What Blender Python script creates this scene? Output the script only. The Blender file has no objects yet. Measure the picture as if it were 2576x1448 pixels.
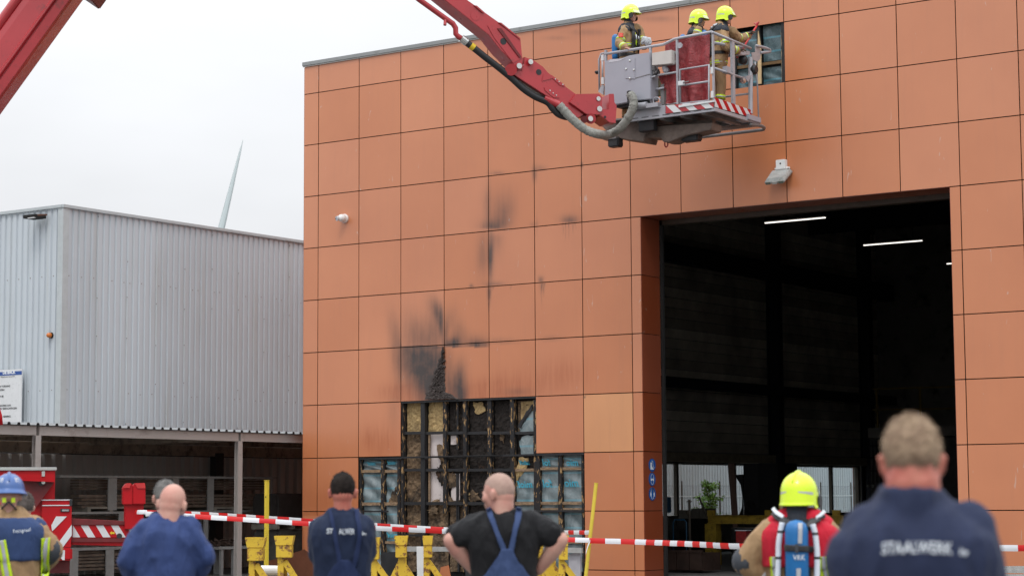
import bpy, math, random
import numpy as np
from mathutils import Vector, Matrix, noise, Quaternion
random.seed(7); np.random.seed(7)
sc = bpy.context.scene
COL = sc.collection
R = math.radians

# ---------------------------------------------------------------- camera
FPX, YAW, PIT, ROLL = 5188.7, 0.60625, 0.101817, -0.0057596   # focal length and frame in 2575 px wide picture units
EYE = Vector((0.0, 0.0, 1.6))
_F = Vector((-math.sin(YAW) * math.cos(PIT), math.cos(YAW) * math.cos(PIT), math.sin(PIT)))
_R0 = Vector((math.cos(YAW), math.sin(YAW), 0))
_U0 = _R0.cross(_F)
_RT = _R0 * math.cos(ROLL) + _U0 * math.sin(ROLL)
_UP = -_R0 * math.sin(ROLL) + _U0 * math.cos(ROLL)
cd = bpy.data.cameras.new('camera')
cam = bpy.data.objects.new('camera', cd)
COL.objects.link(cam)
m = Matrix((_RT, _UP, -_F)).transposed().to_4x4()
m.translation = EYE
cam.matrix_world = m
cd.sensor_width = 36.0
cd.lens = FPX / 2575.0 * 36.0
cd.clip_start = 0.2
cd.clip_end = 3000
cd.dof.use_dof = True
cd.dof.focus_distance = 41.0
cd.dof.aperture_fstop = 3.0
sc.camera = cam

# ---------------------------------------------------------------- world, sun, exposure
SUN_EL, SUN_AZ_L = 58.0, 152.0      # degrees; azimuth clockwise from +Y: veiled sun high behind the camera, to its right
w = bpy.data.worlds.new('World')
sc.world = w
w.use_nodes = True
nt = w.node_tree
nt.nodes.clear()
N = nt.nodes.new
out = N('ShaderNodeOutputWorld'); bg = N('ShaderNodeBackground'); bg.inputs['Strength'].default_value = 0.1
sky = N('ShaderNodeTexSky'); sky.sky_type = 'NISHITA'; sky.sun_disc = False
sky.sun_elevation = R(SUN_EL); sky.sun_rotation = R(SUN_AZ_L); sky.air_density = 1.3; sky.dust_density = 3.0
geo = N('ShaderNodeTexCoord'); sep = N('ShaderNodeSeparateXYZ')
nt.links.new(geo.outputs['Generated'], sep.inputs[0])
ramp = N('ShaderNodeValToRGB')       # overcast sky: brighter towards the zenith, the same all round
e = ramp.color_ramp.elements
e[0].position = 0.0; e[0].color = (0.27, 0.28, 0.29, 1)
e[1].position = 1.0; e[1].color = (0.92, 0.95, 1.0, 1)
el = e.new(0.5); el.color = (0.295, 0.299, 0.308, 1)
el = e.new(0.56); el.color = (0.315, 0.319, 0.329, 1)
el = e.new(0.66); el.color = (0.44, 0.45, 0.465, 1)
mp = N('ShaderNodeMapRange'); mp.inputs['From Min'].default_value = -1; mp.inputs['From Max'].default_value = 1
nt.links.new(sep.outputs['Z'], mp.inputs['Value']); nt.links.new(mp.outputs[0], ramp.inputs[0])
cn = N('ShaderNodeTexNoise'); cn.inputs['Scale'].default_value = 5.0; cn.inputs['Detail'].default_value = 4; cn.inputs['Roughness'].default_value = 0.5
mpp = N('ShaderNodeMapping'); mpp.inputs['Scale'].default_value = (1, 1, 2.5)
nt.links.new(geo.outputs['Generated'], mpp.inputs[0]); nt.links.new(mpp.outputs[0], cn.inputs['Vector'])
cm = N('ShaderNodeMapRange'); cm.inputs['From Min'].default_value = 0.3; cm.inputs['From Max'].default_value = 0.7
cm.inputs['To Min'].default_value = 25.2; cm.inputs['To Max'].default_value = 28.2
nt.links.new(cn.outputs['Fac'], cm.inputs['Value'])
vm = N('ShaderNodeVectorMath'); vm.operation = 'SCALE'
nt.links.new(ramp.outputs[0], vm.inputs[0]); nt.links.new(cm.outputs[0], vm.inputs['Scale'])
mx = N('ShaderNodeMix'); mx.data_type = 'RGBA'; mx.inputs['Factor'].default_value = 0.95
nt.links.new(sky.outputs[0], mx.inputs['A']); nt.links.new(vm.outputs[0], mx.inputs['B'])
nt.links.new(mx.outputs['Result'], bg.inputs['Color']); nt.links.new(bg.outputs[0], out.inputs['Surface'])

sd = bpy.data.lights.new('sun', 'SUN'); sd.energy = 1.0; sd.angle = R(16); sd.color = (1.0, 0.96, 0.9)
sun = bpy.data.objects.new('sun', sd); COL.objects.link(sun)
_sd = Vector((math.sin(R(SUN_AZ_L)) * math.cos(R(SUN_EL)), math.cos(R(SUN_AZ_L)) * math.cos(R(SUN_EL)), math.sin(R(SUN_EL))))
sun.rotation_euler = _sd.to_track_quat('Z', 'Y').to_euler()
sun.location = (0, -20, 60)
sc.view_settings.view_transform = 'Standard'; sc.view_settings.look = 'None'
sc.view_settings.exposure = 0.0; sc.view_settings.gamma = 1.0
sc.view_settings.use_curve_mapping = False
sc.render.engine = 'CYCLES'
cy = sc.cycles
cy.use_denoising = True
try: cy.denoiser = 'OPENIMAGEDENOISE'
except Exception: pass
cy.max_bounces = 7; cy.diffuse_bounces = 4; cy.glossy_bounces = 3; cy.transmission_bounces = 4; cy.transparent_max_bounces = 12
cy.sample_clamp_indirect = 6.0
cy.caustics_reflective = False; cy.caustics_refractive = False

# ---------------------------------------------------------------- measuring helpers: a viewing direction met with a plane of the real place
def ray(x, y):
    return (_F * FPX + _RT * (x - 1287.5) - _UP * (y - 724.0)).normalized()
def on(ax, val, x, y):
    d = ray(x, y); t = (val - EYE[ax]) / d[ax]
    return EYE + d * t
def onX(X, x, y): return on(0, X, x, y)
def onY(Y, x, y): return on(1, Y, x, y)
def onZ(Z, x, y): return on(2, Z, x, y)
def dep(D, x, y):
    d = ray(x, y)
    return EYE + d * (D / d.dot(Vector((-math.sin(YAW), math.cos(YAW), 0))))

# ---------------------------------------------------------------- materials
def lin(c):
    return tuple(((v / 255) / 12.92 if v / 255 <= 0.04045 else ((v / 255 + 0.055) / 1.055) ** 2.4) for v in c)
class MT:
    """small node-material builder"""
    def __init__(s, name):
        s.m = bpy.data.materials.new(name); s.m.use_nodes = True
        s.t = s.m.node_tree; s.b = s.t.nodes['Principled BSDF']; s.o = s.t.nodes['Material Output']
    def n(s, k, **kw):
        nd = s.t.nodes.new(k)
        for a, v in kw.items():
            if a.startswith('i_'): nd.inputs[a[2:]].default_value = v
            else: setattr(nd, a, v)
        return nd
    def l(s, a, b): s.t.links.new(a, b)
    def pos(s, world=False):
        if world: return s.n('ShaderNodeNewGeometry').outputs['Position']
        return s.n('ShaderNodeTexCoord').outputs['Object']
    def noise(s, vec, scale, detail=3, rough=0.55, stretch=None, dist=0.0):
        if stretch:
            mpn = s.n('ShaderNodeMapping'); mpn.inputs['Scale'].default_value = stretch; s.l(vec, mpn.inputs[0]); vec = mpn.outputs[0]
        nn = s.n('ShaderNodeTexNoise'); nn.inputs['Scale'].default_value = scale; nn.inputs['Detail'].default_value = detail
        nn.inputs['Roughness'].default_value = rough; nn.inputs['Distortion'].default_value = dist
        s.l(vec, nn.inputs['Vector']); return nn.outputs['Fac']
    def mr(s, v, a, b, c=0.0, d=1.0):
        q = s.n('ShaderNodeMapRange'); q.inputs['From Min'].default_value = a; q.inputs['From Max'].default_value = b
        q.inputs['To Min'].default_value = c; q.inputs['To Max'].default_value = d; s.l(v, q.inputs['Value']); return q.outputs[0]
    def mix(s, f, a, b):
        q = s.n('ShaderNodeMix'); q.data_type = 'RGBA'
        for sock, v in (('Factor', f), ('A', a), ('B', b)):
            if isinstance(v, (float, int)): q.inputs[sock].default_value = v
            elif isinstance(v, tuple): q.inputs[sock].default_value = (*v[:3], 1)
            else: s.l(v, q.inputs[sock])
        return q.outputs['Result']
    def math(s, op, a, b=0.0):
        q = s.n('ShaderNodeMath'); q.operation = op
        for i, v in enumerate((a, b)):
            if isinstance(v, (float, int)): q.inputs[i].default_value = v
            else: s.l(v, q.inputs[i])
        return q.outputs[0]
    def bump(s, h, strength=0.3, dist=0.01):
        q = s.n('ShaderNodeBump'); q.inputs['Strength'].default_value = strength; q.inputs['Distance'].default_value = dist
        s.l(h, q.inputs['Height']); s.l(q.outputs[0], s.b.inputs['Normal'])
    def col(s, c):
        if isinstance(c, tuple): s.b.inputs['Base Color'].default_value = (*c[:3], 1)
        else: s.l(c, s.b.inputs['Base Color'])
    def set(s, rough=0.5, metal=0.0, spec=None, coat=None):
        s.b.inputs['Roughness'].default_value = rough; s.b.inputs['Metallic'].default_value = metal
        if spec is not None: s.b.inputs['Specular IOR Level'].default_value = spec
        if coat is not None: s.b.inputs['Coat Weight'].default_value = coat
        return s
_mc = {}
def pm(name, c, rough=0.55, metal=0.0, var=0.12, scale=6.0, c2=None, bump=0.0, bs=60.0, dirt=None, dirt_amt=0.3, spec=None, stretch=None, world=False, coat=None):
    """plain material with tone variation, optional second colour for dirt, fine relief"""
    if name in _mc: return _mc[name]
    t = MT(name); p = t.pos(world)
    f = t.mr(t.noise(p, scale, 4, 0.6, stretch), 0.3, 0.7)
    lo = tuple(v * (1 - var) for v in c); hi = tuple(min(1, v * (1 + var)) for v in c)
    colr = t.mix(f, lo, hi)
    if dirt is not None:
        g = t.mr(t.noise(p, scale * 2.3, 6, 0.7, stretch), 0.62 - dirt_amt * 0.3, 0.72)
        colr = t.mix(g, colr, dirt)
    t.col(colr); t.set(rough, metal, spec, coat)
    rr = t.mr(t.noise(p, scale * 3, 3), 0.3, 0.7, max(0.03, rough - 0.08), min(1, rough + 0.1)); t.l(rr, t.b.inputs['Roughness'])
    if bump > 0: t.bump(t.noise(p, bs, 4, 0.6, stretch), bump, 0.004)
    _mc[name] = t.m
    return t.m

# ---------------------------------------------------------------- mesh helpers
class MB:
    def __init__(s): s.v = []; s.f = []; s.mi = []; s.k = 0
    def add(s, vs, fs):
        o = len(s.v); s.v += [tuple(v) for v in vs]; s.f += [tuple(o + i for i in f) for f in fs]; s.mi += [s.k] * len(fs); return s
    def box(s, c, d, M=None):
        x, y, z = (q / 2 for q in d)
        vs = [Vector((a * x, b * y, g * z)) for a in (-1, 1) for b in (-1, 1) for g in (-1, 1)]
        if M is not None: vs = [M @ v for v in vs]
        c = Vector(c); vs = [v + c for v in vs]
        return s.add(vs, [(0, 1, 3, 2), (4, 6, 7, 5), (0, 4, 5, 1), (2, 3, 7, 6), (0, 2, 6, 4), (1, 5, 7, 3)])
    def bb(s, a, b):
        a = Vector(a); b = Vector(b)
        return s.box((a + b) / 2, [abs(q) for q in (b - a)])
    def beam(s, a, b, w, h, up=(0, 0, 1)):
        a = Vector(a); b = Vector(b); d = b - a; L = d.length; z = d.normalized(); u = Vector(up)
        x = u.cross(z)
        if x.length < 1e-4: x = Vector((1, 0, 0)).cross(z)
        x.normalize(); y = z.cross(x)
        M = Matrix((x, y, z)).transposed()
        return s.box((a + b) / 2, (w, h, L), M)
    def tube(s, pts, r, seg=10, caps=True):
        pts = [Vector(p) for p in pts]; n = len(pts); rs = r if isinstance(r, (list, tuple)) else [r] * n
        rings = []; prev = None
        for i, p in enumerate(pts):
            t = (pts[min(i + 1, n - 1)] - pts[max(i - 1, 0)]).normalized()
            if prev is None:
                q = t.cross(Vector((0, 0, 1)))
                if q.length < 1e-3: q = t.cross(Vector((1, 0, 0)))
                q.normalize()
            else:
                q = (prev - t * prev.dot(t)).normalized()
            prev = q; b = t.cross(q)
            rings.append([p + (q * math.cos(2 * math.pi * k / seg) + b * math.sin(2 * math.pi * k / seg)) * rs[i] for k in range(seg)])
        vs = [v for rg in rings for v in rg]; fs = []
        for i in range(n - 1):
            for k in range(seg):
                k2 = (k + 1) % seg; fs.append((i * seg + k, i * seg + k2, (i + 1) * seg + k2, (i + 1) * seg + k))
        if caps: fs.append(tuple(range(seg))[::-1]); fs.append(tuple((n - 1) * seg + k for k in range(seg)))
        return s.add(vs, fs)
    def cyl(s, a, b, r, seg=16): return s.tube([a, b], r, seg)
    def ngon(s, pts, off):
        """polygon extruded by the vector off"""
        off = Vector(off); pts = [Vector(p) for p in pts]; n = len(pts)
        vs = pts + [p + off for p in pts]
        fs = [tuple(range(n)), tuple(range(2 * n - 1, n - 1, -1))] + [(i, n + i, n + (i + 1) % n, (i + 1) % n) for i in range(n)]
        return s.add(vs, fs)
    def lathe(s, c, prof, seg=20, M=None):
        c = Vector(c); vs = []
        for (r, z) in prof:
            for k in range(seg):
                v = Vector((r * math.cos(2 * math.pi * k / seg), r * math.sin(2 * math.pi * k / seg), z))
                if M is not None: v = M @ v
                vs.append(c + v)
        fs = [(i * seg + k, i * seg + (k + 1) % seg, (i + 1) * seg + (k + 1) % seg, (i + 1) * seg + k) for i in range(len(prof) - 1) for k in range(seg)]
        fs += [tuple(range(seg))[::-1], tuple((len(prof) - 1) * seg + k for k in range(seg))]
        return s.add(vs, fs)
    def grid(s, fn, nu, nv):
        vs = [fn(i / nu, j / nv) for j in range(nv + 1) for i in range(nu + 1)]
        return s.add(vs, [(j * (nu + 1) + i, j * (nu + 1) + i + 1, (j + 1) * (nu + 1) + i + 1, (j + 1) * (nu + 1) + i) for j in range(nv) for i in range(nu)])
    def mesh(s, name):
        me = bpy.data.meshes.new(name); me.from_pydata(s.v, [], s.f); me.validate(); me.update(); return me
    def build(s, name, mat, parent=None, smooth=False, bevel=0.0, kind=None, fixn=True, auto=None):
        me = s.mesh(name)
        if fixn:
            import bmesh
            bm = bmesh.new(); bm.from_mesh(me); bmesh.ops.recalc_face_normals(bm, faces=bm.faces)
            if bevel > 0:
                bmesh.ops.remove_doubles(bm, verts=bm.verts, dist=1e-5)
                bmesh.ops.bevel(bm, geom=[e_ for e_ in bm.edges if len(e_.link_faces) == 2 and e_.calc_face_angle(0) > 0.6], offset=bevel, segments=2, affect='EDGES', clamp_overlap=True)
            bm.to_mesh(me); bm.free()
        mats = mat if isinstance(mat, (list, tuple)) else [mat]
        for q in mats: me.materials.append(q)
        if len(mats) > 1 and bevel == 0:
            me.polygons.foreach_set('material_index', s.mi)
        if smooth: me.polygons.foreach_set('use_smooth', [True] * len(me.polygons))
        if auto: 
            me.polygons.foreach_set('use_smooth', [True] * len(me.polygons))
            try: me.set_sharp_from_angle(angle=R(auto))
            except Exception: pass
        return link(name, me, parent, kind)
def link(name, me, parent=None, kind=None):
    o = bpy.data.objects.new(name, me); COL.objects.link(o)
    if parent is not None:
        o.parent = parent
        if parent.parent is None and parent.get('_built_world'):
            o.matrix_parent_inverse = Matrix.Translation(-parent.location)
    if kind: o['kind'] = kind
    return o
def thing(name, label, cat, loc=(0, 0, 0), group=None, world=True):
    """Empty at the thing's base; with world=True its parts are given in world coordinates"""
    o = bpy.data.objects.new(name, None); COL.objects.link(o); o.location = loc
    o.empty_display_size = 0.2
    o['label'] = label; o['category'] = cat
    if group: o['group'] = group
    if world: o['_built_world'] = 1
    return o
def tag(o, label, cat, group=None):
    o['label'] = label; o['category'] = cat
    if group: o['group'] = group
    return o
def copy_tree(o, parent=None, label=None):
    kids = list(o.children); c = o.copy(); COL.objects.link(c); c.parent = parent
    if label: c['label'] = label
    for ch in kids: copy_tree(ch, c)
    return c
def text_mesh(txt, size, bold=0.0, align='CENTER', shear=0.0, space=1.0):
    """flat lettering as a mesh in its own XY plane"""
    cu = bpy.data.curves.new('lettering', 'FONT'); cu.body = txt; cu.size = size; cu.align_x = align; cu.align_y = 'CENTER'
    cu.offset = bold; cu.shear = shear; cu.space_character = space; cu.resolution_u = 2
    o = bpy.data.objects.new('lettering', cu); COL.objects.link(o)
    dg = bpy.context.evaluated_depsgraph_get(); me = bpy.data.meshes.new_from_object(o.evaluated_get(dg))
    bpy.data.objects.remove(o); bpy.data.curves.remove(cu)
    return me
def lettering(name, txt, size, M, mat, parent, bold=0.0, align='CENTER', warp=None, space=1.0):
    me = text_mesh(txt, size, bold, align, 0, space)
    if warp:
        for v in me.vertices: v.co = Vector(warp(v.co))
    else: me.transform(M)
    me.materials.clear(); me.materials.append(mat)
    return link(name, me, parent)
# ================================================================ SETTING
M_ground = pm('yard_concrete', (0.15, 0.147, 0.14), 0.85, var=0.15, scale=0.5, dirt=(0.12, 0.115, 0.105), bump=0.3, bs=20)
GZ = -0.10
g = MB(); g.grid(lambda u, v: (-1500 + 3000 * u, -600 + 3000 * v, GZ), 6, 6)
g.build('ground', M_ground, kind='structure')

# ================================================================ ORANGE HALL
W = 36.025
PX0, PW, PZ0, PH = -30.3747, 1.1975, 10.9477, 1.2
Xj = lambda i: PX0 + (i - 1) * PW
Zj = lambda r: PZ0 - r * PH
XL = onY(W, 763, 700).x
LX = onY(W, 1612.5, 700).x
RX = onY(W, 2395.5, 760).x
OPZ = Zj(3)

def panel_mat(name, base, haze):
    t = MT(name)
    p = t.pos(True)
    oi = t.n('ShaderNodeObjectInfo')
    f1 = t.mr(t.noise(p, 0.33, 4), 0.32, 0.68)
    c = t.mix(f1, (base[0] * .90, base[1] * .85, base[2] * .82), tuple(v * 1.04 for v in base))
    rv = t.mr(oi.outputs['Random'], 0, 1, 0.965, 1.04)
    hs = t.n('ShaderNodeHueSaturation'); t.l(rv, hs.inputs['Value']); t.l(c, hs.inputs['Color']); t.l(t.mr(oi.outputs['Random'], 0, 1, 1.02, .97), hs.inputs['Saturation']); c = hs.outputs[0]
    # fine vertical weather streaks
    st = t.mr(t.noise(p, 1.0, 5, 0.7, (6, 6, 0.5)), 0.52, 0.75, 0, 0.10)
    c = t.mix(st, c, (0.30, 0.13, 0.08))
    sc_ = t.mr(t.noise(p, 1.0, 2, 0.5, (9, 9, 2.2), 1.5), 0.735, 0.75, 0, 0.5)      # pale scuffs
    c = t.mix(sc_, c, (0.55, 0.42, 0.36))
    at = t.n('ShaderNodeAttribute', attribute_name='rust')
    c = t.mix(t.math('MULTIPLY', at.outputs['Fac'], t.mr(t.noise(p, 1.0, 5, 0.7, (14, 14, 1.2)), 0.3, 0.7, 0.2, 1.0)), c, (0.40, 0.105, 0.03))
    sa = t.n('ShaderNodeAttribute', attribute_name='soot')
    br = t.mr(t.noise(p, 3.0, 7, 0.75), 0.25, 0.75, 0.85, 1.12)
    sf = t.math('MINIMUM', t.math('MULTIPLY', sa.outputs['Fac'], br), 0.97)
    c = t.mix(sf, c, (0.016, 0.013, 0.013))
    t.col(c); t.set(0.38, 0, 0.7); t.b.inputs['Coat Weight'].default_value = 0.45; t.b.inputs['Coat Roughness'].default_value = 0.28; t.b.inputs['Coat IOR'].default_value = 1.6
    t.l(t.math('ADD', t.mr(t.noise(p, 2.0, 4), 0.3, 0.7, 0.30, 0.40), t.math('MULTIPLY', sf, 0.35)), t.b.inputs['Roughness'])
    t.bump(t.noise(p, 1.2, 1), 0.10, 0.02)
    return t.m
M_panel = panel_mat('orange_panel', (0.56, 0.198, 0.082), 0)
M_panel2 = panel_mat('light_orange_panel', (0.65, 0.285, 0.115), 0)
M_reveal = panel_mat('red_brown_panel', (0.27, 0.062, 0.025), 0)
M_black = pm('black_membrane', (0.012, 0.011, 0.011), 0.9, var=0.2)
M_coping = pm('grey_coping_metal', (0.26, 0.27, 0.27), 0.5, 0.2, var=0.08, scale=1.5, dirt=(0.16, 0.16, 0.15), dirt_amt=0.2)
M_strip = pm('pale_trim_strip', (0.45, 0.44, 0.42), 0.5, var=0.05)

def project(v):
    d = v - EYE
    z = d.dot(_F)
    return 1287.5 + FPX * d.dot(_RT) / z, 724.0 - FPX * d.dot(_UP) / z

# stains of the fire: (centre x, centre y, half width, reach up, reach down, strength, fan)
PLUMES = [
 (1240, 572, 36, 28, 5, 0.8, 0.0), (1262, 560, 26, 90, 14, 0.38, 0.25), (1228, 520, 7, 90, 60, 0.35, 0.0), (1222, 520, 12, 60, 50, 0.22, 0.0), (1285, 520, 20, 60, 50, 0.14, 0.0),
 (1233, 640, 8, 55, 75, 0.75, 0.6), (1212, 645, 15, 55, 50, 0.28, 0.0), (1250, 600, 22, 20, 60, 0.25, 0.0), (1245, 716, 32, 12, 2, 0.45, 0.0), (1230, 735, 6, 20, 36, 0.7, 0.4), (1185, 720, 6, 8, 3, 0.6, 0),
 (1344, 440, 7, 26, 24, 0.55, 0.3), (1358, 426, 20, 14, 6, 0.35, 0), (1250, 438, 22, 10, 2, 0.4, 0), (1342, 566, 12, 12, 3, 0.25, 0), (1463, 415, 4, 10, 12, 0.7, 0),
 (1432, 556, 27, 20, 5, 0.62, 0.2), (1360, 705, 8, 14, 6, 0.6, 0.4), (1363, 712, 9, 4, 30, 0.3, 0),
 (1300, 985, 46, 14, 14, 0.30, 0), (1380, 1150, 10, 10, 10, 0.1, 0), (990, 1030, 20, 50, 60, 0.22, 0), (1350, 568, 3, 30, 30, 0.15, 0),
 (1480, 82, 70, 12, 12, 0.28, 0), (1400, 96, 45, 7, 9, 0.20, 0), (1650, 48, 60, 10, 12, 0.30, 0), (1800, 22, 60, 8, 14, 0.2, 0), (1565, 112, 40, 14, 22, 0.13, 0),
 (1470, 998, 3, 4, 3, 0.9, 0),
]
DRIPS = [(1415, 560, 40), (1422, 560, 55), (1430, 560, 48), (1440, 560, 30), (1447, 560, 22), (1362, 712, 70), (1368, 712, 40), (1228, 760, 40), (1240, 720, 14), (1285, 720, 10), (1190, 720, 12)]
RUST = [(1000, 985, 50, 22), (1060, 985, 60, 30), (1180, 985, 60, 24), (1300, 970, 80, 40), (965, 1110, 30, 40), (925, 1100, 20, 30), (1250, 985, 70, 30), (850, 1260, 60, 40), (1420, 940, 60, 40), (1030, 990, 30, 20)]
# slanting smears: centre, spread across, spread along, slant in degrees, strength, limits (x0, x1, y0, y1)
SMEARS = [
 (1086, 965, 20, 52, 6, 1.0, (1008, 1118, 873, 1012)), (1075, 900, 20, 40, 12, .7, (1008, 1116, 873, 1010)), (1234, 640, 7, 60, 0, .55, (1229, 1345, 582, 722)), (1260, 540, 26, 45, 0, .22, (1229, 1345, 440, 578)), (1215, 640, 14, 60, 0, .2, (1116, 1228, 582, 722)),
 (1064, 940, 30, 80, 14, 1.0, (1008, 1116, 873, 1010)), (1042, 905, 28, 55, 10, .80, (1008, 1116, 873, 1010)), (1096, 915, 20, 60, 0, .80, (1008, 1118, 873, 1010)), (1020, 890, 16, 55, 0, .45, (1008, 1116, 873, 1010)),
 (1002, 900, 15, 66, 4, .60, (960, 1008, 700, 1003)), (990, 830, 12, 45, 8, .25, (940, 1008, 700, 873)),
 (1060, 862, 44, 44, 0, .42, (1008, 1112, 737, 872)), (1040, 830, 22, 42, 10, .28, (1008, 1112, 737, 872)), (1088, 840, 22, 55, 0, .40, (1008, 1112, 737, 872)),
 (1108, 812, 5, 30, 0, 1.0, (1090, 1112, 737, 872)), (1101, 790, 10, 32, 14, .70, (1060, 1112, 737, 872)), (1094, 775, 14, 30, 24, .28, (1060, 1112, 737, 872)),
 (1120, 850, 6, 45, 0, .50, (1112, 1228, 737, 869)), (1127, 815, 13, 38, -16, .38, (1112, 1228, 737, 869)), (1145, 862, 12, 16, 0, 1.0, (1112, 1228, 737, 869)), (1128, 864, 9, 10, 0, .75, (1112, 1228, 737, 869)), (1150, 835, 12, 32, -6, .40, (1112, 1228, 737, 869)), (1168, 850, 12, 28, -8, .18, (1112, 1228, 737, 869)),
 (1200, 866, 24, 9, 0, .85, (1112, 1230, 737, 869)), (1198, 856, 28, 16, 0, .35, (1112, 1230, 737, 869)), (1262, 858, 30, 9, 0, .26, (1229, 1345, 737, 862)), (1386, 851, 20, 7, 0, .22, (1346, 1466, 737, 856)),
 (1160, 992, 13, 30, 0, 1.0, (1112, 1228, 869, 1008)), (1156, 955, 13, 45, -4, .75, (1112, 1228, 869, 1008)), (1138, 975, 18, 40, 0, .60, (1112, 1228, 869, 1008)), (1128, 930, 12, 60, 0, .35, (1112, 1228, 869, 1008)),
]
def soot_at(x, y):
    s = 0.0
    sn = 1.05 + .28 * noise.noise(Vector((x * .16, y * .014, 4))) + .12 * noise.noise(Vector((x * .42, y * .03, 9)))
    for cx, cy, sx, sy, an, st, (a0, a1, b0, b1) in SMEARS:
        if not (a0 - 3 <= x <= a1 + 3 and b0 - 4 <= y <= b1 + 4): continue
        dx, dy = x - cx, y - cy; ca, sa_ = math.cos(R(an)), math.sin(R(an)); u = dx * ca - dy * sa_; v = dx * sa_ + dy * ca
        g = min(1.0, math.exp(-(u / (sx * 1.2)) ** 2 - (v / (sy * 1.1)) ** 2) * st * .93 * sn); s = s + g * (1 - s)
    for cx, cy, hw, up, dn, st, fan in PLUMES:
        dy = y - cy
        if dy < -up * 1.6 or dy > dn * 1.6 or abs(x - cx) > hw * 3.2: continue
        ly = (dy / dn) if dy > 0 else (-dy / up)
        wd = hw * (1 + fan * ly) if dy < 0 else hw * (1 - 0.5 * fan * min(ly, 1))
        g = math.exp(-((x - cx) / wd) ** 2 * 1.6) * math.exp(-(ly ** 2) * 1.9) * st * sn; g = min(1, g)
        s = s + g * (1 - s)
    for cx, cy, L in DRIPS:
        if 0 < y - cy < L and abs(x - cx) < 4: s += math.exp(-((x - cx - 1.2 * math.sin(y * 0.1)) / 1.3) ** 2) * 0.5 * (1 - (y - cy) / L)
    return max(0.0, min(1.0, s))
def rust_at(x, y):
    s = 0.0
    for cx, cy, a, b in RUST: s += math.exp(-((x - cx) / a) ** 2 - ((y - cy) / b) ** 2) * 0.8
    return min(1.0, s)

hall = thing('orange_hall', 'orange panelled industrial hall with burnt wall section and tall dark vehicle doorway', 'hall', (XL, W, 0))
TH = 0.010
_pc = {}
def cladding(x0, x1, z0, z1, mat=None, detail=0):
    gp = 0.0095
    a, b, c, d = x0 + gp, x1 - gp, z0 + gp, z1 - gp
    mb = MB()
    yo = W + random.uniform(-0.0015, 0.0015)
    tx, tz = random.uniform(-.0012, .0012), random.uniform(-.0012, .0012)
    n = detail or 1
    mb.grid(lambda u, v: (a + (b - a) * u, yo + tx * (u - .5) + tz * (v - .5), c + (d - c) * v), n, n)
    k = len(mb.v); e4 = [0, n, (n + 1) * (n + 1) - 1, (n + 1) * n]
    back = [(mb.v[i][0], mb.v[i][1] + TH, mb.v[i][2]) for i in e4]
    mb.v += back
    for q in range(4):
        i0, i1 = e4[q], e4[(q + 1) % 4]
        if n == 1: mb.f.append((i0, i1, k + (q + 1) % 4, k + q)); mb.mi.append(0)
    if n > 1:
        for q in range(4):
            o = len(mb.v); p0, p1 = mb.v[e4[q]], mb.v[e4[(q + 1) % 4]]
            mb.v += [p0, p1, back[(q + 1) % 4], back[q]]; mb.f.append((o, o + 1, o + 2, o + 3)); mb.mi.append(0)
    o = mb.build('cladding_panel', mat or M_panel, hall, fixn=(n == 1))
    if n > 1:
        me = o.data
        s_ = np.zeros(len(me.vertices), dtype=np.float32); r_ = np.zeros(len(me.vertices), dtype=np.float32)
        for i, v in enumerate(me.vertices):
            x, y = project(v.co); s_[i] = soot_at(x, y); r_[i] = rust_at(x, y)
        for nm, arr in (('soot', s_), ('rust', r_)):
            at = me.attributes.new(nm, 'FLOAT', 'POINT'); at.data.foreach_set('value', arr)
    return o
SKIP = {(10, 0)} | {(i, 6) for i in (3, 4, 5)} | {(i, r) for i in (2, 3, 4, 5, 6) for r in (7, 8)}
def needs_detail(x0, x1, z0, z1):
    best = 0
    for a in range(9):
        for b in range(9):
            x, y = project(Vector((x0 + (x1 - x0) * a / 8, W, z0 + (z1 - z0) * b / 8)))
            best = max(best, soot_at(x, y), rust_at(x, y))
    return 44 if best > 0.02 else 0
NC = 19
for i in range(0, NC):
    for r in range(-1, 9):
        if (i, r) in SKIP: continue
        x0 = XL if i == 0 else Xj(i); x1 = Xj(i + 1)
        z1 = 11.60 if r == -1 else Zj(r); z0 = Zj(r + 1)
        if r >= 3:
            if i == 8: x1 = LX
            elif i == 13: x0 = RX
            elif 8 < i < 13: continue
        cladding(x0, x1, z0, z1, M_panel2 if (i, r) == (7, 6) else M_panel, needs_detail(x0, x1, z0, z1))
for i in range(0, NC):                      # cut strips at the foot
    if 8 < i < 13 or 2 <= i <= 6: continue
    x0 = XL if i == 0 else Xj(i); x1 = Xj(i + 1)
    if i == 8: x1 = LX
    if i == 13: x0 = RX
    cladding(x0, x1, GZ + 0.02, Zj(9))
XE = Xj(NC)
# reveal of the doorway
RD = 0.74
for r in range(3, 10):
    z1 = Zj(r); z0 = (GZ + .02) if r == 9 else Zj(r + 1)
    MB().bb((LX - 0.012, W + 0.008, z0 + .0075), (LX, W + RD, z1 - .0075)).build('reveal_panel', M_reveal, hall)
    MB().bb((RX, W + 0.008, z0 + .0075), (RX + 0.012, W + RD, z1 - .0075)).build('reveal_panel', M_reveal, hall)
for i in range(8, 14):
    x0 = max(LX, Xj(i)); x1 = min(RX, Xj(i + 1))
    if x1 - x0 > 0.3:
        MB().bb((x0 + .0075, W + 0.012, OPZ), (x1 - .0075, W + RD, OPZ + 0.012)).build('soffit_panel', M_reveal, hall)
M_inner = pm('dark_liner', (0.22, 0.205, 0.185), 0.7, var=0.25, scale=0.7, dirt=(0.008, 0.008, 0.008))
M_steel_dk = pm('dark_blue_steel', (0.012, 0.015, 0.025), 0.6, var=0.2)
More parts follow.
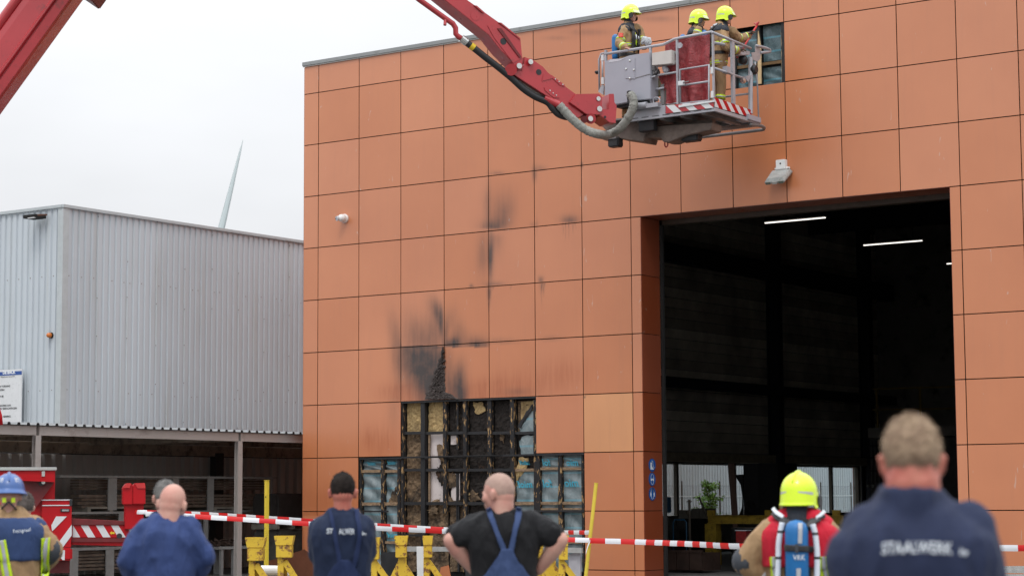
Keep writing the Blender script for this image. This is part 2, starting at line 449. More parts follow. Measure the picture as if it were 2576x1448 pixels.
# door guide strips
for x in (LX + 0.004, RX - 0.07):
    MB().bb((x, W + RD + .01, 0), (x + 0.06, W + RD + 0.08, OPZ)).build('door_guide', M_black, hall)
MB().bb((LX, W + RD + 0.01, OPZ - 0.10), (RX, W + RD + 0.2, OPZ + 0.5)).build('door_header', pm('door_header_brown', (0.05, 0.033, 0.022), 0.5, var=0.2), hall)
# backing wall behind the panels
BY0, BY1 = W + 0.235, W + 0.40
XI = XL + 0.30        # inner face of side wall
for a, b in (((XL + .02, BY0, GZ), (LX - .014, BY1, 11.58)), ((RX + .014, BY0, GZ), (XE, BY1, 11.58)), ((LX - .014, BY0, OPZ + .014), (RX + .014, BY1, 11.58))):
    MB().bb(a, b).build('backing_wall', M_black, hall)
for a, b in (((LX - .3, BY1, 0), (LX - .013, W + RD, OPZ + .3)), ((RX + .013, BY1, 0), (RX + .3, W + RD, OPZ + .3))):
    MB().bb(a, b).build('backing_wall', M_black, hall)
# coping
MB().bb((XL - 0.03, W - 0.05, 11.612), (XE, W + 0.45, 11.70)).build('coping', M_coping, hall, bevel=0.006)
MB().bb((XL - 0.02, W - 0.03, 11.588), (XE, W - 0.012, 11.611)).build('drip_strip', M_strip, hall)
MB().bb((XL - 0.012, W + 0.013, GZ), (XL + 0.004, BY0 - .001, 11.58)).build('corner_trim', pm('orange_trim', (0.35, 0.12, 0.06), 0.45), hall)
# side wall with window band, other walls, roof, floor
HB = 66.4; WY0, WY1, WZ0, WZ1 = 49.2, 64.85, 1.06, 2.66
M_out = pm('orange_side_wall', (0.42, 0.145, 0.075), 0.45, var=0.08)
def wall_box(a, b, name='side_wall'):
    o = MB().bb(a, b).build(name, [M_inner], hall)
    return o
for a, b in (((XL, BY0, GZ), (XI, WY0, 10.9)), ((XL, WY1, 0), (XI, HB, 10.9)), ((XL, WY0, 0), (XI, WY1, WZ0)), ((XL, WY0, WZ1), (XI, WY1, 10.9))):
    wall_box(a, b)
for a, b in (((XL - .02, BY0, GZ), (XL - .002, WY0, 11.5)), ((XL - .02, WY1, 0), (XL - .002, HB, 11.5)), ((XL - .02, WY0, 0), (XL - .002, WY1, WZ0)), ((XL - .02, WY0, WZ1), (XL - .002, WY1, 11.5))):
    MB().bb(a, b).build('outer_skin', M_out, hall)
MB().bb((XL, HB, 0), (XE, HB + .3, 10.9)).build('rear_wall', M_inner, hall)
MB().bb((XE - .3, BY1, 0), (XE, HB, 10.9)).build('far_side_wall', M_inner, hall)
MB().bb((XL, BY1, 10.9), (XE, HB + .3, 11.1)).build('roof', M_inner, hall)
MB().bb((XL + .05, BY1, 0.004), (XE - .05, HB, 0.012)).build('hall_floor', pm('hall_floor_dark', (0.09, 0.088, 0.085), 0.75, var=0.2), hall)
# horizontal liner sheets, proud ribs on the side wall
for k in range(26):
    z = 2.95 + k * 0.3
    if z > 10.7: break
    MB().bb((XI, 41, z + .01), (XI + 0.02 + 0.01 * (k % 2), HB - .05, z + .29)).build('liner_sheet', pm('liner_brown' + str(k % 4), tuple(v * (0.75 + 0.17 * (k % 4)) for v in (0.62, 0.56, 0.48)), 0.65, var=0.3, scale=0.9), hall)
MB().bb((XI, WY0 - .2, WZ1), (XI + .22, WY1 + .2, 2.92)).build('window_header', pm('header_beige', (0.35, 0.30, 0.22), 0.6, var=0.2), hall)
for k in range(4):
    z = 0.02 + k * 0.26
    MB().bb((XI, 43, z + .006), (XI + .05, HB - .05, z + .25)).build('wall_block', pm('wall_block_grey', (0.20, 0.19, 0.17), 0.8, var=0.25, scale=2), hall)
MB().bb((XI - .25, WY0, WZ0), (XI + .14, WY1, WZ0 + .04)).build('window_sill', pm('sill_beige', (0.2, 0.18, 0.13), 0.6), hall)
# steel frame columns and rails along the side wall
for y in (45.3, 58.2, 64.9):
    mb = MB(); x0 = XI + .05
    mb.bb((x0, y - .16, 0), (x0 + .02, y + .16, 10.9)).bb((x0 + .38, y - .16, 0), (x0 + .40, y + .16, 10.9)).bb((x0 + .02, y - .01, 0), (x0 + .38, y + .01, 10.9))
    mb.build('steel_column', M_steel_dk, hall)
for z, h in ((8.35, .55), (4.75, .3)):
    MB().bb((XI + .46, 41, z), (XI + .72, HB - .1, z + h)).build('steel_beam', M_steel_dk, hall)
for y in (41, 46, 51, 56, 61):
    MB().bb((XL + .4, y, 10.2), (XE - .4, y + .2, 10.85)).build('roof_beam', M_steel_dk, hall)
M_tube = MT('lit_tube'); M_tube.b.inputs['Emission Color'].default_value = (1, .93, .84, 1); M_tube.b.inputs['Emission Strength'].default_value = 1.6; M_tube = M_tube.m
# window frames: mullions, panes
M_mull = pm('mullion_brown', (0.10, 0.08, 0.06), 0.5, var=0.15)
gm = MT('window_glass'); gm.t.nodes.remove(gm.b)
tr = gm.n('ShaderNodeBsdfTransparent'); tr.inputs[0].default_value = (0.86, 0.9, 0.9, 1); gl = gm.n('ShaderNodeBsdfGlossy'); gl.inputs['Roughness'].default_value = 0.03; gl.inputs[0].default_value = (1, 1, 1, 1)
mxs = gm.n('ShaderNodeMixShader'); mxs.inputs[0].default_value = 0.05
gm.l(tr.outputs[0], mxs.inputs[1]); gm.l(gl.outputs[0], mxs.inputs[2]); gm.l(mxs.outputs[0], gm.o.inputs[0]); M_glass = gm.m
wy = lambda px: onX(XI - .1, px, 1240).y
mull = [WY0 + .06] + [wy(p) for p in (1702, 1847, 1971, 2091)] + [WY1 - .06]
mull = sorted(mull)
MB().bb((XI - .02, mull[-1] + .1, 0), (XI + .14, mull[-1] + .5, WZ1)).build('pale_pier', pm('pier_beige', (.5, .46, .36), .7), hall)
for y in mull: MB().bb((XI - .17, y - .06, WZ0 + .04), (XI - .06, y + .06, WZ1)).build('mullion', M_mull, hall)
for a, b in zip(mull[:-1], mull[1:]):
    MB().bb((XI - .12, a + .06, WZ0 + .05), (XI - .11, b - .06, WZ1 - .01)).build('window_pane', M_glass, hall)
MB().bb((XI - .17, WY0, WZ1 - .05), (XI - .06, WY1, WZ1)).build('window_frame', M_mull, hall)
for y in (51.7, 58.2): pass
# lit ceiling tubes
for k, (a, b, z) in enumerate((((1924, 561), (2074, 547), 8.5), ((2172, 617), (2314, 604), 8.5), ((2381, 663.5), (2500, 651), 8.5))):
    p = onZ(z, *a); q = onZ(z, *b); q.y = p.y
    t = thing('tube_light', ['lit strip light hung nearest the doorway lintel', 'lit strip light further back, between two others', 'lit strip light partly hidden behind the doorway edge'][k], 'light', p, 'strip lights under the hall roof')
    MB().beam(p, q, .05, .026).build('tube', M_tube, t)
    MB().beam(p + Vector((0, 0, .06)), q + Vector((0, 0, .06)), .12, .06).build('housing', M_black, t)
    for s_ in (.15, .85):
        c = p.lerp(q, s_); MB().beam(c + Vector((0, 0, .09)), Vector((c.x, c.y, 10.9)), .015, .015).build('hanger_wire', M_black, t)
# ================================================================ BURNT WALL SECTION AND OPENED PANEL
def char_mat():
    t = MT('charred_wood'); p = t.pos(True)
    n1 = t.noise(p, 3.0, 4, 0.6, (7, 7, 2.2)); f = t.mr(n1, 0.575, 0.60)
    w_ = t.mix(t.mr(t.noise(p, 20, 3), .3, .7), (0.42, 0.27, 0.12), (0.26, 0.15, 0.06))
    ed = t.mr(n1, 0.54, 0.575); c = t.mix(ed, (0.014, 0.013, 0.014), (0.06, 0.03, 0.015)); c = t.mix(f, c, w_)
    t.col(c); t.set(0.7, 0, 0.4)
    t.bump(t.noise(p, 30, 3, 0.6, (1, 1, 2.5)), 0.7, 0.01)
    return t.m
M_char = char_mat()
M_char2 = pm('charcoal_black', (0.013, 0.0125, 0.014), 0.62, var=0.4, scale=14, bump=0.8, bs=60, world=True)
M_batten = pm('scorched_batten', (0.33, 0.22, 0.13), 0.75, var=0.25, scale=5, dirt=(0.05, 0.03, 0.02), dirt_amt=0.8, stretch=(1, 1, 4), world=True)
M_pale = pm('fresh_wood', (0.62, 0.44, 0.24), 0.7, var=0.12, scale=5, world=True)
def foam_mat(name, a, b, c, lo=0.42, hi=0.62, bsc=16):
    t = MT(name); p = t.pos(True)
    n1 = t.noise(p, 2.1, 6, 0.7); n2 = t.noise(p, bsc * 1.3, 4, 0.65)
    k = t.mix(t.mr(n2, .35, .65), a, b); k = t.mix(t.mr(n1, lo, hi), k, c)
    t.col(k); t.set(0.9, 0, 0.2); t.bump(n2, 0.9, 0.02); return t.m
M_foamA = foam_mat('mineral_wool_tan', (0.54, 0.39, 0.19), (0.34, 0.235, 0.11), (0.12, 0.08, 0.045), .5, .72)
M_foamB = foam_mat('scorched_wool_brown', (0.28, 0.19, 0.115), (0.15, 0.10, 0.06), (0.03, 0.024, 0.02), .42, .62)
M_foamC = foam_mat('burnt_wool_black', (0.035, 0.028, 0.025), (0.016, 0.014, 0.013), (0.11, 0.06, 0.035), .60, .72)
M_white_board = pm('white_liner_board', (0.62, 0.55, 0.53), 0.5, var=0.06, scale=2, dirt=(0.25, 0.2, 0.19), dirt_amt=0.3, world=True)
def foil_mat(name, a, b):
    t = MT(name); p = t.pos(True)
    n1 = t.noise(p, 2.5, 5, 0.65, (1.4, 1, .8), 1.0); k = t.mix(t.mr(n1, .35, .65), a, b)
    wv = t.n('ShaderNodeTexWave', wave_type='BANDS', bands_direction='Z'); wv.inputs['Scale'].default_value = 1.1; wv.inputs['Distortion'].default_value = 0.4; t.l(p, wv.inputs[0])
    k = t.mix(t.mr(wv.outputs['Fac'], .93, .98, 0, .35), k, (0.10, 0.42, 0.55))
    t.col(k); t.set(0.28, 0, 0.6); t.bump(t.noise(p, 5, 5, .6, (1.6, 1, .7), 2.0), 0.6, 0.03); return t.m
M_foil = foil_mat('blue_grey_foil', (0.12, 0.165, 0.178), (0.25, 0.295, 0.305))
M_foil_dk = foil_mat('dark_teal_foil', (0.045, 0.085, 0.10), (0.10, 0.16, 0.18))
M_cyan = pm('cyan_print', (0.06, 0.36, 0.48), 0.35, var=0.1)
for q in (M_foamA, M_foamB, M_foamC): pass

def wp(x, y, d=0.0): return onY(W + d, x, y)
def quad_cell(name, x0, y0, x1, y1, d, mat, amp=0.02, n=14, freq=9, fold=None, seed=0):
    """uneven sheet that fills the gap between two studs"""
    a = wp((x0 + x1) / 2, y0, 0); ax, bx = wp(x0, (y0 + y1) / 2, 0).x, wp(x1, (y0 + y1) / 2, 0).x
    zt = wp((x0 + x1) / 2, y0, 0).z; zb = wp((x0 + x1) / 2, y1, 0).z
    def fn(u, v):
        p = Vector((ax + (bx - ax) * u, W + d, zb + (zt - zb) * v))
        q = Vector((p.x * freq, seed * 3.1, p.z * freq))
        p.y += amp * (noise.noise(q) + 0.5 * noise.noise(q * 2.3))
        if fold: p.y += fold * math.sin((u * 3 + v * 5 + seed) * 2.2) * (0.4 + 0.6 * v * (1 - v) * 4) * 0.5
        return p
    return MB().grid(fn, n, n).build(name, mat, hall, smooth=(amp < 0.012), fixn=False)
def stud(x, y0, y1, wpx, d=0.03, dd=0.09, mat=None, name='stud', x2=None):
    a = wp(x, (y0 + y1) / 2, d); b = wp(x2 or x, (y0 + y1) / 2, d); s = wpx / 118.0
    zt, zb = wp(x, y0, d).z, wp(x, y1, d).z
    mb = MB(); n = 14
    pr = lambda k: (0.5 + 0.16 * noise.noise(Vector((x, k * .9, 1))), 0.5 + 0.16 * noise.noise(Vector((x, k * .9, 9))))
    rings = []
    for k in range(n + 1):
        f = k / n; cx = a.x + (b.x - a.x) * f; z = zt + (zb - zt) * f; l, r = pr(k)
        rings += [(cx - s * l, W + d, z), (cx + s * r, W + d, z), (cx + s * r, W + d + dd, z), (cx - s * l, W + d + dd, z)]
    fs = [(4 * k + j, 4 * k + (j + 1) % 4, 4 * k + 4 + (j + 1) % 4, 4 * k + 4 + j) for k in range(n) for j in range(4)] + [(0, 1, 2, 3), (4 * n + 3, 4 * n + 2, 4 * n + 1, 4 * n)]
    mb.add(rings, fs); return mb.build(name, mat or M_char, hall)
def rail(x0, x1, y, hpx, d=0.05, dd=0.05, mat=None, y2=None, name='batten'):
    z = wp((x0 + x1) / 2, y, d).z; h = hpx / 118.0 / 2; mb = MB(); n = 10
    X0_, X1_ = wp(x0, y, d).x, wp(x1, y, d).x; rings = []
    for k in range(n + 1):
        x = X0_ + (X1_ - X0_) * k / n; e_ = h * (1 + 0.18 * noise.noise(Vector((x * 6, y, 2)))); f_ = h * (1 + 0.18 * noise.noise(Vector((x * 6, y, 7))))
        rings += [(x, W + d, z + e_), (x, W + d, z - f_), (x, W + d + dd, z - f_), (x, W + d + dd, z + e_)]
    fs = [(4 * k + j, 4 * k + (j + 1) % 4, 4 * k + 4 + (j + 1) % 4, 4 * k + 4 + j) for k in range(n) for j in range(4)] + [(0, 1, 2, 3), (4 * n + 3, 4 * n + 2, 4 * n + 1, 4 * n)]
    mb.add(rings, fs); return mb.build(name, mat or M_char2, hall)
GD = 1437
xs = [1011, 1063, 1118, 1169, 1231, 1288.5, 1346]
wd = [9, 13, 11, 11, 12, 12, 9]
bot = [GD, GD, 1290, GD, GD, GD, GD]
for x, w_, b_ in zip(xs, wd, bot): stud(x, 1004, b_, w_, 0.035, 0.10, M_char if x > 1110 else (M_char2 if x in (1063,) else M_char))
stud(1150, 1010, 1130, 6, .09, .05, M_char); stud(1149, 1190, 1345, 5, .09, .05, M_char2); stud(1152, 1260, GD, 5, .09, .05, M_char2)
stud(1079, 1090, 1270, 5, .10, .03, M_batten)
stud(906, 1152, GD, 7, .035, .08); stud(962, 1152, GD, 11, .03, .09); stud(1002, 1152, GD, 8, .03, .09)
stud(1354, 1143, GD, 9, .03, .09); stud(1408.5, 1143, GD, 11, .03, .09); stud(1465.5, 1143, GD, 6, .03, .09)
# black rails
rail(1009, 1348, 1005, 5, .01, .05); rail(1009, 1348, 1146.5, 4.5, .0, .04); rail(903, 1009, 1152, 5, .0, .04); rail(1346, 1468, 1141.5, 5, .0, .04)
rail(906, 975, 1285, 4, .0, .03); rail(1346, 1468, 1284, 5, .0, .04)
segs = [1016, 1057, 1070, 1112, 1124, 1164, 1175, 1225, 1237, 1283, 1295, 1342]
for k in range(6):
    a, b = segs[2 * k] - 3, segs[2 * k + 1] + 3
    rail(a, b, 1088, 7, .06, .05); rail(a, b, 1181, 7, .06, .05, M_batten if k == 5 else M_char2); rail(a, b, 1265, 8, .06, .05, M_batten if k == 5 else M_char2)
    if k != 1: rail(a, b, 1345, 6, .06, .05)
for a, b in ((910, 956), (968, 999)):
    rail(a, b, 1184, 7.5, .05, .04, M_batten); rail(a, b, 1266, 8, .05, .04, M_batten); rail(a, b, 1363, 7, .05, .04, M_batten)
for a, b in ((1358, 1403), (1414, 1463)):
    rail(a, b, 1177.5, 7, .05, .04, M_batten); rail(a, b, 1264.5, 7, .05, .04, M_batten); rail(a, b, 1279.5, 6, .05, .04, M_batten); rail(a, b, 1362, 7, .05, .04, M_batten)
# fillings: insulation, liner boards, foil
hz = [1006, 1088, 1181, 1265, 1345, GD]
def col_fill(k, mats):
    a, b = segs[2 * k] - 4, segs[2 * k + 1] + 4
    for j, mt in enumerate(mats):
        if mt is None: continue
        nm, am = ('foil_sheet', 0.008) if mt in (M_foil,) else (('liner_board', 0.002) if mt is M_white_board else ('insulation_board', 0.028))
        quad_cell(nm, a, hz[j], b, hz[j + 1], (0.17 if nm != 'foil_sheet' else .12), mt, am, 16, 11, .02 if nm == 'foil_sheet' else None, k * 7 + j)
col_fill(0, [M_foamA, M_foamB, M_foamB, M_foamB, M_foamB])
col_fill(1, [M_foamA, M_white_board, M_white_board, M_foamB, M_foamB])
col_fill(2, [M_foamC, M_foamC, M_foamC, M_foamB, M_foamB])
col_fill(3, [M_foamC, M_foamC, M_foamC, M_foamC, M_foamC])
col_fill(4, [M_foamC, M_foamC, M_foamC, M_foamC, M_foamC])
col_fill(5, [M_foamB, M_foamC, M_foil, M_foil, M_foil])
quad_cell('insulation_board', 1300, 1008, 1340, 1060, .155, M_foamA, .015, 10, 9, None, 3)
quad_cell('liner_board', 1124, 1094, 1146, 1117, .14, M_white_board, 0.002, 3)
quad_cell('liner_board', 1125, 1190, 1147, 1258, .14, M_white_board, 0.002, 3)
def rag(name, pts, d, mat, off=0.02, jag=2.0, sub=3):
    """torn sheet: outline given in the wall's own plane, real thickness, uneven edge"""
    P = []
    for i, (x, y) in enumerate(pts):
        x2, y2 = pts[(i + 1) % len(pts)]
        for s_ in range(sub):
            f = s_ / sub; P.append((x + (x2 - x) * f + random.uniform(-jag, jag), y + (y2 - y) * f + random.uniform(-jag, jag)))
    ring = [wp(x, y, d + random.uniform(-.012, .012)) for x, y in P]
    c = sum(ring, Vector()) / len(ring); c.y -= 0.02
    n = len(ring); vs = ring + [c] + [r_ + Vector((0, off, 0)) for r_ in ring]
    fs = [(i, (i + 1) % n, n) for i in range(n)] + [(i, n + 1 + i, n + 1 + (i + 1) % n, (i + 1) % n) for i in range(n)]
    return MB().add(vs, fs).build(name, mat, hall, fixn=False)
rag('foil_sheet', [(1342, 1030), (1330, 1035), (1305, 1075), (1308, 1086), (1342, 1086)], .11, M_foil)
rag('foil_sheet', [(1342, 1093), (1318, 1095), (1306, 1110), (1309, 1142), (1342, 1143)], .11, M_foil)
rag('foil_edge', [(1341, 1012), (1336, 1030), (1308, 1078), (1300, 1070), (1325, 1035)], .095, M_char2, jag=2.5)
rag('wool_scrap', [(1305, 1150), (1330, 1150), (1325, 1175), (1300, 1205), (1296, 1235), (1297, 1190)], .10, M_foamA)
rag('wool_scrap', [(1098, 1118), (1110, 1116), (1116, 1150), (1112, 1172), (1103, 1150)], .12, M_foamB)
rag('wool_scrap', [(1100, 1176), (1116, 1168), (1122, 1215), (1112, 1222), (1104, 1204), (1094, 1196)], .11, M_foamC, jag=5, sub=5)
rag('wool_scrap', [(1105, 1180), (1116, 1174), (1117, 1205), (1109, 1198)], .10, M_foamB, jag=3)
rag('wool_scrap', [(1126, 1188), (1146, 1190), (1150, 1215), (1136, 1232), (1126, 1222)], .12, M_foamB, jag=5, sub=5)
rag('wool_scrap', [(1124, 1245), (1145, 1262), (1160, 1255), (1162, 1272), (1126, 1268)], .11, M_foamB, jag=4, sub=4)
rag('wool_scrap', [(1083, 1262), (1105, 1255), (1112, 1264), (1086, 1268)], .11, M_foamB, jag=3, sub=4)
rag('wool_scrap', [(1192, 1012), (1215, 1012), (1218, 1032), (1203, 1042), (1192, 1030)], .14, M_foamA, jag=3, sub=4)
rag('wool_scrap', [(1257, 1092), (1268, 1092), (1266, 1112), (1258, 1108)], .14, M_foamB, jag=3)
rag('wool_scrap', [(1180, 1232), (1203, 1240), (1206, 1255), (1184, 1262)], .13, M_foamB, jag=4, sub=4)
rag('wool_scrap', [(1176, 1232), (1180, 1245), (1178, 1262)], .12, M_foamA, jag=3)
rag('wool_scrap', [(1085, 1352), (1112, 1344), (1118, 1370), (1095, 1376)], .08, M_foamB, jag=5, sub=5)
rag('wool_scrap', [(1076, 1280), (1095, 1272), (1102, 1290), (1082, 1294)], .09, M_foamB, jag=4, sub=5)
# side bays: bluish membrane
for a, b in ((910, 956), (968, 999)):
    for y0, y1 in ((1154, 1184), (1184, 1266), (1266, 1363), (1363, GD)):
        quad_cell('foil_sheet', a - 4, y0, b + 4, y1, .12, M_foil, .008, 18, 4, .05, int(a + y0))
for a, b in ((1358, 1403), (1414, 1463)):
    for y0, y1 in ((1143, 1177), (1177, 1264), (1264, 1362), (1362, GD)):
        quad_cell('foil_sheet', a - 4, y0, b + 4, y1, .12, M_foil, .006, 18, 4, .03, int(a + y0))
rag('insulation_board', [(985, 1240), (998, 1220), (1000, 1264), (976, 1264)], .10, M_foamB, jag=2)
# charred foam cone above the opening
def crust(u, v):
    y = 872 + (1003 - 872) * v; cx = 1113
    lw = 2 + 10 * min(1, v * 2) + 42 * max(0, v - .2) ** 1.1 + (3 + 7 * v) * noise.noise(Vector((v * 14, 1, 1)))
    rw = 3 + 5 * v + 34 * max(0, (v - .86) / .14) + 6 * noise.noise(Vector((v * 17, 5, 1)))
    x = cx - lw + (lw + rw) * u
    e_ = 1 - abs(2 * u - 1) ** 3
    return wp(x, y, -0.004 - (0.055 * e_ * (.4 + .8 * abs(noise.noise(Vector((x * .22, y * .22, 3))) + noise.noise(Vector((x * .6, y * .6, 3)))))))
MB().grid(crust, 36, 60).build('charred_crust', pm('blistered_char', (0.050, 0.038, 0.034), 0.75, var=0.5, scale=30, bump=1.0, bs=90, world=True), hall, fixn=False)
for x in (1100, 1170, 1243): pass
# mirrored print on the foil (seen from its back)
def foil_text(txt, x, y, size, d=.085):
    c = wp(x, y, d); M = Matrix.Translation(c) @ Matrix(((-1, 0, 0, 0), (0, 0, -1, 0), (0, 1, 0, 0), (0, 0, 0, 1)))
    me = text_mesh(txt, size, 0.004, 'CENTER', 0.25); me.transform(M); me.materials.clear(); me.materials.append(M_cyan); link('print', me, hall)
for x, y, s_ in ((1375, 1163, .16), (1440, 1163, .16), (1320, 1163, .12), (1378, 1216, .19), (1438, 1214, .19), (1322, 1218, .17), (985, 1163, .10), (935, 1165, .10), (1322, 1163, .1), (988, 1345, .13), (1440, 1395, .17)):
    foil_text('mio' if x > 1400 else ('fol' if x > 1360 else 'miof'), x, y, s_ * 1.2)
# loose cable across the bay
MB().tube([wp(1070, 1152, -.02), wp(1095, 1148, -.03), wp(1190, 1146, -.03), wp(1260, 1144, -.03)], .012, 6).build('cable', M_black, hall, smooth=True)
# opened panel high up: dark foil, studs, broken pale plank
x0, x1 = 1845, 1975
quad_cell('foil_sheet', 1912, 58, 1966, 150, .13, M_foil_dk, .006, 16, 4, .02, 1)
quad_cell('foil_sheet', 1912, 166, 1966, 210, .13, M_foil_dk, .006, 16, 4, .02, 2)
quad_cell('foil_sheet', 1846, 76, 1904, 160, .13, M_foil_dk, .006, 16, 4, .03, 3)
quad_cell('foil_sheet', 1846, 170, 1904, 226, .13, M_foil_dk, .006, 16, 4, .03, 4)
stud(1907, 64, 222, 8, .03, .09, M_char2); stud(1969, 55, 212, 8, .03, .09, M_char2); stud(1848, 76, 226, 6, .03, .09, M_char2)
stud(1966, 82, 204, 2.5, .05, .04, M_pale)
rail(1846, 1972, 163, 7, .07, .04, pm('ochre_batten', (0.16, 0.09, 0.035), 0.7, var=0.3, scale=5, world=True))
a = wp(1914, 211, .0); b = wp(1911, 118, .0); c = wp(1906, 78, .0)
MB().ngon([a, wp(1905.5, 212, 0), wp(1905, 120, 0), c, wp(1910, 100, 0), wp(1913, 122, 0)][:6], (0, .03, 0)).build('broken_plank', M_pale, hall)

# ================================================================ WALL LAMP, CAMERA, SAFETY SIGNS
p = wp(1969, 416, 0)
fl = thing('floodlight', 'grey floodlight with white junction box mounted above the vehicle doorway', 'floodlight', p)
M_lampgrey = pm('lamp_grey', (0.33, 0.34, 0.33), 0.5, 0.1, var=0.15, scale=8, dirt=(0.2, 0.19, 0.15))
M_lampwhite = pm('box_white', (0.75, 0.75, 0.74), 0.5, var=0.05)
MB().box(p + Vector((0, -.06, 0)), (.21, .11, .2)).build('junction_box', M_lampwhite, fl, bevel=.012)
MB().cyl(p + Vector((.0, -.118, .02)), p + Vector((.0, -.112, .02)), .018, 10).build('cover_hole', M_black, fl)
MB().cyl(p + Vector((-.15, -.05, -.07)), p + Vector((.17, -.05, -.07)), .022, 8).build('cable_gland', M_lampwhite, fl)
br = MB(); br.beam(p + Vector((-.15, -.02, -.14)), p + Vector((.17, -.02, -.14)), .04, .03).beam(p + Vector((-.15, -.02, -.1)), p + Vector((-.15, -.16, -.2)), .03, .02).beam(p + Vector((.17, -.02, -.1)), p + Vector((.17, -.16, -.2)), .03, .02)
br.build('bracket', pm('rusty_bracket', (0.12, 0.05, 0.03), 0.8, var=0.4, scale=20), fl)
rot = Matrix.Rotation(R(33), 3, 'X')
def lp(x, y, z): return p + Vector((0, -.2, -.22)) + rot @ Vector((x, y, z))
mb = MB(); top = [(-.19, .16, .045), (.19, .16, .045), (.17, -.18, .03), (-.17, -.18, .03)]; midr = [(-.22, .2, -.02), (.22, .2, -.02), (.22, -.24, -.03), (-.22, -.24, -.03)]; bt = [(-.21, .19, -.06), (.21, .19, -.06), (.21, -.23, -.07), (-.21, -.23, -.07)]
mb.add([lp(*q) for q in top + midr + bt], [(0, 1, 2, 3), (8, 11, 10, 9)] + [(4 * r_ + k, 4 * r_ + (k + 1) % 4, 4 * r_ + 4 + (k + 1) % 4, 4 * r_ + 4 + k) for r_ in (0, 1) for k in range(4)])
mb.build('lamp_housing', M_lampgrey, fl, bevel=.008)
MB().box(lp(0, -.244, -.05), (.1, .012, .05), rot).build('clip', M_strip, fl)
for s_ in (-.14, .14): MB().box(lp(s_, -.244, -.05), (.1, .012, .05), rot).build('rubber_seal', pm('olive_rubber', (0.13, 0.14, 0.11), 0.7), fl)

p = wp(868, 550, 0)
cc = thing('security_camera', 'small white dome camera fixed near the upper corner of the orange wall', 'camera', p)
RX90 = Matrix.Rotation(R(90), 3, 'X')
MB().lathe(p, [(.10, 0), (.105, .02), (.10, .05), (.092, .055), (.092, .09)], 24, RX90).build('base', M_lampwhite, cc, smooth=False)
MB().lathe(p + Vector((0, -.09, 0)), [(.088, 0), (.088, .04), (.078, .08), (.055, .11), (.02, .125), (.001, .127)], 24, RX90).build('housing', M_lampwhite, cc, smooth=True)
c0 = p + Vector((-.03, -.16, .0)); dr = Vector((-.3, -.8, -.2)).normalized()
MB().cyl(c0, c0 + dr * .085, .055, 18).build('lens_barrel', pm('cam_grey', (.5, .52, .55), .4), cc, smooth=False)
for s_ in (-.022, .022): MB().cyl(c0 + dr * .086 + Vector((s_, 0, 0)), c0 + dr * .092 + Vector((s_, 0, 0)), .013, 10).build('lens', M_black, cc)

M_signblue = pm('sign_blue', (0.012, 0.10, 0.38), 0.35, var=0.05)
M_signwhite = pm('sign_white', (0.75, 0.78, 0.8), 0.4, var=0.03)
def disc_sign(label, px, py, kind):
    c = onX(LX + .004, px, py)
    s = thing('safety_sign', label, 'sign', c, 'round safety signs on the doorway reveal')
    RY = Matrix.Rotation(R(90), 3, 'Y')
    MB().cyl(c, c + Vector((.004, 0, 0)), .134, 40).build('disc', M_signblue, s)
    def P(y, z): return c + Vector((.006, y, z))
    def band(pts, w_):
        mb = MB()
        n = len(pts)
        for k in range(n - 1):
            a_, b_ = Vector(pts[k]), Vector(pts[k + 1]); d_ = (b_ - a_).normalized(); q = Vector((-d_.y, d_.x)) * w_ / 2; e_ = d_ * w_ * .25
            mb.ngon([P(*(a_ - q - e_)), P(*(b_ - q + e_)), P(*(b_ + q + e_)), P(*(a_ + q - e_))], (.0015, 0, 0))
        return mb
    ell = lambda cy, cz, ry, rz, a0=0, a1=360, n=24: [(cy + ry * math.cos(R(a0 + (a1 - a0) * k / n)), cz + rz * math.sin(R(a0 + (a1 - a0) * k / n))) for k in range(n + 1)]
    if kind == 0:
        MB().ngon([P(*q) for q in ((-.075, .055), (-.02, .055), (-.018, -.01), (.01, -.05), (.055, -.075), (.06, -.09), (-.075, -.09))], (.0015, 0, 0)).build('boot_symbol', M_signwhite, s)
        band([(-.025, .09), (.02, .08), (.022, .02), (.045, -.03), (.075, -.06)], .012).build('boot_outline', M_signwhite, s)
    elif kind == 1:
        band(ell(0, 0, .058, .105), .013).build('face_outline', M_signwhite, s)
        MB().ngon([P(*q) for q in ((-.06, .015), (.06, .015), (.058, -.01), (.03, -.035), (.004, -.01), (-.004, -.01), (-.03, -.035), (-.058, -.01))], (.003, 0, 0)).build('goggles_symbol', M_signwhite, s)
    else:
        band(ell(0, 0, .058, .105), .013).build('face_outline', M_signwhite, s)
        band(ell(0, .01, .066, .1, 10, 170), .02).build('headband_symbol', M_signwhite, s)
        for q in (-1, 1): MB().ngon([P(q * .065 + dy, dz) for dy, dz in ell(0, -.012, .02, .045)[:-1]], (.003, 0, 0)).build('ear_muff_symbol', M_signwhite, s)
    return s
disc_sign('round blue sign with white safety boot, topmost of three on the reveal', 1639.7, 1168.8, 0)
disc_sign('round blue sign with face wearing goggles, between two other signs', 1639.7, 1204.4, 1)
disc_sign('round blue sign with face wearing ear muffs, lowest of three', 1640.2, 1241, 2)
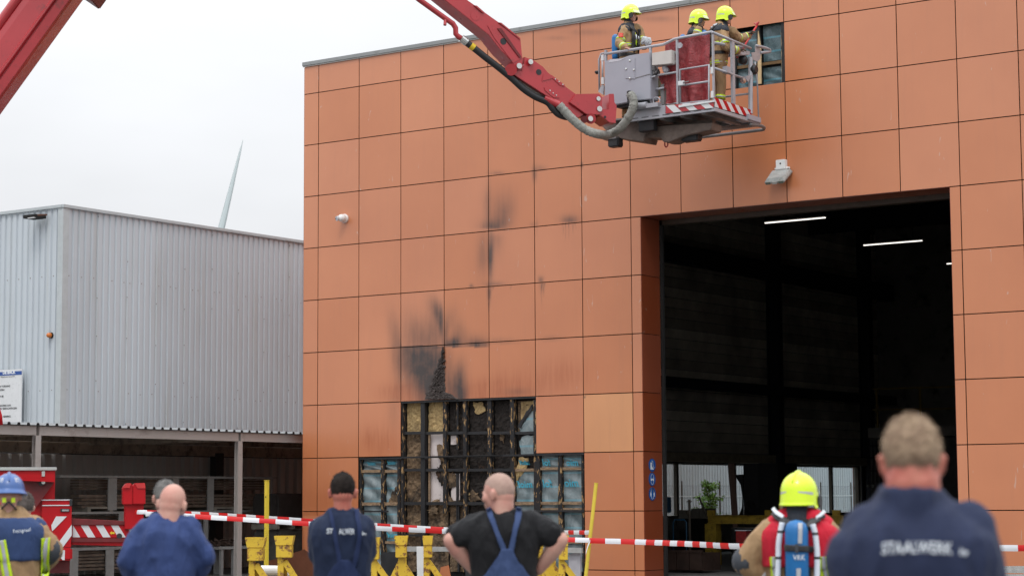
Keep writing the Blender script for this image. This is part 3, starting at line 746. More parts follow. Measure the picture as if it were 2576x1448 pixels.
# ================================================================ GREY CORRUGATED SHED
XS = -36.3
CY = onX(XS, 157, 700).y
STOP = onX(XS, 157, 516).z
SEND = 92.0
def shed_mat(name, c, dark=0.0):
    t = MT(name); p = t.pos(True); oi = t.n('ShaderNodeObjectInfo')
    f = t.mr(t.noise(p, 0.35, 3), .3, .7)
    k = t.mix(f, tuple(v * .95 for v in c), tuple(v * 1.05 for v in c))
    st = t.mr(t.noise(p, 1.0, 5, .7, (3, 3, .18)),   .54, .76, 0, .5); k = t.mix(st, k, tuple(v * q for v, q in zip(c, (.78, .70, .58))))
    hs = t.n('ShaderNodeHueSaturation'); t.l(t.mr(oi.outputs['Random'], 0, 1, .965, 1.035), hs.inputs['Value']); t.l(k, hs.inputs['Color'])
    t.col(hs.outputs[0]); t.set(0.42, 0.0, .5); return t.m
M_shed = shed_mat('blue_grey_sheet', (0.49, 0.535, 0.57))
M_shed_lo = shed_mat('brown_grey_sheet', (0.62, 0.58, 0.54))
M_trim = pm('shed_trim', (0.44, 0.475, 0.485), 0.45, var=0.06)
M_rust = pm('rust_dot', (0.12, 0.05, 0.03), 0.8)
def corr_mesh(name, pitch, depth, n, H, mat, fl=.55, sl=.09):
    """trapezoid-ribbed sheet, n ribs wide along +Y, facing +X, z from 0 to H, with real thickness edges"""
    prof = []
    for k in range(n):
        y = k * pitch; prof += [(y, 0), (y + pitch * fl, 0), (y + pitch * (fl + sl), -depth), (y + pitch * (1 - sl), -depth)]
    prof.append((n * pitch, 0))
    vs = []; fs = []
    for (y, x) in prof: vs += [(x, y, 0), (x, y, H)]
    for k in range(len(prof) - 1): fs.append((2 * k, 2 * k + 2, 2 * k + 3, 2 * k + 1))
    me = bpy.data.meshes.new(name); me.from_pydata(vs, [], fs); me.materials.append(mat); me.update(); return me
shed = thing('grey_shed', 'large blue grey corrugated steel shed behind the open shelter', 'shed', (XS, CY, 0))
def lay(me, root, n, start, step, rotz=0, name='corrugated_sheet'):
    for k in range(n):
        o = link(name, me, root); o.location = Vector(start) + Vector(step) * k; o.rotation_euler = (0, 0, rotz)
ZB = 2.86
me = corr_mesh('corrugated_sheet', .2, .035, 5, STOP - ZB - .02, M_shed)
n_ = int((SEND - CY) / 1.0)
lay(me, shed, n_, (XS, CY + .14, ZB), (0, 1.0, 0))
lay(me, shed, 14, (XS - 1.14, CY, ZB), (-1.0, 0, 0), R(90) + R(180))
me2 = corr_mesh('corrugated_sheet', .2, .035, 5, ZB, M_shed)
lay(me2, shed, n_ - 12, (XS, CY + 12.14, GZ), (0, 1.0, 0))
mb = MB(); mb.bb((XS - .16, CY - .022, ZB), (XS + .022, CY + .0, STOP - .02)).bb((XS + .002, CY + .0005, ZB), (XS + .022, CY + .16, STOP - .02)); mb.build('corner_trim', M_trim, shed)
MB().bb((XS - .02, CY - .04, STOP - .05), (XS + .05, SEND, STOP + .02)).build('roof_trim', M_trim, shed)
MB().bb((XS - 14, CY - .05, STOP - .05), (XS - .0205, CY + .0, STOP + .02)).build('roof_trim', M_trim, shed)
MB().bb((XS - 14.2, CY + .1, STOP - .3), (XS - .1, SEND, STOP - .06)).build('roof', M_trim, shed)
MB().bb((XS - 14, CY + .06, GZ), (XS - .06, SEND - .1, STOP - .3)).build('inner_core', M_black, shed)
# screws and their rust
mb = MB()
for z in (ZB + 1.35, ZB + 4.05):
    for k in range(int((SEND - CY) / .4)):
        if random.random() < .8: mb.box((XS + .002, CY + .2 + k * .4 + random.choice((0, 0, .2)), z + random.uniform(-.02, .02)), (.01, .018, .018))
    for k in range(14): mb.box((XS - .3 - k * .4, CY - .002, z), (.018, .01, .018))
for k in range(10):
    for j in range(6):
        if random.random() < .7: mb.box((XS + .002, CY + .12 + k * 1.0, ZB + .6 + j * 1.0 + random.uniform(-.1, .1)), (.01, .016, .02))
o = mb.build('screw_heads', M_rust, shed); o['kind'] = 'stuff'

p = onY(CY - .05, 103, 548)
t = thing('wall_lamp', 'dark box lamp high on the grey shed gable near its corner', 'lamp', p)
MB().box(p + Vector((0, -.2, 0)), (.42, .36, .08)).build('housing', M_black, t, bevel=.01)
MB().box(p + Vector((.08, -.36, -.045)), (.22, .06, .015)).build('lens', M_lampwhite, t)
MB().beam(p + Vector((.19, 0, .06)), p + Vector((.19, -.3, .02)), .05, .04).build('bracket', M_rust, t)
p = onY(CY - .02, 128, 843)
t = thing('alarm_beacon', 'small orange beacon on the grey shed gable beside its corner', 'beacon', p)
M_amber = pm('amber_plastic', (0.55, 0.16, 0.03), 0.3)
MB().lathe(p, [(.06, 0), (.06, .05), (.055, .09), (.03, .12), (.001, .125)], 16, RX90).build('lens', M_amber, t, smooth=True)
MB().lathe(p, [(.07, -.02), (.07, .015)], 16, RX90).build('base', M_black, t)

# sign board on the gable (only what shows in the picture is lettered)
yS = CY - .16
def gp(x, y, d=0.0): return onY(yS - d, x, y)
a = gp(55, 927); b = gp(52, 1063); wz1 = a.z; wz0 = onY(yS, 52, 1075).z; wx1 = a.x; wx0 = wx1 - 1.75
sg = thing('company_sign', 'white notice board with blue band and small black text on the shed gable', 'sign', (wx1 - .8, yS, wz0))
MB().bb((wx0, yS, wz0), (wx1, yS + .03, wz1)).build('board', pm('sign_board_white', (0.66, 0.67, 0.68), 0.4, var=0.04, dirt=(.4, .42, .42), dirt_amt=.1), sg)
zb1 = gp(55, 932).z; zb0 = gp(55, 941.5).z
MB().bb((wx0, yS - .003, zb0), (wx1, yS - .0005, zb1)).build('blue_band', pm('band_blue', (0.02, 0.075, 0.30), 0.4), sg)
M_txt = pm('text_black', (0.03, 0.03, 0.035), 0.5); M_txtw = M_signwhite
def sign_text(txt, x, y, size, mat, bold=0.003, d=.006, align='LEFT'):
    c = gp(x, y, d); M = Matrix.Translation(c) @ Matrix.Rotation(R(90), 4, 'X'); lettering('lettering', txt, size, M, mat, sg, bold, align)
sign_text('DE BACK', 7, 937, .105, M_txtw, .006)
sign_text('Metaalconservering B.V.', 1.5, 947.5, .052, M_txt, .0)
for tx, y in (('EN TOEGANG', 971.5), ('ODEN', 980.5), ('EN BIJ', 996.5), ('HOUDEN AAN', 1020), ('EN VERPLICHTINGEN', 1027.5), ('HERMING', 1047)):
    x = {'EN TOEGANG': -3, 'ODEN': -2, 'EN BIJ': -3, 'HOUDEN AAN': -2.5, 'EN VERPLICHTINGEN': -1, 'HERMING': 7}[tx]
    sign_text(tx, x, y, .062, M_txt, .0012)
MB().bb((wx1 - .4, yS + .03, wz0 + .2), (wx1 - .34, CY, wz1 - .2)).build('mounting_rail', M_trim, sg)

# ================================================================ OPEN SHELTER (CANOPY)
XC = -31.3
zf = onX(XC, 300, 1077.5).z
CE, CS = 46.0, 19.0
can = thing('open_shelter', 'long open sided shelter with ribbed roof edge and dim corrugated rear wall', 'shelter', (XC, 30, GZ))
M_fascia = pm('fascia_grey', (0.40, 0.37, 0.35), 0.5, var=0.06, scale=1.2, dirt=(0.28, 0.25, 0.23), dirt_amt=.2)
M_under = pm('roof_underside_brown', (0.50, 0.42, 0.34), 0.8, var=0.25, scale=1.5, dirt=(.08, .06, .05), dirt_amt=.5)
y1_, y2_ = onX(XC, 100, 1200).y, onX(XC, 603, 1200).y
zl = zf - .185
for a, b in ((CS, y1_ - .09), (y1_ - .03, y2_ - .03), (y2_ + .03, CE)):
    MB().bb((XC - .08, a, zl), (XC, b - .02, zf)).build('fascia_beam', M_fascia, can)
# roof sheets, seen end-on at the edge
def roof_sheet(n, pitch, L):
    prof = []
    for k in range(n):
        y = k * pitch; prof += [(y, .0), (y + pitch * .62, .0), (y + pitch * .70, .046), (y + pitch * .92, .046)]
    prof.append((n * pitch, .0)); vs = []; fs = []
    th = .006
    for (y, z) in prof: vs += [(0, y, z), (-L, y, z + .12), (0, y, z + th), (-L, y, z + .12 + th)]
    for k in range(len(prof) - 1):
        i = 4 * k; j = i + 4; fs += [(i, j, j + 1, i + 1), (i + 2, i + 3, j + 3, j + 2), (i, i + 2, j + 2, j)]
    me = bpy.data.meshes.new('roof_sheet'); me.from_pydata(vs, [], fs); me.materials.append(pm('roof_sheet_pale', (0.30, 0.31, 0.315), .6, var=.1)); me.update(); return me
me = roof_sheet(4, .25, 4.9)
k = 0
while CS + k < CE - .9:
    o = link('roof_sheet', me, can); o.location = (XC + .06, CS + k, zf + .012); k += 1
# dark rib plugs at the edge
mb = MB()
for q in range(int((CE - CS) / .25)):
    y = CS + q * .25; mb.ngon([(XC + .055, y + .158, zf + .02), (XC + .055, y + .172, zf + .058), (XC + .055, y + .232, zf + .058), (XC + .055, y + .246, zf + .02)], (-.01, 0, 0))
o = mb.build('rib_fillers', M_black, can); o['kind'] = 'stuff'
def h_post(y, root, z1):
    MB().bb((XC - .10, y - .07, GZ), (XC - .088, y + .07, z1)).bb((XC - .012 + .012, y - .07, GZ), (XC + .012, y + .07, z1)).bb((XC - .088, y - .006, GZ), (XC, y + .006, z1)).build('post', M_fascia, root)
for y in (y1_ - .06, y2_, y1_ - 5.9): h_post(y, can, zl)
for y in (y1_ - .06, y2_, y1_ - 5.9, CE - .1):
    MB().bb((XS + .06, y - .06, zl + .0), (XC - .1, y + .06, zl + .17)).build('rafter', M_under, can)
for k, x in enumerate((-35.9, -34.6, -33.3, -32.2)):
    MB().bb((x, CS, zl + .175), (x + .1, CE, zl + .24)).build('purlin', M_under, can)
MB().bb((XS + .04, CS, 2.72), (XS + .28, CE, 2.98)).build('rear_beam', M_under, can)
MB().bb((XS + .3, CS, 2.98), (XS + .5, CE, 3.12)).build('rear_beam', M_under, can)
me = corr_mesh('rear_wall_sheet', .33, .09, 3, 2.8, M_shed_lo, .5, .1)
k = 0
while CS + k * .99 < CE: o = link('rear_wall_sheet', me, can); o.location = (XS + .10, CS + k * .99, GZ); k += 1
MB().bb((XS + .11, y2_ - 4.0, 1.32), (XS + .2, CE, 1.5)).build('wall_rail', pm('rail_grey', (.22, .21, .2), .6), can)
MB().bb((XS + .11, onX(XS, 520, 1200).y, GZ), (XS + .32, onX(XS, 520, 1200).y + .28, 2.8)).build('wall_post', pm('post_dark', (.045, .042, .04), .7), can)

# ================================================================ STORAGE RACK WITH STEEL STOCK
M_rack = pm('rack_grey', (0.36, 0.36, 0.35), 0.6, var=0.1, dirt=(.3, .28, .25))
M_stock = pm('dark_steel_stock', (0.15, 0.115, 0.09), 0.6, var=0.4, scale=6, dirt=(.12, .06, .03), dirt_amt=.3)
XR = -33.4
def ry(px, X=XR): return onX(X, px, 1250).y
def rz(px, py, X=XR): return onX(X, px, py).z
rack = thing('storage_rack', 'long grey steel rack loaded with dark planks and profiles', 'rack', (XR, ry(300), GZ))
L0, L1 = ry(150), ry(697)
for y_, h in ((1194.5, .05), (1286, .05), (1376, .06)):
    z = rz(213, y_); MB().bb((XR - 1.1, L0, z - h), (XR, L1 if y_ < 1300 else ry(560), z)).build('shelf', M_rack, rack)
z0 = rz(213, 1194.5)
for x_, w_ in ((284, .26), (443, .2), (531, .2), (683, .14)):
    MB().bb((XR - .04, ry(x_) - w_ / 2, rz(x_, 1282)), (XR - .01, ry(x_) + w_ / 2, z0 - .055)).build('upright', M_rack, rack)
for x_, w_ in ((310, .22), (520, .14)):
    MB().bb((XR - .04, ry(x_) - w_ / 2, rz(x_, 1372)), (XR - .01, ry(x_) + w_ / 2, rz(x_, 1290))).build('upright', M_rack, rack)
for x_ in (280, 190, 420, 550): MB().bb((XR - .04, ry(x_) - .12, GZ), (XR - .01, ry(x_) + .12, rz(x_, 1380))).build('upright', M_rack, rack)
# each visible bar of stock
def bar(X, xa, xb, y0, y1, label, grp=None):
    grp = {1: 'bars stored on the middle rack shelf', 2: 'bars stored on the upper rack shelf'}.get(grp, {3: 'bars stored between rack shelves'}.get(grp, 'bars stored on the lowest rack shelf'))
    ya, yb = ry(xa), ry(xb); zt, zb = rz(xa, y0), rz(xa, y1)
    o = MB().bb((X - .28, ya, zb), (X, yb, zt)).build('stock_bar', M_stock, None, bevel=.008); return tag(o, label, 'steel bar', grp)
k = 0
lab = 'dark rusty steel bar lying in the stacked stock on the grey rack'
for y in (1243, 1252, 1261, 1270): bar(XR - .08 - .02 * (k % 3), 205 + 8 * (k % 2), 660 - 12 * (k % 3), y, y + 7.2, 'dark rusty steel bar in the stack under the upper rack shelf', 1); k += 1
for y in (1204, 1211, 1218, 1225): bar(XR - .3, 222, 690, y, y + 5.5, 'thin dark steel bar right below the topmost rack shelf', 2); k += 1
for y in (1386, 1394, 1402.5, 1411, 1420, 1429): bar(XR - .06 - .03 * (k % 3), 180, 470, y, y + 6.6, 'dark rusty steel bar in the pile near the ground under the rack'); k += 1
for y in (1298, 1306, 1318, 1340): bar(XR - .4, 190, 520, y, y + 6, 'dark steel bar between the middle and lowest rack shelves', 3); k += 1
M_pal = pm('grey_pallet_wood', (0.28, 0.26, 0.22), .8, var=.2, scale=8)
for k, (xa, xb, ya) in enumerate(((222, 345, 1277), (393, 433, 1277), (540, 640, 1277))):
    t = thing('pallet', ['grey timber pallet on the lower rack shelf near the truck', 'short grey pallet piece standing mid rack shelf', 'grey pallet on the rack shelf behind the bald man in blue'][k], 'pallet', (XR, ry(xa), rz(xa, 1286)), 'pallets on the grey rack')
    z = rz(xa, 1286); h = rz(xa, ya - 3) - z
    MB().bb((XR - .9, ry(xa), z + h * .6), (XR - .02, ry(xb), z + h)).build('deck', M_pal, t)
    for f in (0, .5, 1):
        y = ry(xa) + (ry(xb) - ry(xa)) * f * .9; MB().bb((XR - .9, y, z), (XR - .02, y + .1, z + h * .6)).build('block', M_pal, t)

# low table with scrap, dark crates at the hall corner
XT = -32.6
def ty(px): return onX(XT, px, 1300).y
tb = thing('scrap_table', 'low grey steel table carrying a heap of rusty scrap', 'table', (XT, ty(850), GZ))
# (the heap sits between shelter post and rack)
def tz(px, py): return onX(XT, px, py).z
MB().bb((XT - .9, ty(552), tz(552, 1374) - .06), (XT, ty(590) + 1.0, tz(552, 1374))).build('table_top', M_rack, tb)
for q in (560, 590): MB().bb((XT - .1, ty(q), GZ), (XT - .03, ty(q) + .07, tz(552, 1380))).build('leg', M_rack, tb)
M_scrap = pm('rusty_scrap', (0.085, 0.055, 0.042), .8, var=.5, scale=10)
sc_ = MB()
for k in range(70):
    f = random.random(); y = ty(548) + f * 1.45; z = tz(552, 1371) + abs(random.gauss(0, .07)) * (1 - abs(f - .5)); x = XT - .45 + random.uniform(-.3, .3)
    M3 = Matrix.Rotation(random.uniform(0, 3), 3, random.choice('XYZ')) @ Matrix.Rotation(random.uniform(0, 3), 3, 'Z')
    sc_.box((x, y, z), (random.uniform(.06, .3), random.uniform(.04, .12), .015), M3)
o = sc_.build('scrap_heap', M_scrap, None, kind='stuff'); o['label'] = 'heap of rusty scrap offcuts on the low table under the shelter'
def crate_dark(px0, px1, py0, py1, label, X=-32.0, mat=None, dd=.8):
    ya, yb = onX(X, px0, 1300).y, onX(X, px1, 1300).y; zt, zb = onX(X, px0, py0).z, onX(X, px0, py1).z
    t = thing('wrapped_pallet_load', label, 'wrapped load', (X, ya, zb), 'dark wrapped loads by the hall corner')
    mb = MB(); mb.bb((X - dd, ya, zb + .12), (X, yb, zt)); mb.build('load', mat or pm('dark_wrap', (.035, .03, .028), .5, var=.3), t, bevel=.06)
    for f in (0, .5, .95): MB().bb((X - dd, ya + (yb - ya) * f, zb), (X, ya + (yb - ya) * f + .08, zb + .1)).build('pallet_block', M_pal, t)
    MB().bb((X - dd, ya, zb + .1), (X, yb, zb + .12)).build('pallet_deck', M_pal, t)
    return t
crate_dark(697, 775, 1240, 1330, 'upper dark wrapped load stacked beside the hall corner')
crate_dark(700, 775, 1332, 1440, 'lower dusty wrapped load under another beside the hall corner', mat=pm('dusty_wrap', (.09, .085, .075), .6, var=.3))

# ================================================================ WIND TURBINE FAR BEHIND
D_ = 520.0
hub = dep(D_, 512, 760); tip = dep(D_, 611, 352)
M_turb = pm('turbine_grey', (0.55, 0.62, 0.63), .4, var=.04)
tu = thing('wind_turbine', 'slender wind turbine blade rising far behind the grey shed', 'wind turbine', (hub.x, hub.y + 4, GZ))
ax = (hub - EYE).normalized(); ax.z = 0; ax.normalize()
bd = (tip - hub); L = bd.length; bd.normalize(); sd_ = bd.cross(ax).normalized()
for k in range(3):
    Rm = Matrix.Rotation(R(120 * k), 3, ax); d_ = Rm @ bd; s2 = Rm @ sd_
    rg = []
    for j, (f, cw, th) in enumerate(((0, .8, .8), (.06, .9, .7), (.18, 1.6, .5), (.4, 1.15, .3), (.7, .72, .2), (.92, .34, .1), (1, .06, .03))):
        c = hub + d_ * (L * f); rg.append([c + s2 * (cw * a) + ax * (th * b) for a, b in ((-.75, 0), (-.3, .5), (.3, .35), (.85, 0), (.3, -.35), (-.3, -.5))])
    vs = [v for q in rg for v in q]; fs = [(6 * i + m_, 6 * i + (m_ + 1) % 6, 6 * i + 6 + (m_ + 1) % 6, 6 * i + 6 + m_) for i in range(6) for m_ in range(6)]
    MB().add(vs, fs).build('blade', M_turb, tu, smooth=True)
MB().tube([hub - ax * 1.5, hub + ax * 1.2], [1.1, 1.5], 16).build('hub', M_turb, tu, smooth=True)
MB().beam(hub + ax * 1.2, hub + ax * 8, 3, 3).build('nacelle', M_turb, tu, bevel=.3)
MB().tube([(hub.x + ax.x * 4, hub.y + ax.y * 4, GZ), (hub.x + ax.x * 4, hub.y + ax.y * 4, hub.z)], [2.2, 1.2], 20).build('tower', M_turb, tu, smooth=True)

# ================================================================ INSIDE THE HALL AND IN THE ALLEY
# alley: wire fence and a sapling seen through the windows
xf = -33.6
fe = thing('wire_fence', 'thin wire mesh fence seen through the hall windows', 'fence', (xf, 60, GZ))
for k in range(12):
    y = 48 + k * 2.5; MB().cyl((xf, y, GZ), (xf, y, 2.15), .025, 8).build('fence_post', M_mull, fe)
    mb = MB()
    for j in range(25): mb.box((xf, y + .05 + j * .1, 1.0), (.004, .004, 2.0))
    for z in (.1, .6, 1.1, 1.6, 2.0): mb.box((xf, y + 1.25, z), (.006, 2.45, .006))
    o = mb.build('wire_panel', M_mull, fe); o['kind'] = 'stuff'
MB().cyl((xf + .02, 48, 1.66), (xf + .02, 78, 1.66), .012, 6).build('top_wire', M_signwhite, fe)
M_leaf = pm('sapling_leaf', (0.20, 0.36, 0.07), .6, var=.35, scale=3)
xb = -33.2; by = onX(xb, 1783, 1240).y
tr_ = thing('sapling', 'leafy green sapling growing outside the hall window', 'sapling', (xb, by, GZ))
mb = MB(); lf = MB(); rr = random.Random(3)
mb.tube([(xb, by, GZ), (xb + .03, by + .05, .9), (xb, by - .1, 1.7), (xb, by - .25, 2.15)], [.03, .022, .014, .006], 6)
for k in range(26):
    z = .7 + k * .052; a = rr.uniform(0, 6.28); L_ = rr.uniform(.2, .62) * (1.15 - (z - .7) * .45); c = Vector((xb, by - .1 * (z - .9), z)); e_ = c + Vector((math.cos(a) * L_, math.sin(a) * L_, rr.uniform(-.05, .25)))
    mb.tube([c, e_], [.008, .003], 5)
    for j in range(46):
        q = c.lerp(e_, rr.uniform(.25, 1.1)) + Vector([rr.gauss(0, .055) for _ in range(3)]); u = Vector([rr.uniform(-1, 1) for _ in range(3)]).normalized() * .05; v = u.cross(Vector([rr.uniform(-1, 1) for _ in range(3)])).normalized() * .028
        lf.add([q - u, q + v, q + u, q - v], [(0, 1, 2, 3)])
mb.build('stem', pm('bark', (.12, .09, .06), .8), tr_)
o = lf.build('foliage', M_leaf, tr_, fixn=False); o['kind'] = 'stuff'

def ip(D, x, y): return dep(D, x, y)
def I_(x, y, Y): return onY(Y, x, y)
# yellow beam on stands  (parallel to the facade)
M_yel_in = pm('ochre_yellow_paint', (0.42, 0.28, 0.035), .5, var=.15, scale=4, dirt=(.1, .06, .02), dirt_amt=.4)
YB = 43.5
a = I_(1778, 1295, YB); b = I_(2119, 1292, YB)
bm_ = thing('yellow_steel_bench', 'heavy yellow steel beam bench standing inside the doorway', 'workbench', ((a.x + b.x) / 2, YB, 0))
zt = a.z; h = .2
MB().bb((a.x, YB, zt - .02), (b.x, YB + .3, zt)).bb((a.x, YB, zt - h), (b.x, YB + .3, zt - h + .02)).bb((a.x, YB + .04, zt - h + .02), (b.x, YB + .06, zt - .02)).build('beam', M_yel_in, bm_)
for f in (0.02, .98):
    x = a.x + (b.x - a.x) * f; MB().bb((x - .15, YB + .02, 0), (x + .15, YB + .28, zt - h - .001)).build('leg', M_yel_in, bm_)
for px in (1790, 2105, 1935):
    c = I_(px, 1290, YB + .1); MB().bb((c.x - .1, YB + .05, zt + .001), (c.x + .1, YB + .1, zt + .12)).bb((c.x - .1, YB + .101, zt + .001), (c.x - .07, YB + .2, zt + .12)).build('end_stop', M_yel_in, bm_)
c = I_(1905, 1324, YB + .035)
MB().box((c.x, YB + .03, zt - h / 2), (.16, .02, .15)).build('gusset_plate', M_yel_in, bm_)
# tall black tank
YT = 47.0
a = I_(1868, 1166, YT); b = I_(1960, 1166, YT); cx = (a.x + b.x) / 2; rad = (b.x - a.x) / 2
tk = thing('black_machine', 'tall black box shaped machine with a curved side plate', 'machine', (cx, YT + rad, 0))
MB().bb((cx - rad, YT, .02), (cx - .05, YT + .9, a.z)).build('cabinet', pm('matt_black', (.02, .02, .022), .55, var=.2), tk, bevel=.02)
MB().bb((cx - .04, YT - .12, .02), (cx + rad, YT + 1.0, a.z + .01)).build('cabinet', pm('matt_black_deep', (.008, .008, .009), .6, var=.2), tk, bevel=.02)
pts = [I_(x, y, YT + .1) for x, y in ((1847, 1193), (1868, 1192), (1868, 1297), (1857, 1297), (1865.7, 1275), (1867, 1249), (1862, 1218))]
MB().ngon(pts, (0, .05, 0)).build('side_plate', pm('matt_black', (.02, .02, .022), .5), tk)
ps = MB(); c = I_(1885, 1275, YT - .3)
for r_ in (.17, .15, .19, .13): ps.tube([(c.x + r_ * .75 * math.cos(t_) , YT - .25 + .02 * math.sin(t_ * 3 + r_ * 9), c.z + r_ * math.sin(t_)) for t_ in [6.2832 * k / 22 for k in range(23)]], .011, 6, False)
tag(ps.build('cable_coil', M_black, None, smooth=True), 'black cable coil hanging against the tall black machine', 'cable coil')
# leaning brown plate
a, b = I_(1829.5, 1164, 46.5), I_(1845, 1164, 46.5); c_, d_ = I_(1855, 1330, 45.6), I_(1843, 1330, 45.6)
tag(MB().ngon([a, b, c_, d_], (0, .06, 0)).build('leaning_plank', pm('rose_brown_steel', (.16, .10, .08), .6), None), 'reddish brown plank leaning beside the black machine', 'plank')
# dark bin under the tape, trolley, post, crates
YD = 38.6
a, b = I_(1669, 1384, YD), I_(1765, 1384, YD)
bn = thing('steel_skip', 'dark brown steel skip just inside the doorway', 'skip', ((a.x + b.x) / 2, YD, 0))
M_skip = pm('skip_brown', (.045, .026, .02), .5, var=.4, scale=3)
for k in range(3):
    x0 = a.x + (b.x - a.x) * k / 3; x1 = a.x + (b.x - a.x) * (k + 1) / 3; MB().bb((x0 + .01, YD, .08), (x1 - .01, YD + .05, a.z - .03)).build('side_panel', M_skip, bn)
MB().bb((a.x, YD + .055, .06), (b.x, YD + .8, a.z - .04)).build('body', M_skip, bn)
MB().bb((a.x - .02, YD - .02, a.z - .029), (b.x + .02, YD + .03, a.z + .02)).build('rim', M_skip, bn)
YQ = 41.0
c = I_(1706, 1365, YQ)
tl = thing('hand_trolley', 'blue tubular hand trolley near the doorway edge', 'trolley', (c.x, YQ, 0))
M_tblue = pm('trolley_blue', (.02, .09, .17), .4)
q = [I_(x, y, YQ) for x, y in ((1693, 1372), (1693, 1312), (1697, 1306), (1721, 1306), (1726, 1312), (1726, 1372))]
MB().tube([(q[0].x, YQ, .15)] + q[1:5] + [(q[5].x, YQ, .15)], .014, 8).build('frame', M_tblue, tl, smooth=True)
MB().bb((q[0].x, YQ - .3, .12), (q[5].x, YQ, .15)).build('toe_plate', M_tblue, tl)
for s_ in (q[0].x - .05, q[5].x + .05): MB().cyl((s_ - .03, YQ + .05, .13), (s_ + .03, YQ + .05, .13), .12, 16).build('wheel', M_black, tl)
c = I_(1713, 1318, 41.3); tag(MB().box(c, (.24, .04, .22)).build('dark_bag', M_black, None, bevel=.02), 'black bag hung on the blue hand trolley', 'bag')
YP = 42.0
c = I_(1734, 1300, YP); zt = I_(1734, 1255, YP).z
ps = thing('pipe_stand', 'thin dark pipe stand with cross handle in the doorway', 'stand', (c.x, YP, 0))
MB().cyl((c.x, YP, 0), (c.x, YP, zt), .03, 10).build('column', M_mull, ps); MB().cyl((c.x - .07, YP, zt - .05), (c.x + .07, YP, zt - .05), .012, 8).build('handle', M_mull, ps)
MB().bb((c.x - .25, YP - .2, .0), (c.x + .25, YP + .2, .03)).build('foot', M_mull, ps)
MB().cyl((c.x - .035, YP - .03, zt - .3), (c.x - .035, YP + .03, zt - .3), .05, 10).build('clamp', M_mull, ps)
tag(MB().tube([I_(1758, 1249, 45), I_(1779, 1303, 45)], .025, 8).build('leaning_bar', M_mull, None), 'thin dark bar leaning in front of the window', 'bar')
for k, (xa, xb_, ya, yb_, Y_) in enumerate(((1738, 1774, 1277, 1303, 49.6), (1706, 1732, 1281, 1303, 48.8))):
    a, b = I_(xa, ya, Y_), I_(xb_, yb_, Y_)
    t = thing('timber_crate', ['grey timber crate behind the thin pipe stand', 'grey timber crate nearer the doorway edge'][k], 'crate', ((a.x + b.x) / 2, Y_, 0), 'timber crates by the hall window')
    for j in range(3): MB().bb((a.x, Y_, b.z + (a.z - b.z) * j / 3 + .006), (b.x, Y_ + .03, b.z + (a.z - b.z) * (j + 1) / 3 - .006)).build('board', M_pal, t)
    MB().bb((a.x, Y_ + .031, b.z), (b.x, Y_ + .6, a.z - .01)).build('body', M_pal, t)
    MB().bb((a.x, Y_ + .05, 0), (b.x, Y_ + .55, b.z - .001)).build('pedestal', M_black, t)
YD2 = 42.2
a, b = I_(1824, 1327, YD2), I_(1894, 1327, YD2); r_ = (b.x - a.x) / 2
dr_ = thing('black_drum', 'black open drum on the floor under the yellow beam', 'drum', ((a.x + b.x) / 2, YD2 + r_, 0))
MB().lathe(((a.x + b.x) / 2, YD2 + r_, .005), [(r_ * .96, 0), (r_, .02), (r_ * .97, a.z * .5), (r_, a.z), (r_ * .94, a.z), (r_ * .9, a.z - .06)], 28).build('shell', M_black, dr_, smooth=True)
MB().lathe(((a.x + b.x) / 2, YD2 + r_, a.z + .006), [(r_ * 1.01, -.02), (r_ * 1.02, 0), (r_ * .95, .004)], 28).build('rim', pm('drum_rim', (.15, .15, .15), .3, .5), dr_)
c = I_(1868, 1346, 40.5)
rb = thing('red_box', 'small red box with clear wrap beside the firefighter helmet', 'box', (c.x, 40.5, 0))
c = I_(1869, 1349, 39.9)
MB().box(c, (.26, .2, .26)).build('carton', pm('deep_red_box', (.22, .02, .02), .4, var=.3, scale=20), rb, bevel=.01)
MB().box(c + Vector((0, 0, .14)), (.3, .22, .02)).build('wrap', pm('clear_wrap', (.6, .62, .65), .15), rb, bevel=.008)
MB().bb((c.x - .2, c.y - .12, .0), (c.x + .2, c.y + .12, c.z - .131)).build('pedestal', M_black, rb)
# mezzanine railing, white cable board at the back of the hall
MZ = thing('mezzanine_railing', 'dim yellow guard rail of a mezzanine deep inside the hall', 'railing', (-22, 60, 3.2))
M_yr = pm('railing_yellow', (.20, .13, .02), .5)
YM = 58.0
r1, r2, r3, r4 = I_(2195, 978, YM), I_(2420, 971, YM), I_(2195, 1030, YM), I_(2420, 1026, YM)
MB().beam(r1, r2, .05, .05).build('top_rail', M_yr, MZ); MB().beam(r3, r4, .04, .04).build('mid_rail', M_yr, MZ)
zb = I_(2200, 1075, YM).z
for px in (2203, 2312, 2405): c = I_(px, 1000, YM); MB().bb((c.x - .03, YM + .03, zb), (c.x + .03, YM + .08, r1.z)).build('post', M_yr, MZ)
MB().bb((r1.x - .2, YM, zb - .3), (XE - .4, YM + 8, zb)).build('deck', M_inner, MZ)
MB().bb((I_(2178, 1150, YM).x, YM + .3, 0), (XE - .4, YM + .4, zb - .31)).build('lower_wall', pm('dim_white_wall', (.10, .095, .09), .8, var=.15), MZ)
ch = thing('chain_rack', 'hanging dark chains and slings on a pale wall inside', 'chain rack', (I_(2205, 1150, YM).x, YM, 0))
for k in range(6):
    px = 2183 + k * 10; a = I_(px, 1108, YM + .15); b = I_(px + 2, 1222 - 6 * (k % 3), YM + .15)
    MB().tube([a, a.lerp(b, .3) + Vector((.03, 0, 0)), b], .016, 6).build('chain', M_black, ch)
for y in (1120, 1150, 1183): MB().beam(I_(2180, y, YM + .2), I_(2245, y, YM + .2), .02, .03).build('hook_bar', M_black, ch)
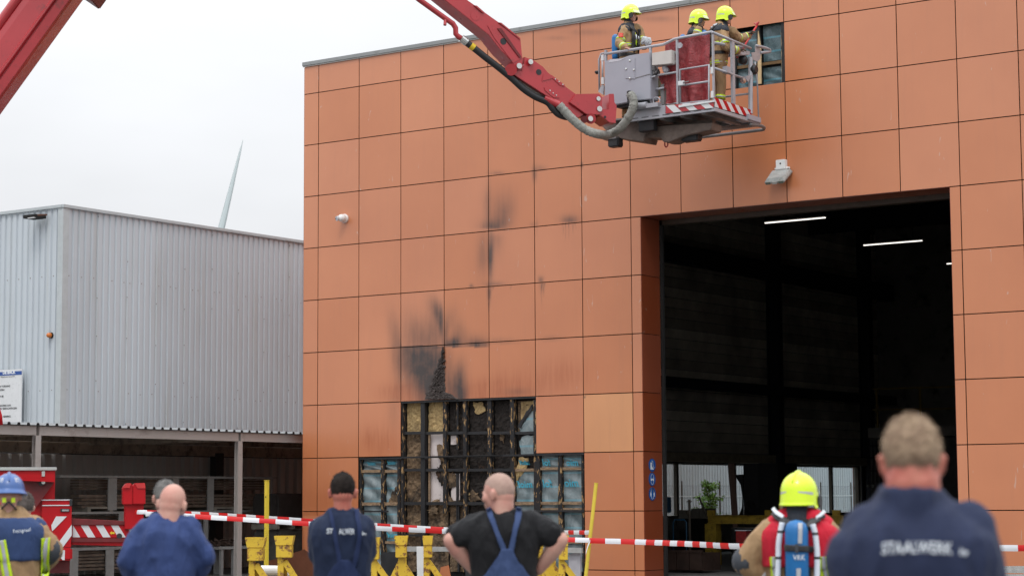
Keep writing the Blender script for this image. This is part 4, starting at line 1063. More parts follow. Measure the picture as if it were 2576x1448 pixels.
for px in (2184, 2195): MB().lathe(I_(px, 1221, YM + .1), [(.001, -.05), (.045, -.03), (.05, .03), (.001, .05)], 10).build('hook', pm('bright_hook', (.5, .5, .5), .3, .8), ch)
yp = thing('yellow_bollard', 'bright yellow post inside the hall beside the big man', 'post', (I_(2347, 1215, 40.5).x, 40.5, 0))
c = I_(2347, 1215, 40.5); MB().bb((c.x - .045, 40.46, 0), (c.x + .045, 40.54, I_(2347, 1192, 40.5).z)).build('post', pm('bright_yellow', (.75, .58, .05), .4), yp)
c = I_(2334, 1225, 40.6); MB().ngon([I_(2330, 1207, 40.45), I_(2341, 1228, 40.45), I_(2328, 1228, 40.45)], (0, .04, 0)).build('flag', pm('hi_vis_yellow', (.62, .72, .04), .5), yp)
tag(MB().bb(I_(1674, 1249, 47) , I_(1684, 1288, 47.3)).build('blue_bin', pm('bin_blue', (.05, .13, .25), .4), None, bevel=.02), 'small blue bin by the window at the doorway edge', 'bin')
# ================================================================ AERIAL PLATFORM TRUCK (body, outrigger, booms, rescue cage)
M_red = pm('fire_red', (0.42, 0.003, 0.008), 0.4, var=0.08, scale=2, spec=.3)
M_redarm = pm('boom_red', (0.40, 0.028, 0.035), 0.33, var=0.10, scale=1.5, dirt=(.22, .03, .03), dirt_amt=.15, coat=.3)
M_reddk = pm('dark_red', (0.13, 0.01, 0.012), 0.5, var=.2)
M_wht = pm('reflective_white', (0.62, 0.63, 0.64), 0.4, var=.05)
M_alu = pm('grey_cage_paint', (0.36, 0.36, 0.39), 0.42, .1, var=.08, scale=4, dirt=(.25, .24, .25), dirt_amt=.1)
M_alu2 = pm('cage_cover_grey', (0.33, 0.335, 0.38), 0.38, var=.05, scale=1.5)
M_under2 = pm('under_frame_grey', (0.20, 0.19, 0.19), 0.5, .2, var=.15)
M_chrome = pm('pin_steel', (.6, .6, .58), .25, .9)
M_rub = pm('black_rubber', (0.016, 0.016, 0.018), .5, var=.2)
M_ylw = pm('yellow_mark', (.70, .48, .02), .45)
def wrap_mat(name, c):
    t = MT(name); p = t.pos(True); n1 = t.noise(p, 9, 5, .7, None, 1.2)
    t.col(t.mix(t.mr(n1, .3, .7), tuple(v * .7 for v in c), tuple(min(1, v * 1.2) for v in c))); t.set(.75); t.bump(n1, 1.0, .04); return t.m
M_wrap = wrap_mat('grey_hose_sleeve', (.30, .30, .27))
M_curt = wrap_mat('red_tarpaulin', (.30, .035, .04)); M_curt.node_tree.nodes['Principled BSDF'].inputs['Roughness'].default_value = .4
def stripe_strip(root, name, P, n, d, c1, c2, slant, off):
    """hazard plate: P(u,v) gives the corner points of a flat plate; n bands, each band a piece"""
    for k in range(-1, n + 1):
        u0, u1 = k / n, (k + 1) / n; pts = []
        for (u, v) in ((u0, 0), (u1, 0), (u1 + slant, 1), (u0 + slant, 1)): pts.append((u, v))
        # clip to 0..1 in u
        out_ = []
        def clip(poly, f, inside):
            r_ = []
            for i in range(len(poly)):
                a_, b_ = poly[i], poly[(i + 1) % len(poly)]; ia, ib = inside(a_), inside(b_)
                if ia: r_.append(a_)
                if ia != ib:
                    t_ = (f - a_[0]) / (b_[0] - a_[0]); r_.append((f, a_[1] + (b_[1] - a_[1]) * t_))
            return r_
        poly = clip(pts, 0.0, lambda q: q[0] >= 0); poly = clip(poly, 1.0, lambda q: q[0] <= 1) if len(poly) > 2 else []
        if len(poly) > 2: MB().ngon([P(*q) for q in poly], off).build(name, c1 if k % 2 else c2, root)

TN = ray(40, 1256); TN.z = 0; TN.normalize(); TS = Vector((TN.y, -TN.x, 0)); TP0 = dep(34.0, 40, 1256)     # the truck's own axes: TS along it, TN across it
def T(x, y, d=0.0):
    q = ray(x, y); return EYE + q * ((TP0 + TN * d - EYE).dot(TN) / q.dot(TN))
RT90 = Matrix((TS, Vector((0, 0, 1)), -TN)).transposed()
base = T(-400, 1300); base.z = GZ
truck = thing('aerial_platform_truck', 'red aerial platform fire truck with folded boom, outrigger and grey rescue cage', 'fire truck', base)
def tpoly(name, pts, d, th, mat, root=truck, bev=0.0): return MB().ngon([T(x, y, d) for x, y in pts], TN * th).build(name, mat, root, bevel=bev)
def tbox(name, x0, y0, x1, y1, d, th, mat, root=truck, bev=0.0):
    a, b = T(x0, (y0 + y1) / 2, d), T(x1, (y0 + y1) / 2, d); m_ = (x0 + x1) / 2; z1, z0 = T(m_, y0, d).z, T(m_, y1, d).z
    return MB().ngon([(a.x, a.y, z0), (b.x, b.y, z0), (b.x, b.y, z1), (a.x, a.y, z1)], TN * th).build(name, mat, root, bevel=bev)
body = tbox('body', -760, 1183, 138, 1300, 0, 2.3, M_red, bev=.01)
tbox('roof_rail', -760, 1174.5, 143, 1183, -.04, 2.38, pm('rail_silver', (.45, .47, .45), .4, .4), bev=.008)
for x in (-620, -420, -230): tbox('locker_shutter', x, 1190, x + 150, 1250, -.012, .011, pm('shutter_grey', (.35, .36, .37), .4, .4), body)
tbox('rear_section', 104, 1256, 180, 1376, -.06, 2.2, M_red, bev=.01)
tbox('white_line', 104, 1255, 181, 1257.5, -.075, .014, M_wht); tbox('white_line', 106, 1268.5, 176, 1271, -.075, .014, M_wht)
tbox('corner_cap', 175, 1255, 182, 1271, -.08, .02, M_rub)
tbox('marker_lamp', 152, 1278, 175, 1286, -.08, .02, M_rub); tbox('marker_lens', 156, 1280, 173, 1284.5, -.09, .009, pm('lamp_lens', (.3, .3, .3), .2))
for pts in (((128, 1335), (128, 1318), (148, 1297.5), (168, 1297.5)), ((150, 1358), (150, 1352), (180.5, 1318), (180.5, 1336)), ((165, 1375), (150, 1362), (181, 1330), (181, 1352), (163, 1375))):
    pass
for pts in (((129, 1320), (141, 1297.5), (168, 1297.5), (131, 1335)), ((148, 1362), (180.5, 1318), (180.5, 1345), (158, 1375), (150, 1372))):
    tpoly('hazard_band', pts, -.072, .011, M_wht)
tbox('bumper', 100, 1376.5, 182, 1409, -.1, 2.2, M_red, bev=.03)
lettering('lettering', 'N', .20, Matrix.Translation(T(151, 1396, -.104)) @ RT90.to_4x4(), M_wht, truck, .012)
tbox('chassis', -760, 1300, 104, 1345, .3, 1.6, M_rub); tbox('rear_underframe', 120, 1410, 175, 1440, .3, 1.2, M_reddk)
# open flap with dark inside
tpoly('flap', ((56, 1207), (136, 1210), (136, 1213), (125, 1228), (92, 1273), (84, 1273), (60, 1230)), -.12, .11, M_reddk)
tpoly('flap_edge', ((54, 1205), (138, 1208.5), (138, 1211), (54, 1208)), -.3, .17, M_red)
tbox('hinge', 105, 1184, 113, 1197, -.02, .018, M_chrome)
MB().cyl(T(104, 1214, -.2), T(104, 1214, -.12), .045, 14).build('valve', M_rub, truck); MB().cyl(T(109, 1212, -.22), T(109, 1212, -.14), .03, 12).build('valve', M_chrome, truck)
# wheels
for px in (-120, -560):
    c = T(px, 1380, .2); c.z = .42
    wh = MB().lathe(c, [(.2, -.15), (.42, -.15), (.5, -.1), (.52, 0), (.5, .1), (.42, .15), (.2, .15)], 30, RT90).build('wheel', M_rub, truck, smooth=True)
    MB().lathe(c, [(.001, .02), (.18, .05), (.28, .12), (.3, .155), (.02, .156)], 20, RT90).build('rim', M_alu, wh)
# outrigger
og = MB(); og.ngon([T(180, 1303, .1), T(345, 1311, .1), T(345, 1373, .1), T(180, 1369, .1)], TN * .35); og = og.build('outrigger_beam', M_red, truck, bevel=.006)
tpoly('flange', ((180, 1303), (345, 1311), (345, 1318), (180, 1319)), .06, .039, M_reddk, og); tpoly('flange', ((180, 1352), (345, 1353), (345, 1362), (180, 1362)), .06, .039, M_reddk, og)
def P_(u, v): return T(183 + 152 * u, 1350 - 30 * v, .085)
stripe_strip(og, 'hazard_band', P_, 8, 0, M_red, M_wht, -.12, TN * .014)
tpoly('arrow_mark', ((276, 1339), (281, 1334.5), (281, 1336.5), (288, 1336.5), (288, 1341.5), (281, 1341.5), (281, 1343.5)), .075, .008, M_ylw, og)
for x, y, r_ in ((300, 1347, .046), (320, 1327, .036)): MB().cyl(T(x, y, .07), T(x, y, .083), r_, 18).build('pin_hole', M_rub, og)
jk = tbox('jack_leg', 314, 1262, 361, 1330, .0, .34, M_red, bev=.01)
a = T(337, 1330, .2); MB().cyl((a.x, a.y, .05), (a.x, a.y, a.z + .02), .09, 16).build('jack_ram', M_chrome, jk)
MB().lathe((a.x, a.y, GZ), [(.3, 0), (.3, .05), (.12, .12), (.1, .15)], 20).build('foot_plate', M_under2, jk)
cp = MB()
q = [(309, 1219), (316, 1213.5), (333, 1213), (331, 1224), (327, 1232), (327, 1268), (310, 1268)]
cp.ngon([T(x, y, -.08) for x, y in ((309, 1225), (318, 1214), (330, 1214), (334, 1222), (334, 1268), (309, 1268))], TN * .4)
cp.ngon([T(x, y, -.1) for x, y in ((334.3, 1222), (339, 1214), (364, 1213), (366, 1225), (366, 1267), (334.3, 1267))], TN * .42)
cp.build('jack_cap', M_red, jk, bevel=.012)
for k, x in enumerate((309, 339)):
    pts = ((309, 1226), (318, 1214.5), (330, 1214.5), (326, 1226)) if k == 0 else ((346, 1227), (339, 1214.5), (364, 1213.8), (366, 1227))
    tpoly('cap_facet_lit', pts, -.115, .012, pm('fire_red_lit', (.52, .03, .03), .3), jk)  # flat plate in lighter red paints the light on the cap's top facets
# hydraulic strut seen at the picture edge
MB().tube([T(-16, 990, -.2), T(1, 1045, -.2), T(3, 1068, -.2)], .03, 10).build('hydraulic_strut', M_red, truck, smooth=True)

# ---- booms, all in one upright plane
A0, A1 = dep(35.0, 477, -514), dep(38.2, 1540, 280)
hdir = (A1 - A0); hdir.z = 0; hdir.normalize(); nrm = Vector((-hdir.y, hdir.x, 0))
if nrm.dot(_F) < 0: nrm = -nrm
def pl(x, y, off=0.0):
    d = ray(x, y); p0 = A0 + nrm * off; return EYE + d * ((p0 - EYE).dot(nrm) / d.dot(nrm))
def K(px, py, off=0.0): return pl(1005.9 + px * .26858, py * .26858, off)
def kpoly(name, pts, off, th, mat, root, bev=0.0): return MB().ngon([K(x, y, off) for x, y in pts], nrm * th).build(name, mat, root, bevel=bev)
def kdisc(name, x, y, r, off, th, mat, root, seg=20): return MB().cyl(K(x, y, off), K(x, y, off) + nrm * th, r, seg).build(name, mat, root)
arm = kpoly('upper_boom', [(-1969, -1903), (-1720, -1903), (620, -5), (930, 215), (1125, 365), (1147, 545), (1150, 575), (1140, 655), (1100, 665), (1070, 620), (1055, 585), (940, 470), (830, 330)], 0, .42, M_redarm, truck, .008)
kpoly('gusset_plate', [(818, 240), (870, 224), (930, 232), (1128, 372), (1143, 540), (1118, 560), (1060, 590), (880, 352)], -.012, .011, M_redarm, arm)
kpoly('stiffener', [(912, 268), (950, 266), (1138, 536), (1120, 545)], -.03, .017, M_reddk, arm)
kdisc('hole', 968, 390, .062, -.016, .004, M_rub, arm); kdisc('cover', 706, 147, .095, -.006, .005, M_redarm, arm, 28)
kpoly('top_bracket', [(695, 52), (720, 56), (792, 118), (775, 122)], -.03, .45, M_redarm, arm); kpoly('top_bracket', [(925, 212), (950, 216), (1128, 360), (1125, 372)], -.03, .45, M_redarm, arm)
arm2 = kpoly('lower_boom', [(1165, 535), (1250, 565), (1340, 628), (1385, 680), (1500, 775), (1650, 885), (1590, 960), (1720, 1075), (1660, 1105), (1490, 965), (1350, 885), (1180, 775), (1060, 695), (1045, 660), (1075, 640), (1140, 668), (1163, 600)], .03, .36, M_redarm, truck, .006)
kpoly('side_plate', [(1345, 700), (1420, 705), (1545, 800), (1540, 812), (1500, 800), (1430, 735), (1330, 760)], .016, .013, M_redarm, arm2)
kpoly('side_plate', [(1350, 820), (1390, 828), (1480, 905), (1495, 918), (1440, 915), (1360, 850)], .016, .013, M_redarm, arm2)
kdisc('hole', 1300, 677, .055, .024, .005, M_rub, arm2)
for x, y in ((1455, 742), (1490, 765), (1525, 792), (1405, 848), (1435, 872), (1465, 893)): kdisc('bolt', x, y, .012, .004, .012, M_chrome, arm2, 8)
br_ = kpoly('end_bracket', [(1650, 882), (1865, 878), (1890, 905), (1895, 1060), (1870, 1075), (1745, 1070), (1590, 960)], -.03, .48, M_redarm, truck, .006)
kpoly('tip_bracket', [(1905, 1020), (1955, 1030), (1960, 880), (2003, 880), (2010, 960), (2030, 990), (2020, 1155), (1965, 1150), (1870, 1080)], .0, .45, M_redarm, truck, .006)
for x, y, r_ in ((1118, 618, .052), (1225, 580, .048), (1860, 925, .042), (1870, 1020, .052), (1785, 1112, .05)):
    kdisc('pin_boss', x, y, r_ * 1.25, -.036, .03, M_redarm, arm2); kdisc('pivot_pin', x, y, r_, -.05, .013, M_chrome, arm2)
MB().cyl(K(1785, 1112, -.02), K(1785, 1112, .45), .1, 18).build('pivot_tube', M_redarm, truck)
MB().cyl(K(1725, 1120, .02), K(1725, 1120, .4), .07, 18).build('pivot_tube', M_reddk, truck)
MB().cyl(K(1040, 655, .0), K(1040, 655, .42), .11, 18).build('pivot_tube', M_redarm, truck)
kdisc('hole', 1920, 1097, .025, -.006, .005, M_rub, truck)
pipe = MB().tube([K(*q, .1) for q in ((-2100, -1880), (180, 0), (430, 180), (495, 225), (520, 265), (522, 320), (545, 345), (585, 370))], .05, 12).build('water_pipe', M_redarm, truck, smooth=True)
MB().tube([K(572, 360, .1), K(625, 400, .1)], .075, 14).build('coupling', M_chrome, pipe); MB().cyl(K(425, 165, .1), K(420, 238, .06), .03, 8).build('pipe_clamp', M_redarm, pipe)
def smooth_path(pts, n=6):
    P = [Vector(p) for p in pts]; out_ = []
    for i in range(len(P) - 1):
        p0, p1, p2, p3 = P[max(i - 1, 0)], P[i], P[i + 1], P[min(i + 2, len(P) - 1)]
        for k in range(n):
            t = k / n; out_.append(0.5 * ((2 * p1) + (p2 - p0) * t + (2 * p0 - 5 * p1 + 4 * p2 - p3) * t * t + (3 * p1 - p0 - 3 * p2 + p3) * t ** 3))
    return out_ + [P[-1]]
def rough_tube(pts, r, name, mat, root, amp=.12, seg=16):
    pts = smooth_path(pts, 8); mb = MB().tube(pts, [r * (1 + amp * noise.noise(Vector((i * .9, 3, r * 50)))) for i in range(len(pts))], seg)
    return mb.build(name, mat, root, smooth=True)
rough_tube([K(x, y, .1) for x, y in ((600, 385), (690, 452), (800, 540), (920, 632), (1040, 730), (1150, 830), (1260, 905), (1380, 960), (1430, 1020), (1490, 1075), (1580, 1098), (1650, 1060))], .062, 'black_hose', M_rub, truck, .02)
MB().tube([K(660, 427, .1), K(692, 452, .1)], .066, 16).build('yellow_band', M_ylw, truck)
rough_tube([K(x, y, .2) for x, y in ((1085, 700), (1120, 770), (1190, 838), (1280, 885), (1350, 920))], .078, 'hose_sleeve', M_wrap, truck, .25)
MB().tube([K(1350, 920, .1), K(1485, 985, .05)], .07, 14).build('hose_guide', M_redarm, truck)

# ---- main boom (rises from the turntable beyond the frame edge)
BD = (dep(34.0, 300, -270) - dep(34.0, -51, 213)).normalized()
sid = Vector((_R0.x, _R0.y, 0)); fwd = Vector((-math.sin(YAW), math.cos(YAW), 0)); nb = BD.cross(fwd).normalized()   # nb: across the boom in the picture, towards lower right
if nb.dot(_RT) < 0: nb = -nb
fb = nb.cross(BD).normalized()
if fb.dot(fwd) < 0: fb = -fb
c0 = dep(34.0, -51, 213); s0 = c0 - BD * 6.1; s1 = dep(34.4, 477, -514)
def boom_prof(name, prof, mat, a=s0, b=s1, root=truck):
    n = len(prof); vs = [p + nb * u + fb * v for p in (a, b) for u, v in prof]
    return MB().add(vs, [tuple(range(n)), tuple(range(2 * n - 1, n - 1, -1))] + [(i, n + i, n + (i + 1) % n, (i + 1) % n) for i in range(n)]).build(name, mat, root, bevel=.006)
mb_ = boom_prof('main_boom', [(-.26, .02), (-.16, -.0), (.13, .0), (.16, -.035), (.19, -.035), (.215, .03), (.225, .03), (.24, .0), (.385, .03), (.40, .12), (.40, .6), (-.36, .6), (-.36, .12)], M_redarm)
vs = [( -.36 + .09 * math.cos(t_), .08 + .11 * math.sin(t_)) for t_ in [6.2832 * k / 18 for k in range(18)]]
boom_prof('boom_tube', vs, M_redarm)
e_ = dep(34, 200, 5); MB().beam(e_ + nb * .02 + BD * .1, e_ + nb * .02 + BD * 1.0, .5, .6, fb).build('boom_collar', M_reddk, truck, bevel=.02)
MB().cyl(A0 - nrm * .5, A0 + nrm * .6, .35, 24).build('elbow_pivot', M_redarm, truck)
q_ = T(-640, 1300, 1.1)
MB().cyl((q_.x, q_.y, 1.3), (q_.x, q_.y, 2.6), .7, 24).build('turntable_base', M_red, truck)
MB().beam(s0, Vector((q_.x, q_.y, 2.4)), .6, .6).build('turntable_arm', M_redarm, truck)

# ---- rescue cage, its sides square to the hall
P0 = dep(38.0, 1796, 271); YC_, XC_ = P0.y, P0.x
def fr(px, py, d=0.0): return onY(YC_ + d, 1441.7 + px * .26858, py * .26858)        # cage front (long side)
def rt(px, py, d=0.0): return onX(XC_ + d, 1441.7 + px * .26858, py * .26858)        # cage end towards the wall
cage = thing('rescue_cage', 'grey railed rescue cage with red tarpaulin and red white warning plates', 'rescue cage', (XC_ - 1.2, YC_ + .8, P0.z))
XLc = fr(290, 700).x; YE = rt(1735, 1130).y
zfl = P0.z
def ft(name, pts, r, mat=M_alu, d=0.0, seg=10, root=None): return MB().tube([fr(x, y, d) for x, y in pts], r, seg).build(name, mat, root or cage, smooth=True)
def fbx(name, x0, y0, x1, y1, d, th, mat, root=None, bev=0.0):
    a, b = fr(x0, y0, d), fr(x1, y1, d); c = fr((x0 + x1) / 2, (y0 + y1) / 2, d)
    return MB().bb((a.x, YC_ + d, fr((x0 + x1) / 2, y0, d).z), (b.x, YC_ + d + th, fr((x0 + x1) / 2, y1, d).z)).build(name, mat, root or cage, bevel=bev)
ft('top_rail', [(290, 510), (560, 466), (840, 420), (890, 398), (940, 372), (985, 361), (1300, 300)], .027)
for x, y0, y1 in ((720, 440, 960), (970, 372, 985), (1305, 296, 945)): fbx('rail_post', x - 13, y0, x + 13, y1, -.02, .05, M_alu, bev=.004)
fbx('rail_post', 290, 470, 312, 1000, -.02, .05, M_alu)
# machine cover
mb = MB(); pr = [(290, 580), (345, 556), (440, 550), (520, 522), (575, 512), (720, 490), (725, 930), (580, 945), (500, 962), (295, 1000)]
cv = mb.ngon([fr(x, y, -.10) for x, y in pr], (0, .3, 0)).build('control_cover', M_alu2, cage, bevel=.012)
MB().ngon([fr(x, y, -.112) for x, y in ((490, 560), (575, 545), (575, 740), (490, 735))], (0, .011, 0)).build('access_plate', M_alu2, cv)
MB().ngon([fr(x, y, -.104) for x, y in ((345, 560), (490, 546), (430, 572), (325, 590))], (0, .003, 0)).build('cover_highlight_edge', pm('cover_highlight', (.5, .5, .54), .3), cv)  # pale strip paints a highlight along the top of the cover
for x, y in ((530, 570), (495, 648), (568, 656), (530, 735)): MB().lathe(fr(x, y, -.115), [(.022, 0), (.02, .01), (.001, .016)], 10, RX90).build('bolt', M_chrome, cv)
MB().ngon([fr(x, y, -.108) for x, y in ((578, 730), (722, 690), (722, 696), (578, 736))], (0, .007, 0)).build('seam', M_under2, cv)
MB().ngon([fr(x, y, -.108) for x, y in ((500, 860), (520, 848), (560, 858), (565, 900), (545, 960), (505, 962))], (0, .007, 0)).build('hose_port', M_rub, cv)
MB().ngon([fr(x, y, -.0) for x, y in ((380, 975), (720, 935), (720, 985), (400, 1010))], (0, .2, 0)).build('gap_shade', M_rub, cage)  # black slab paints the shade in the gap below the cover
bx = MB().ngon([fr(x, y, -.12) for x, y in ((735, 498), (920, 468), (920, 598), (735, 616))], (0, .16, 0)).build('switch_box', pm('cream_box', (.52, .49, .46), .45, var=.05), cage, bevel=.008)
MB().ngon([fr(x, y, .0) for x, y in ((920, 485), (970, 480), (970, 505), (920, 508))], (0, .03, 0)).build('box_mount', M_chrome, bx); MB().ngon([fr(x, y, .0) for x, y in ((920, 575), (970, 570), (970, 590), (920, 594))], (0, .03, 0)).build('box_mount', M_chrome, bx)
for x, y, r_ in ((755, 650, .06), (790, 680, .045), (860, 640, .055), (870, 660, .06), (765, 690, .04)): MB().lathe(fr(x, y, .02), [(r_ * .6, -.05), (r_, -.02), (r_, .03), (r_ * .5, .06)], 12, RX90).build('valve', M_alu if x > 800 else M_under2, cage)
ft('cable', [(800, 650), (780, 690), (740, 725), (690, 742)], .02, M_rub, -.03)
ft('mid_rail', [(725, 716), (970, 678)], .022); ft('mid_rail', [(740, 845), (850, 825)], .022, d=.1); ft('lever', [(700, 735), (770, 715)], .018, M_alu, -.05)
MB().tube([fr(780 + 32 * math.cos(t_), 945 + 32 * math.sin(t_), -.02) for t_ in [6.2832 * k / 18 for k in range(19)]], .012, 8, False).build('ring', M_alu, cage, smooth=True)
fbx('inner_fitting', 815, 790, 850, 980, .12, .1, M_under2); fbx('inner_fitting', 750, 730, 800, 900, .5, .1, pm('khaki_bag', (.12, .11, .06), .8))
# tarpaulin
def cur(u, v):
    x = 862 + (1280 - 862) * u; y0 = 384 - 62 * u + (18 * math.sin(u * 9) if u < .35 else 0); y1 = 972 - 30 * u; y = y0 + (y1 - y0) * v
    p = fr(x, y, .10); p.y += .035 * math.sin(u * 17 + 1.5 * math.sin(v * 3)) * (.3 + v) + .04 * noise.noise(Vector((u * 6, v * 4, 2))); return p
MB().grid(cur, 44, 30).build('tarpaulin', M_curt, cage, smooth=True, fixn=False)
def cur2(u, v):
    x = 790 + (870 - 790) * u + 60 * v * (1 - u); y = 705 + (140) * v + 10 * math.sin(u * 7); p = fr(x, y, .13); p.y += .03 * noise.noise(Vector((u * 4, v * 4, 7))); return p
MB().grid(cur2, 12, 12).build('tarpaulin_fold', M_curt, cage, smooth=True, fixn=False)
gt = ft('gate', [(1000, 975), (1000, 655), (1270, 612), (1270, 942), (1000, 975)], .022, d=-.03)
ft('gate_bar', [(1000, 805), (1268, 764)], .02, d=-.03, root=gt); MB().box(fr(1012, 782, -.07), (.13, .05, .09)).build('gate_latch', M_wht, gt, bevel=.008); ft('latch_handle', [(1030, 775), (1080, 765)], .012, M_under2, -.1, root=gt)
for x, y in ((1295, 660), (1298, 885)): fbx('hinge', x - 13, y - 32, x + 12, y + 32, -.045, .024, M_wht, bev=.004)
MB().ngon([fr(x, y, -.03) for x, y in ((975, 405), (1005, 400), (1022, 420), (1018, 440), (1000, 455), (975, 452))], (0, .015, 0)).build('lug_plate', M_alu, cage)
# end side
def rtb(name, pts, r, d=0.0, mat=M_alu, seg=10): return MB().tube([rt(x, y, d) for x, y in pts], r, seg).build(name, mat, cage, smooth=True)
rtb('top_rail', [(1300, 305), (1660, 455)], .027); rtb('mid_rail', [(1320, 640), (1640, 752)], .024)
for x, y0, y1, r_ in ((1490, 385, 975, .028),): a, b = rt(x, y0), rt(x, y1); MB().bb((XC_ - .03, a.y - .05, b.z), (XC_ + .02, a.y + .05, a.z)).build('rail_post', M_alu, cage, bevel=.004)
a, b = rt(1660, 540), rt(1660, 1065); MB().cyl(b, a, .045, 14).build('corner_post', M_alu, cage, smooth=False)
MB().bb((XC_ - .06, rt(1440, 660).y - .08, rt(1440, 690).z), (XC_ + .04, rt(1440, 660).y + .08, rt(1440, 628).z)).build('socket_block', M_alu, cage, bevel=.006)
# rear side rails
ZR1, ZR2 = fr(1300, 300).z, rt(1500, 715).z
MB().tube([(XLc, YE - .3, ZR1 - .15), (XC_ - .25, YE - .3, ZR1 - .15)], .025, 10).build('top_rail', M_alu, cage, smooth=True)
rtb('inner_rail', [(1320, 405), (1610, 452)], .028, -.12)
MB().tube([(XLc, YE - .3, zfl + .5), (XC_, YE - .3, zfl + .5)], .02, 10).build('mid_rail', M_alu, cage, smooth=True)
for x in (XLc, XLc + 1.1): MB().bb((x - .02, YE - .33, zfl), (x + .03, YE - .28, ZR1 - .15)).build('rail_post', M_alu, cage)
# left end frame, standing proud towards the camera side
sf = MB().tube([fr(x, y, .25) for x, y in ((245, 860), (240, 560), (262, 505), (285, 500))], .02, 8).tube([fr(x, y, .5) for x, y in ((275, 820), (272, 520))], .02, 8).build('side_frame', M_alu, cage, smooth=True)
fbx('side_hinge', 258, 515, 283, 570, .2, .03, M_wht); fbx('side_hinge', 260, 725, 285, 790, .2, .03, M_wht)
MB().lathe(fr(220, 680, .3), [(.03, -.04), (.04, 0), (.02, .05)], 10, RX90).build('side_latch', M_rub, cage)
MB().ngon([fr(x, y, .1) for x, y in ((232, 860), (262, 800), (285, 800), (280, 890))], (0, .04, 0)).build('side_plate', M_alu, cage)
# platform
MB().bb((XLc + .1, YC_ + .01, zfl - .0), (XC_ - .01, YE - .25, zfl + .03)).build('floor_plate', M_under2, cage)
def Fq(u, v): return fr(865 + (1312 - 865) * u, (1065 - 55 * u) - (75 - 8 * u) * v, -.05)
stripe_strip(cage, 'hazard_band', Fq, 6, 0, M_wht, M_redarm, -.16, (0, .012, 0))
MB().ngon([fr(x, y, -.07) for x, y in ((985, 985), (1315, 940), (1315, 955), (985, 1008))], (0, .06, 0)).build('sill', M_wht, cage)
def Rq(u, v): return rt(1322 + (1665 - 1322) * u, (1003 + 98 * u) - (88 - 20 * u) * v, .012)
stripe_strip(cage, 'hazard_band', Rq, 9, 0, M_red, M_wht, -.13, (.01, 0, 0))
fz = fr(1318, 1045).z
MB().bb((XLc + .45, YC_ - .03, fz), (XC_ + .03, YC_ + .03, zfl - .005)).build('frame_beam', M_alu, cage, bevel=.004)
MB().ngon([fr(x, y, -.01) for x, y in ((540, 1008), (860, 985), (862, 1068), (520, 1112), (505, 1060))], (0, .1, 0)).build('frame_side', M_alu, cage)
for x in range(540, 1300, 98): MB().ngon([fr(x_, y_, -.036) for x_, y_ in ((x, 1112 - (x - 540) * .123), (x + 66, 1104 - (x - 540) * .123), (x + 66, 1109 - (x - 540) * .123), (x, 1117 - (x - 540) * .123))], (0, .004, 0)).build('slot', M_rub, cage)
MB().cyl(fr(545, 1003, -.08), fr(690, 985, -.08), .065, 16).build('hydraulic_cylinder', M_alu, cage); fbx('cylinder_mount', 676, 965, 790, 1005, -.12, .16, M_alu)
MB().bb((XC_ - .03, YC_ + .031, fz), (XC_ + .031, YE, zfl - .005)).build('frame_beam', M_alu, cage, bevel=.004)
a, b = rt(1612, 1045), rt(1735, 1150); MB().bb((XC_ - .5, a.y, b.z - .02), (XC_ + .06, b.y, a.z - .05)).build('step_box', M_alu2, cage, bevel=.01)
MB().bb((XLc + .45, YE - .3, fz), (XC_ - .5, YE - .24, zfl - .005)).build('frame_beam', M_under2, cage)
for f in (.15, .4, .62, .85):
    x = XLc + .4 + (XC_ - XLc - .4) * f; MB().bb((x, YC_ + .04, fz - .02), (x + .09, YE - .31, fz + .06)).build('cross_member', M_under2, cage)
MB().bb((XLc + .2, YC_ + .55, fz - .16), (XC_ - .35, YC_ + .67, fz - .021)).build('spine_beam', pm('wall_bounce_grey', (.16, .12, .10), .6, var=.3), cage)  # brown tint paints the orange wall's reflection onto the grey underside
MB().bb((XLc + .1, YC_ + .95, fz - .12), (XC_ - .6, YC_ + 1.03, fz - .021)).build('spine_beam', pm('wall_bounce_grey', (.16, .12, .10), .6), cage)
MB().ngon([fr(x, y, .2) for x, y in ((250, 1165), (440, 1150), (520, 1120), (700, 1175), (655, 1330), (400, 1292), (330, 1250))], (0, .5, 0)).build('support_bracket', pm('wall_bounce_grey', (.16, .12, .10), .6), cage, bevel=.01)
MB().ngon([fr(x, y, .3) for x, y in ((650, 1190), (1300, 1150), (1290, 1215), (1060, 1265), (900, 1330), (840, 1330), (820, 1290), (660, 1290))], (0, .4, 0)).build('under_gear', pm('wall_bounce_grey', (.16, .12, .10), .6), cage, bevel=.01)
MB().box(fr(1108, 1280, .5), (.36, .2, .2)).build('black_buffer', M_rub, cage, bevel=.02); MB().box(fr(395, 1340, .2), (.24, .2, .17)).build('black_buffer', M_rub, cage, bevel=.02); MB().box(fr(700, 1185, .1), (.34, .15, .2)).build('black_buffer', M_rub, cage, bevel=.01)
MB().box(fr(370, 1300, .2), (.3, .25, .05)).build('buffer_plate', M_under2, cage)
c = fr(870, 1350, .5); MB().tube([c + Vector((.035 * math.cos(t_), 0, .06 * math.sin(t_))) for t_ in [6.2832 * k / 16 for k in range(17)]], .013, 8, False).build('tow_link', M_redarm, cage, smooth=True)
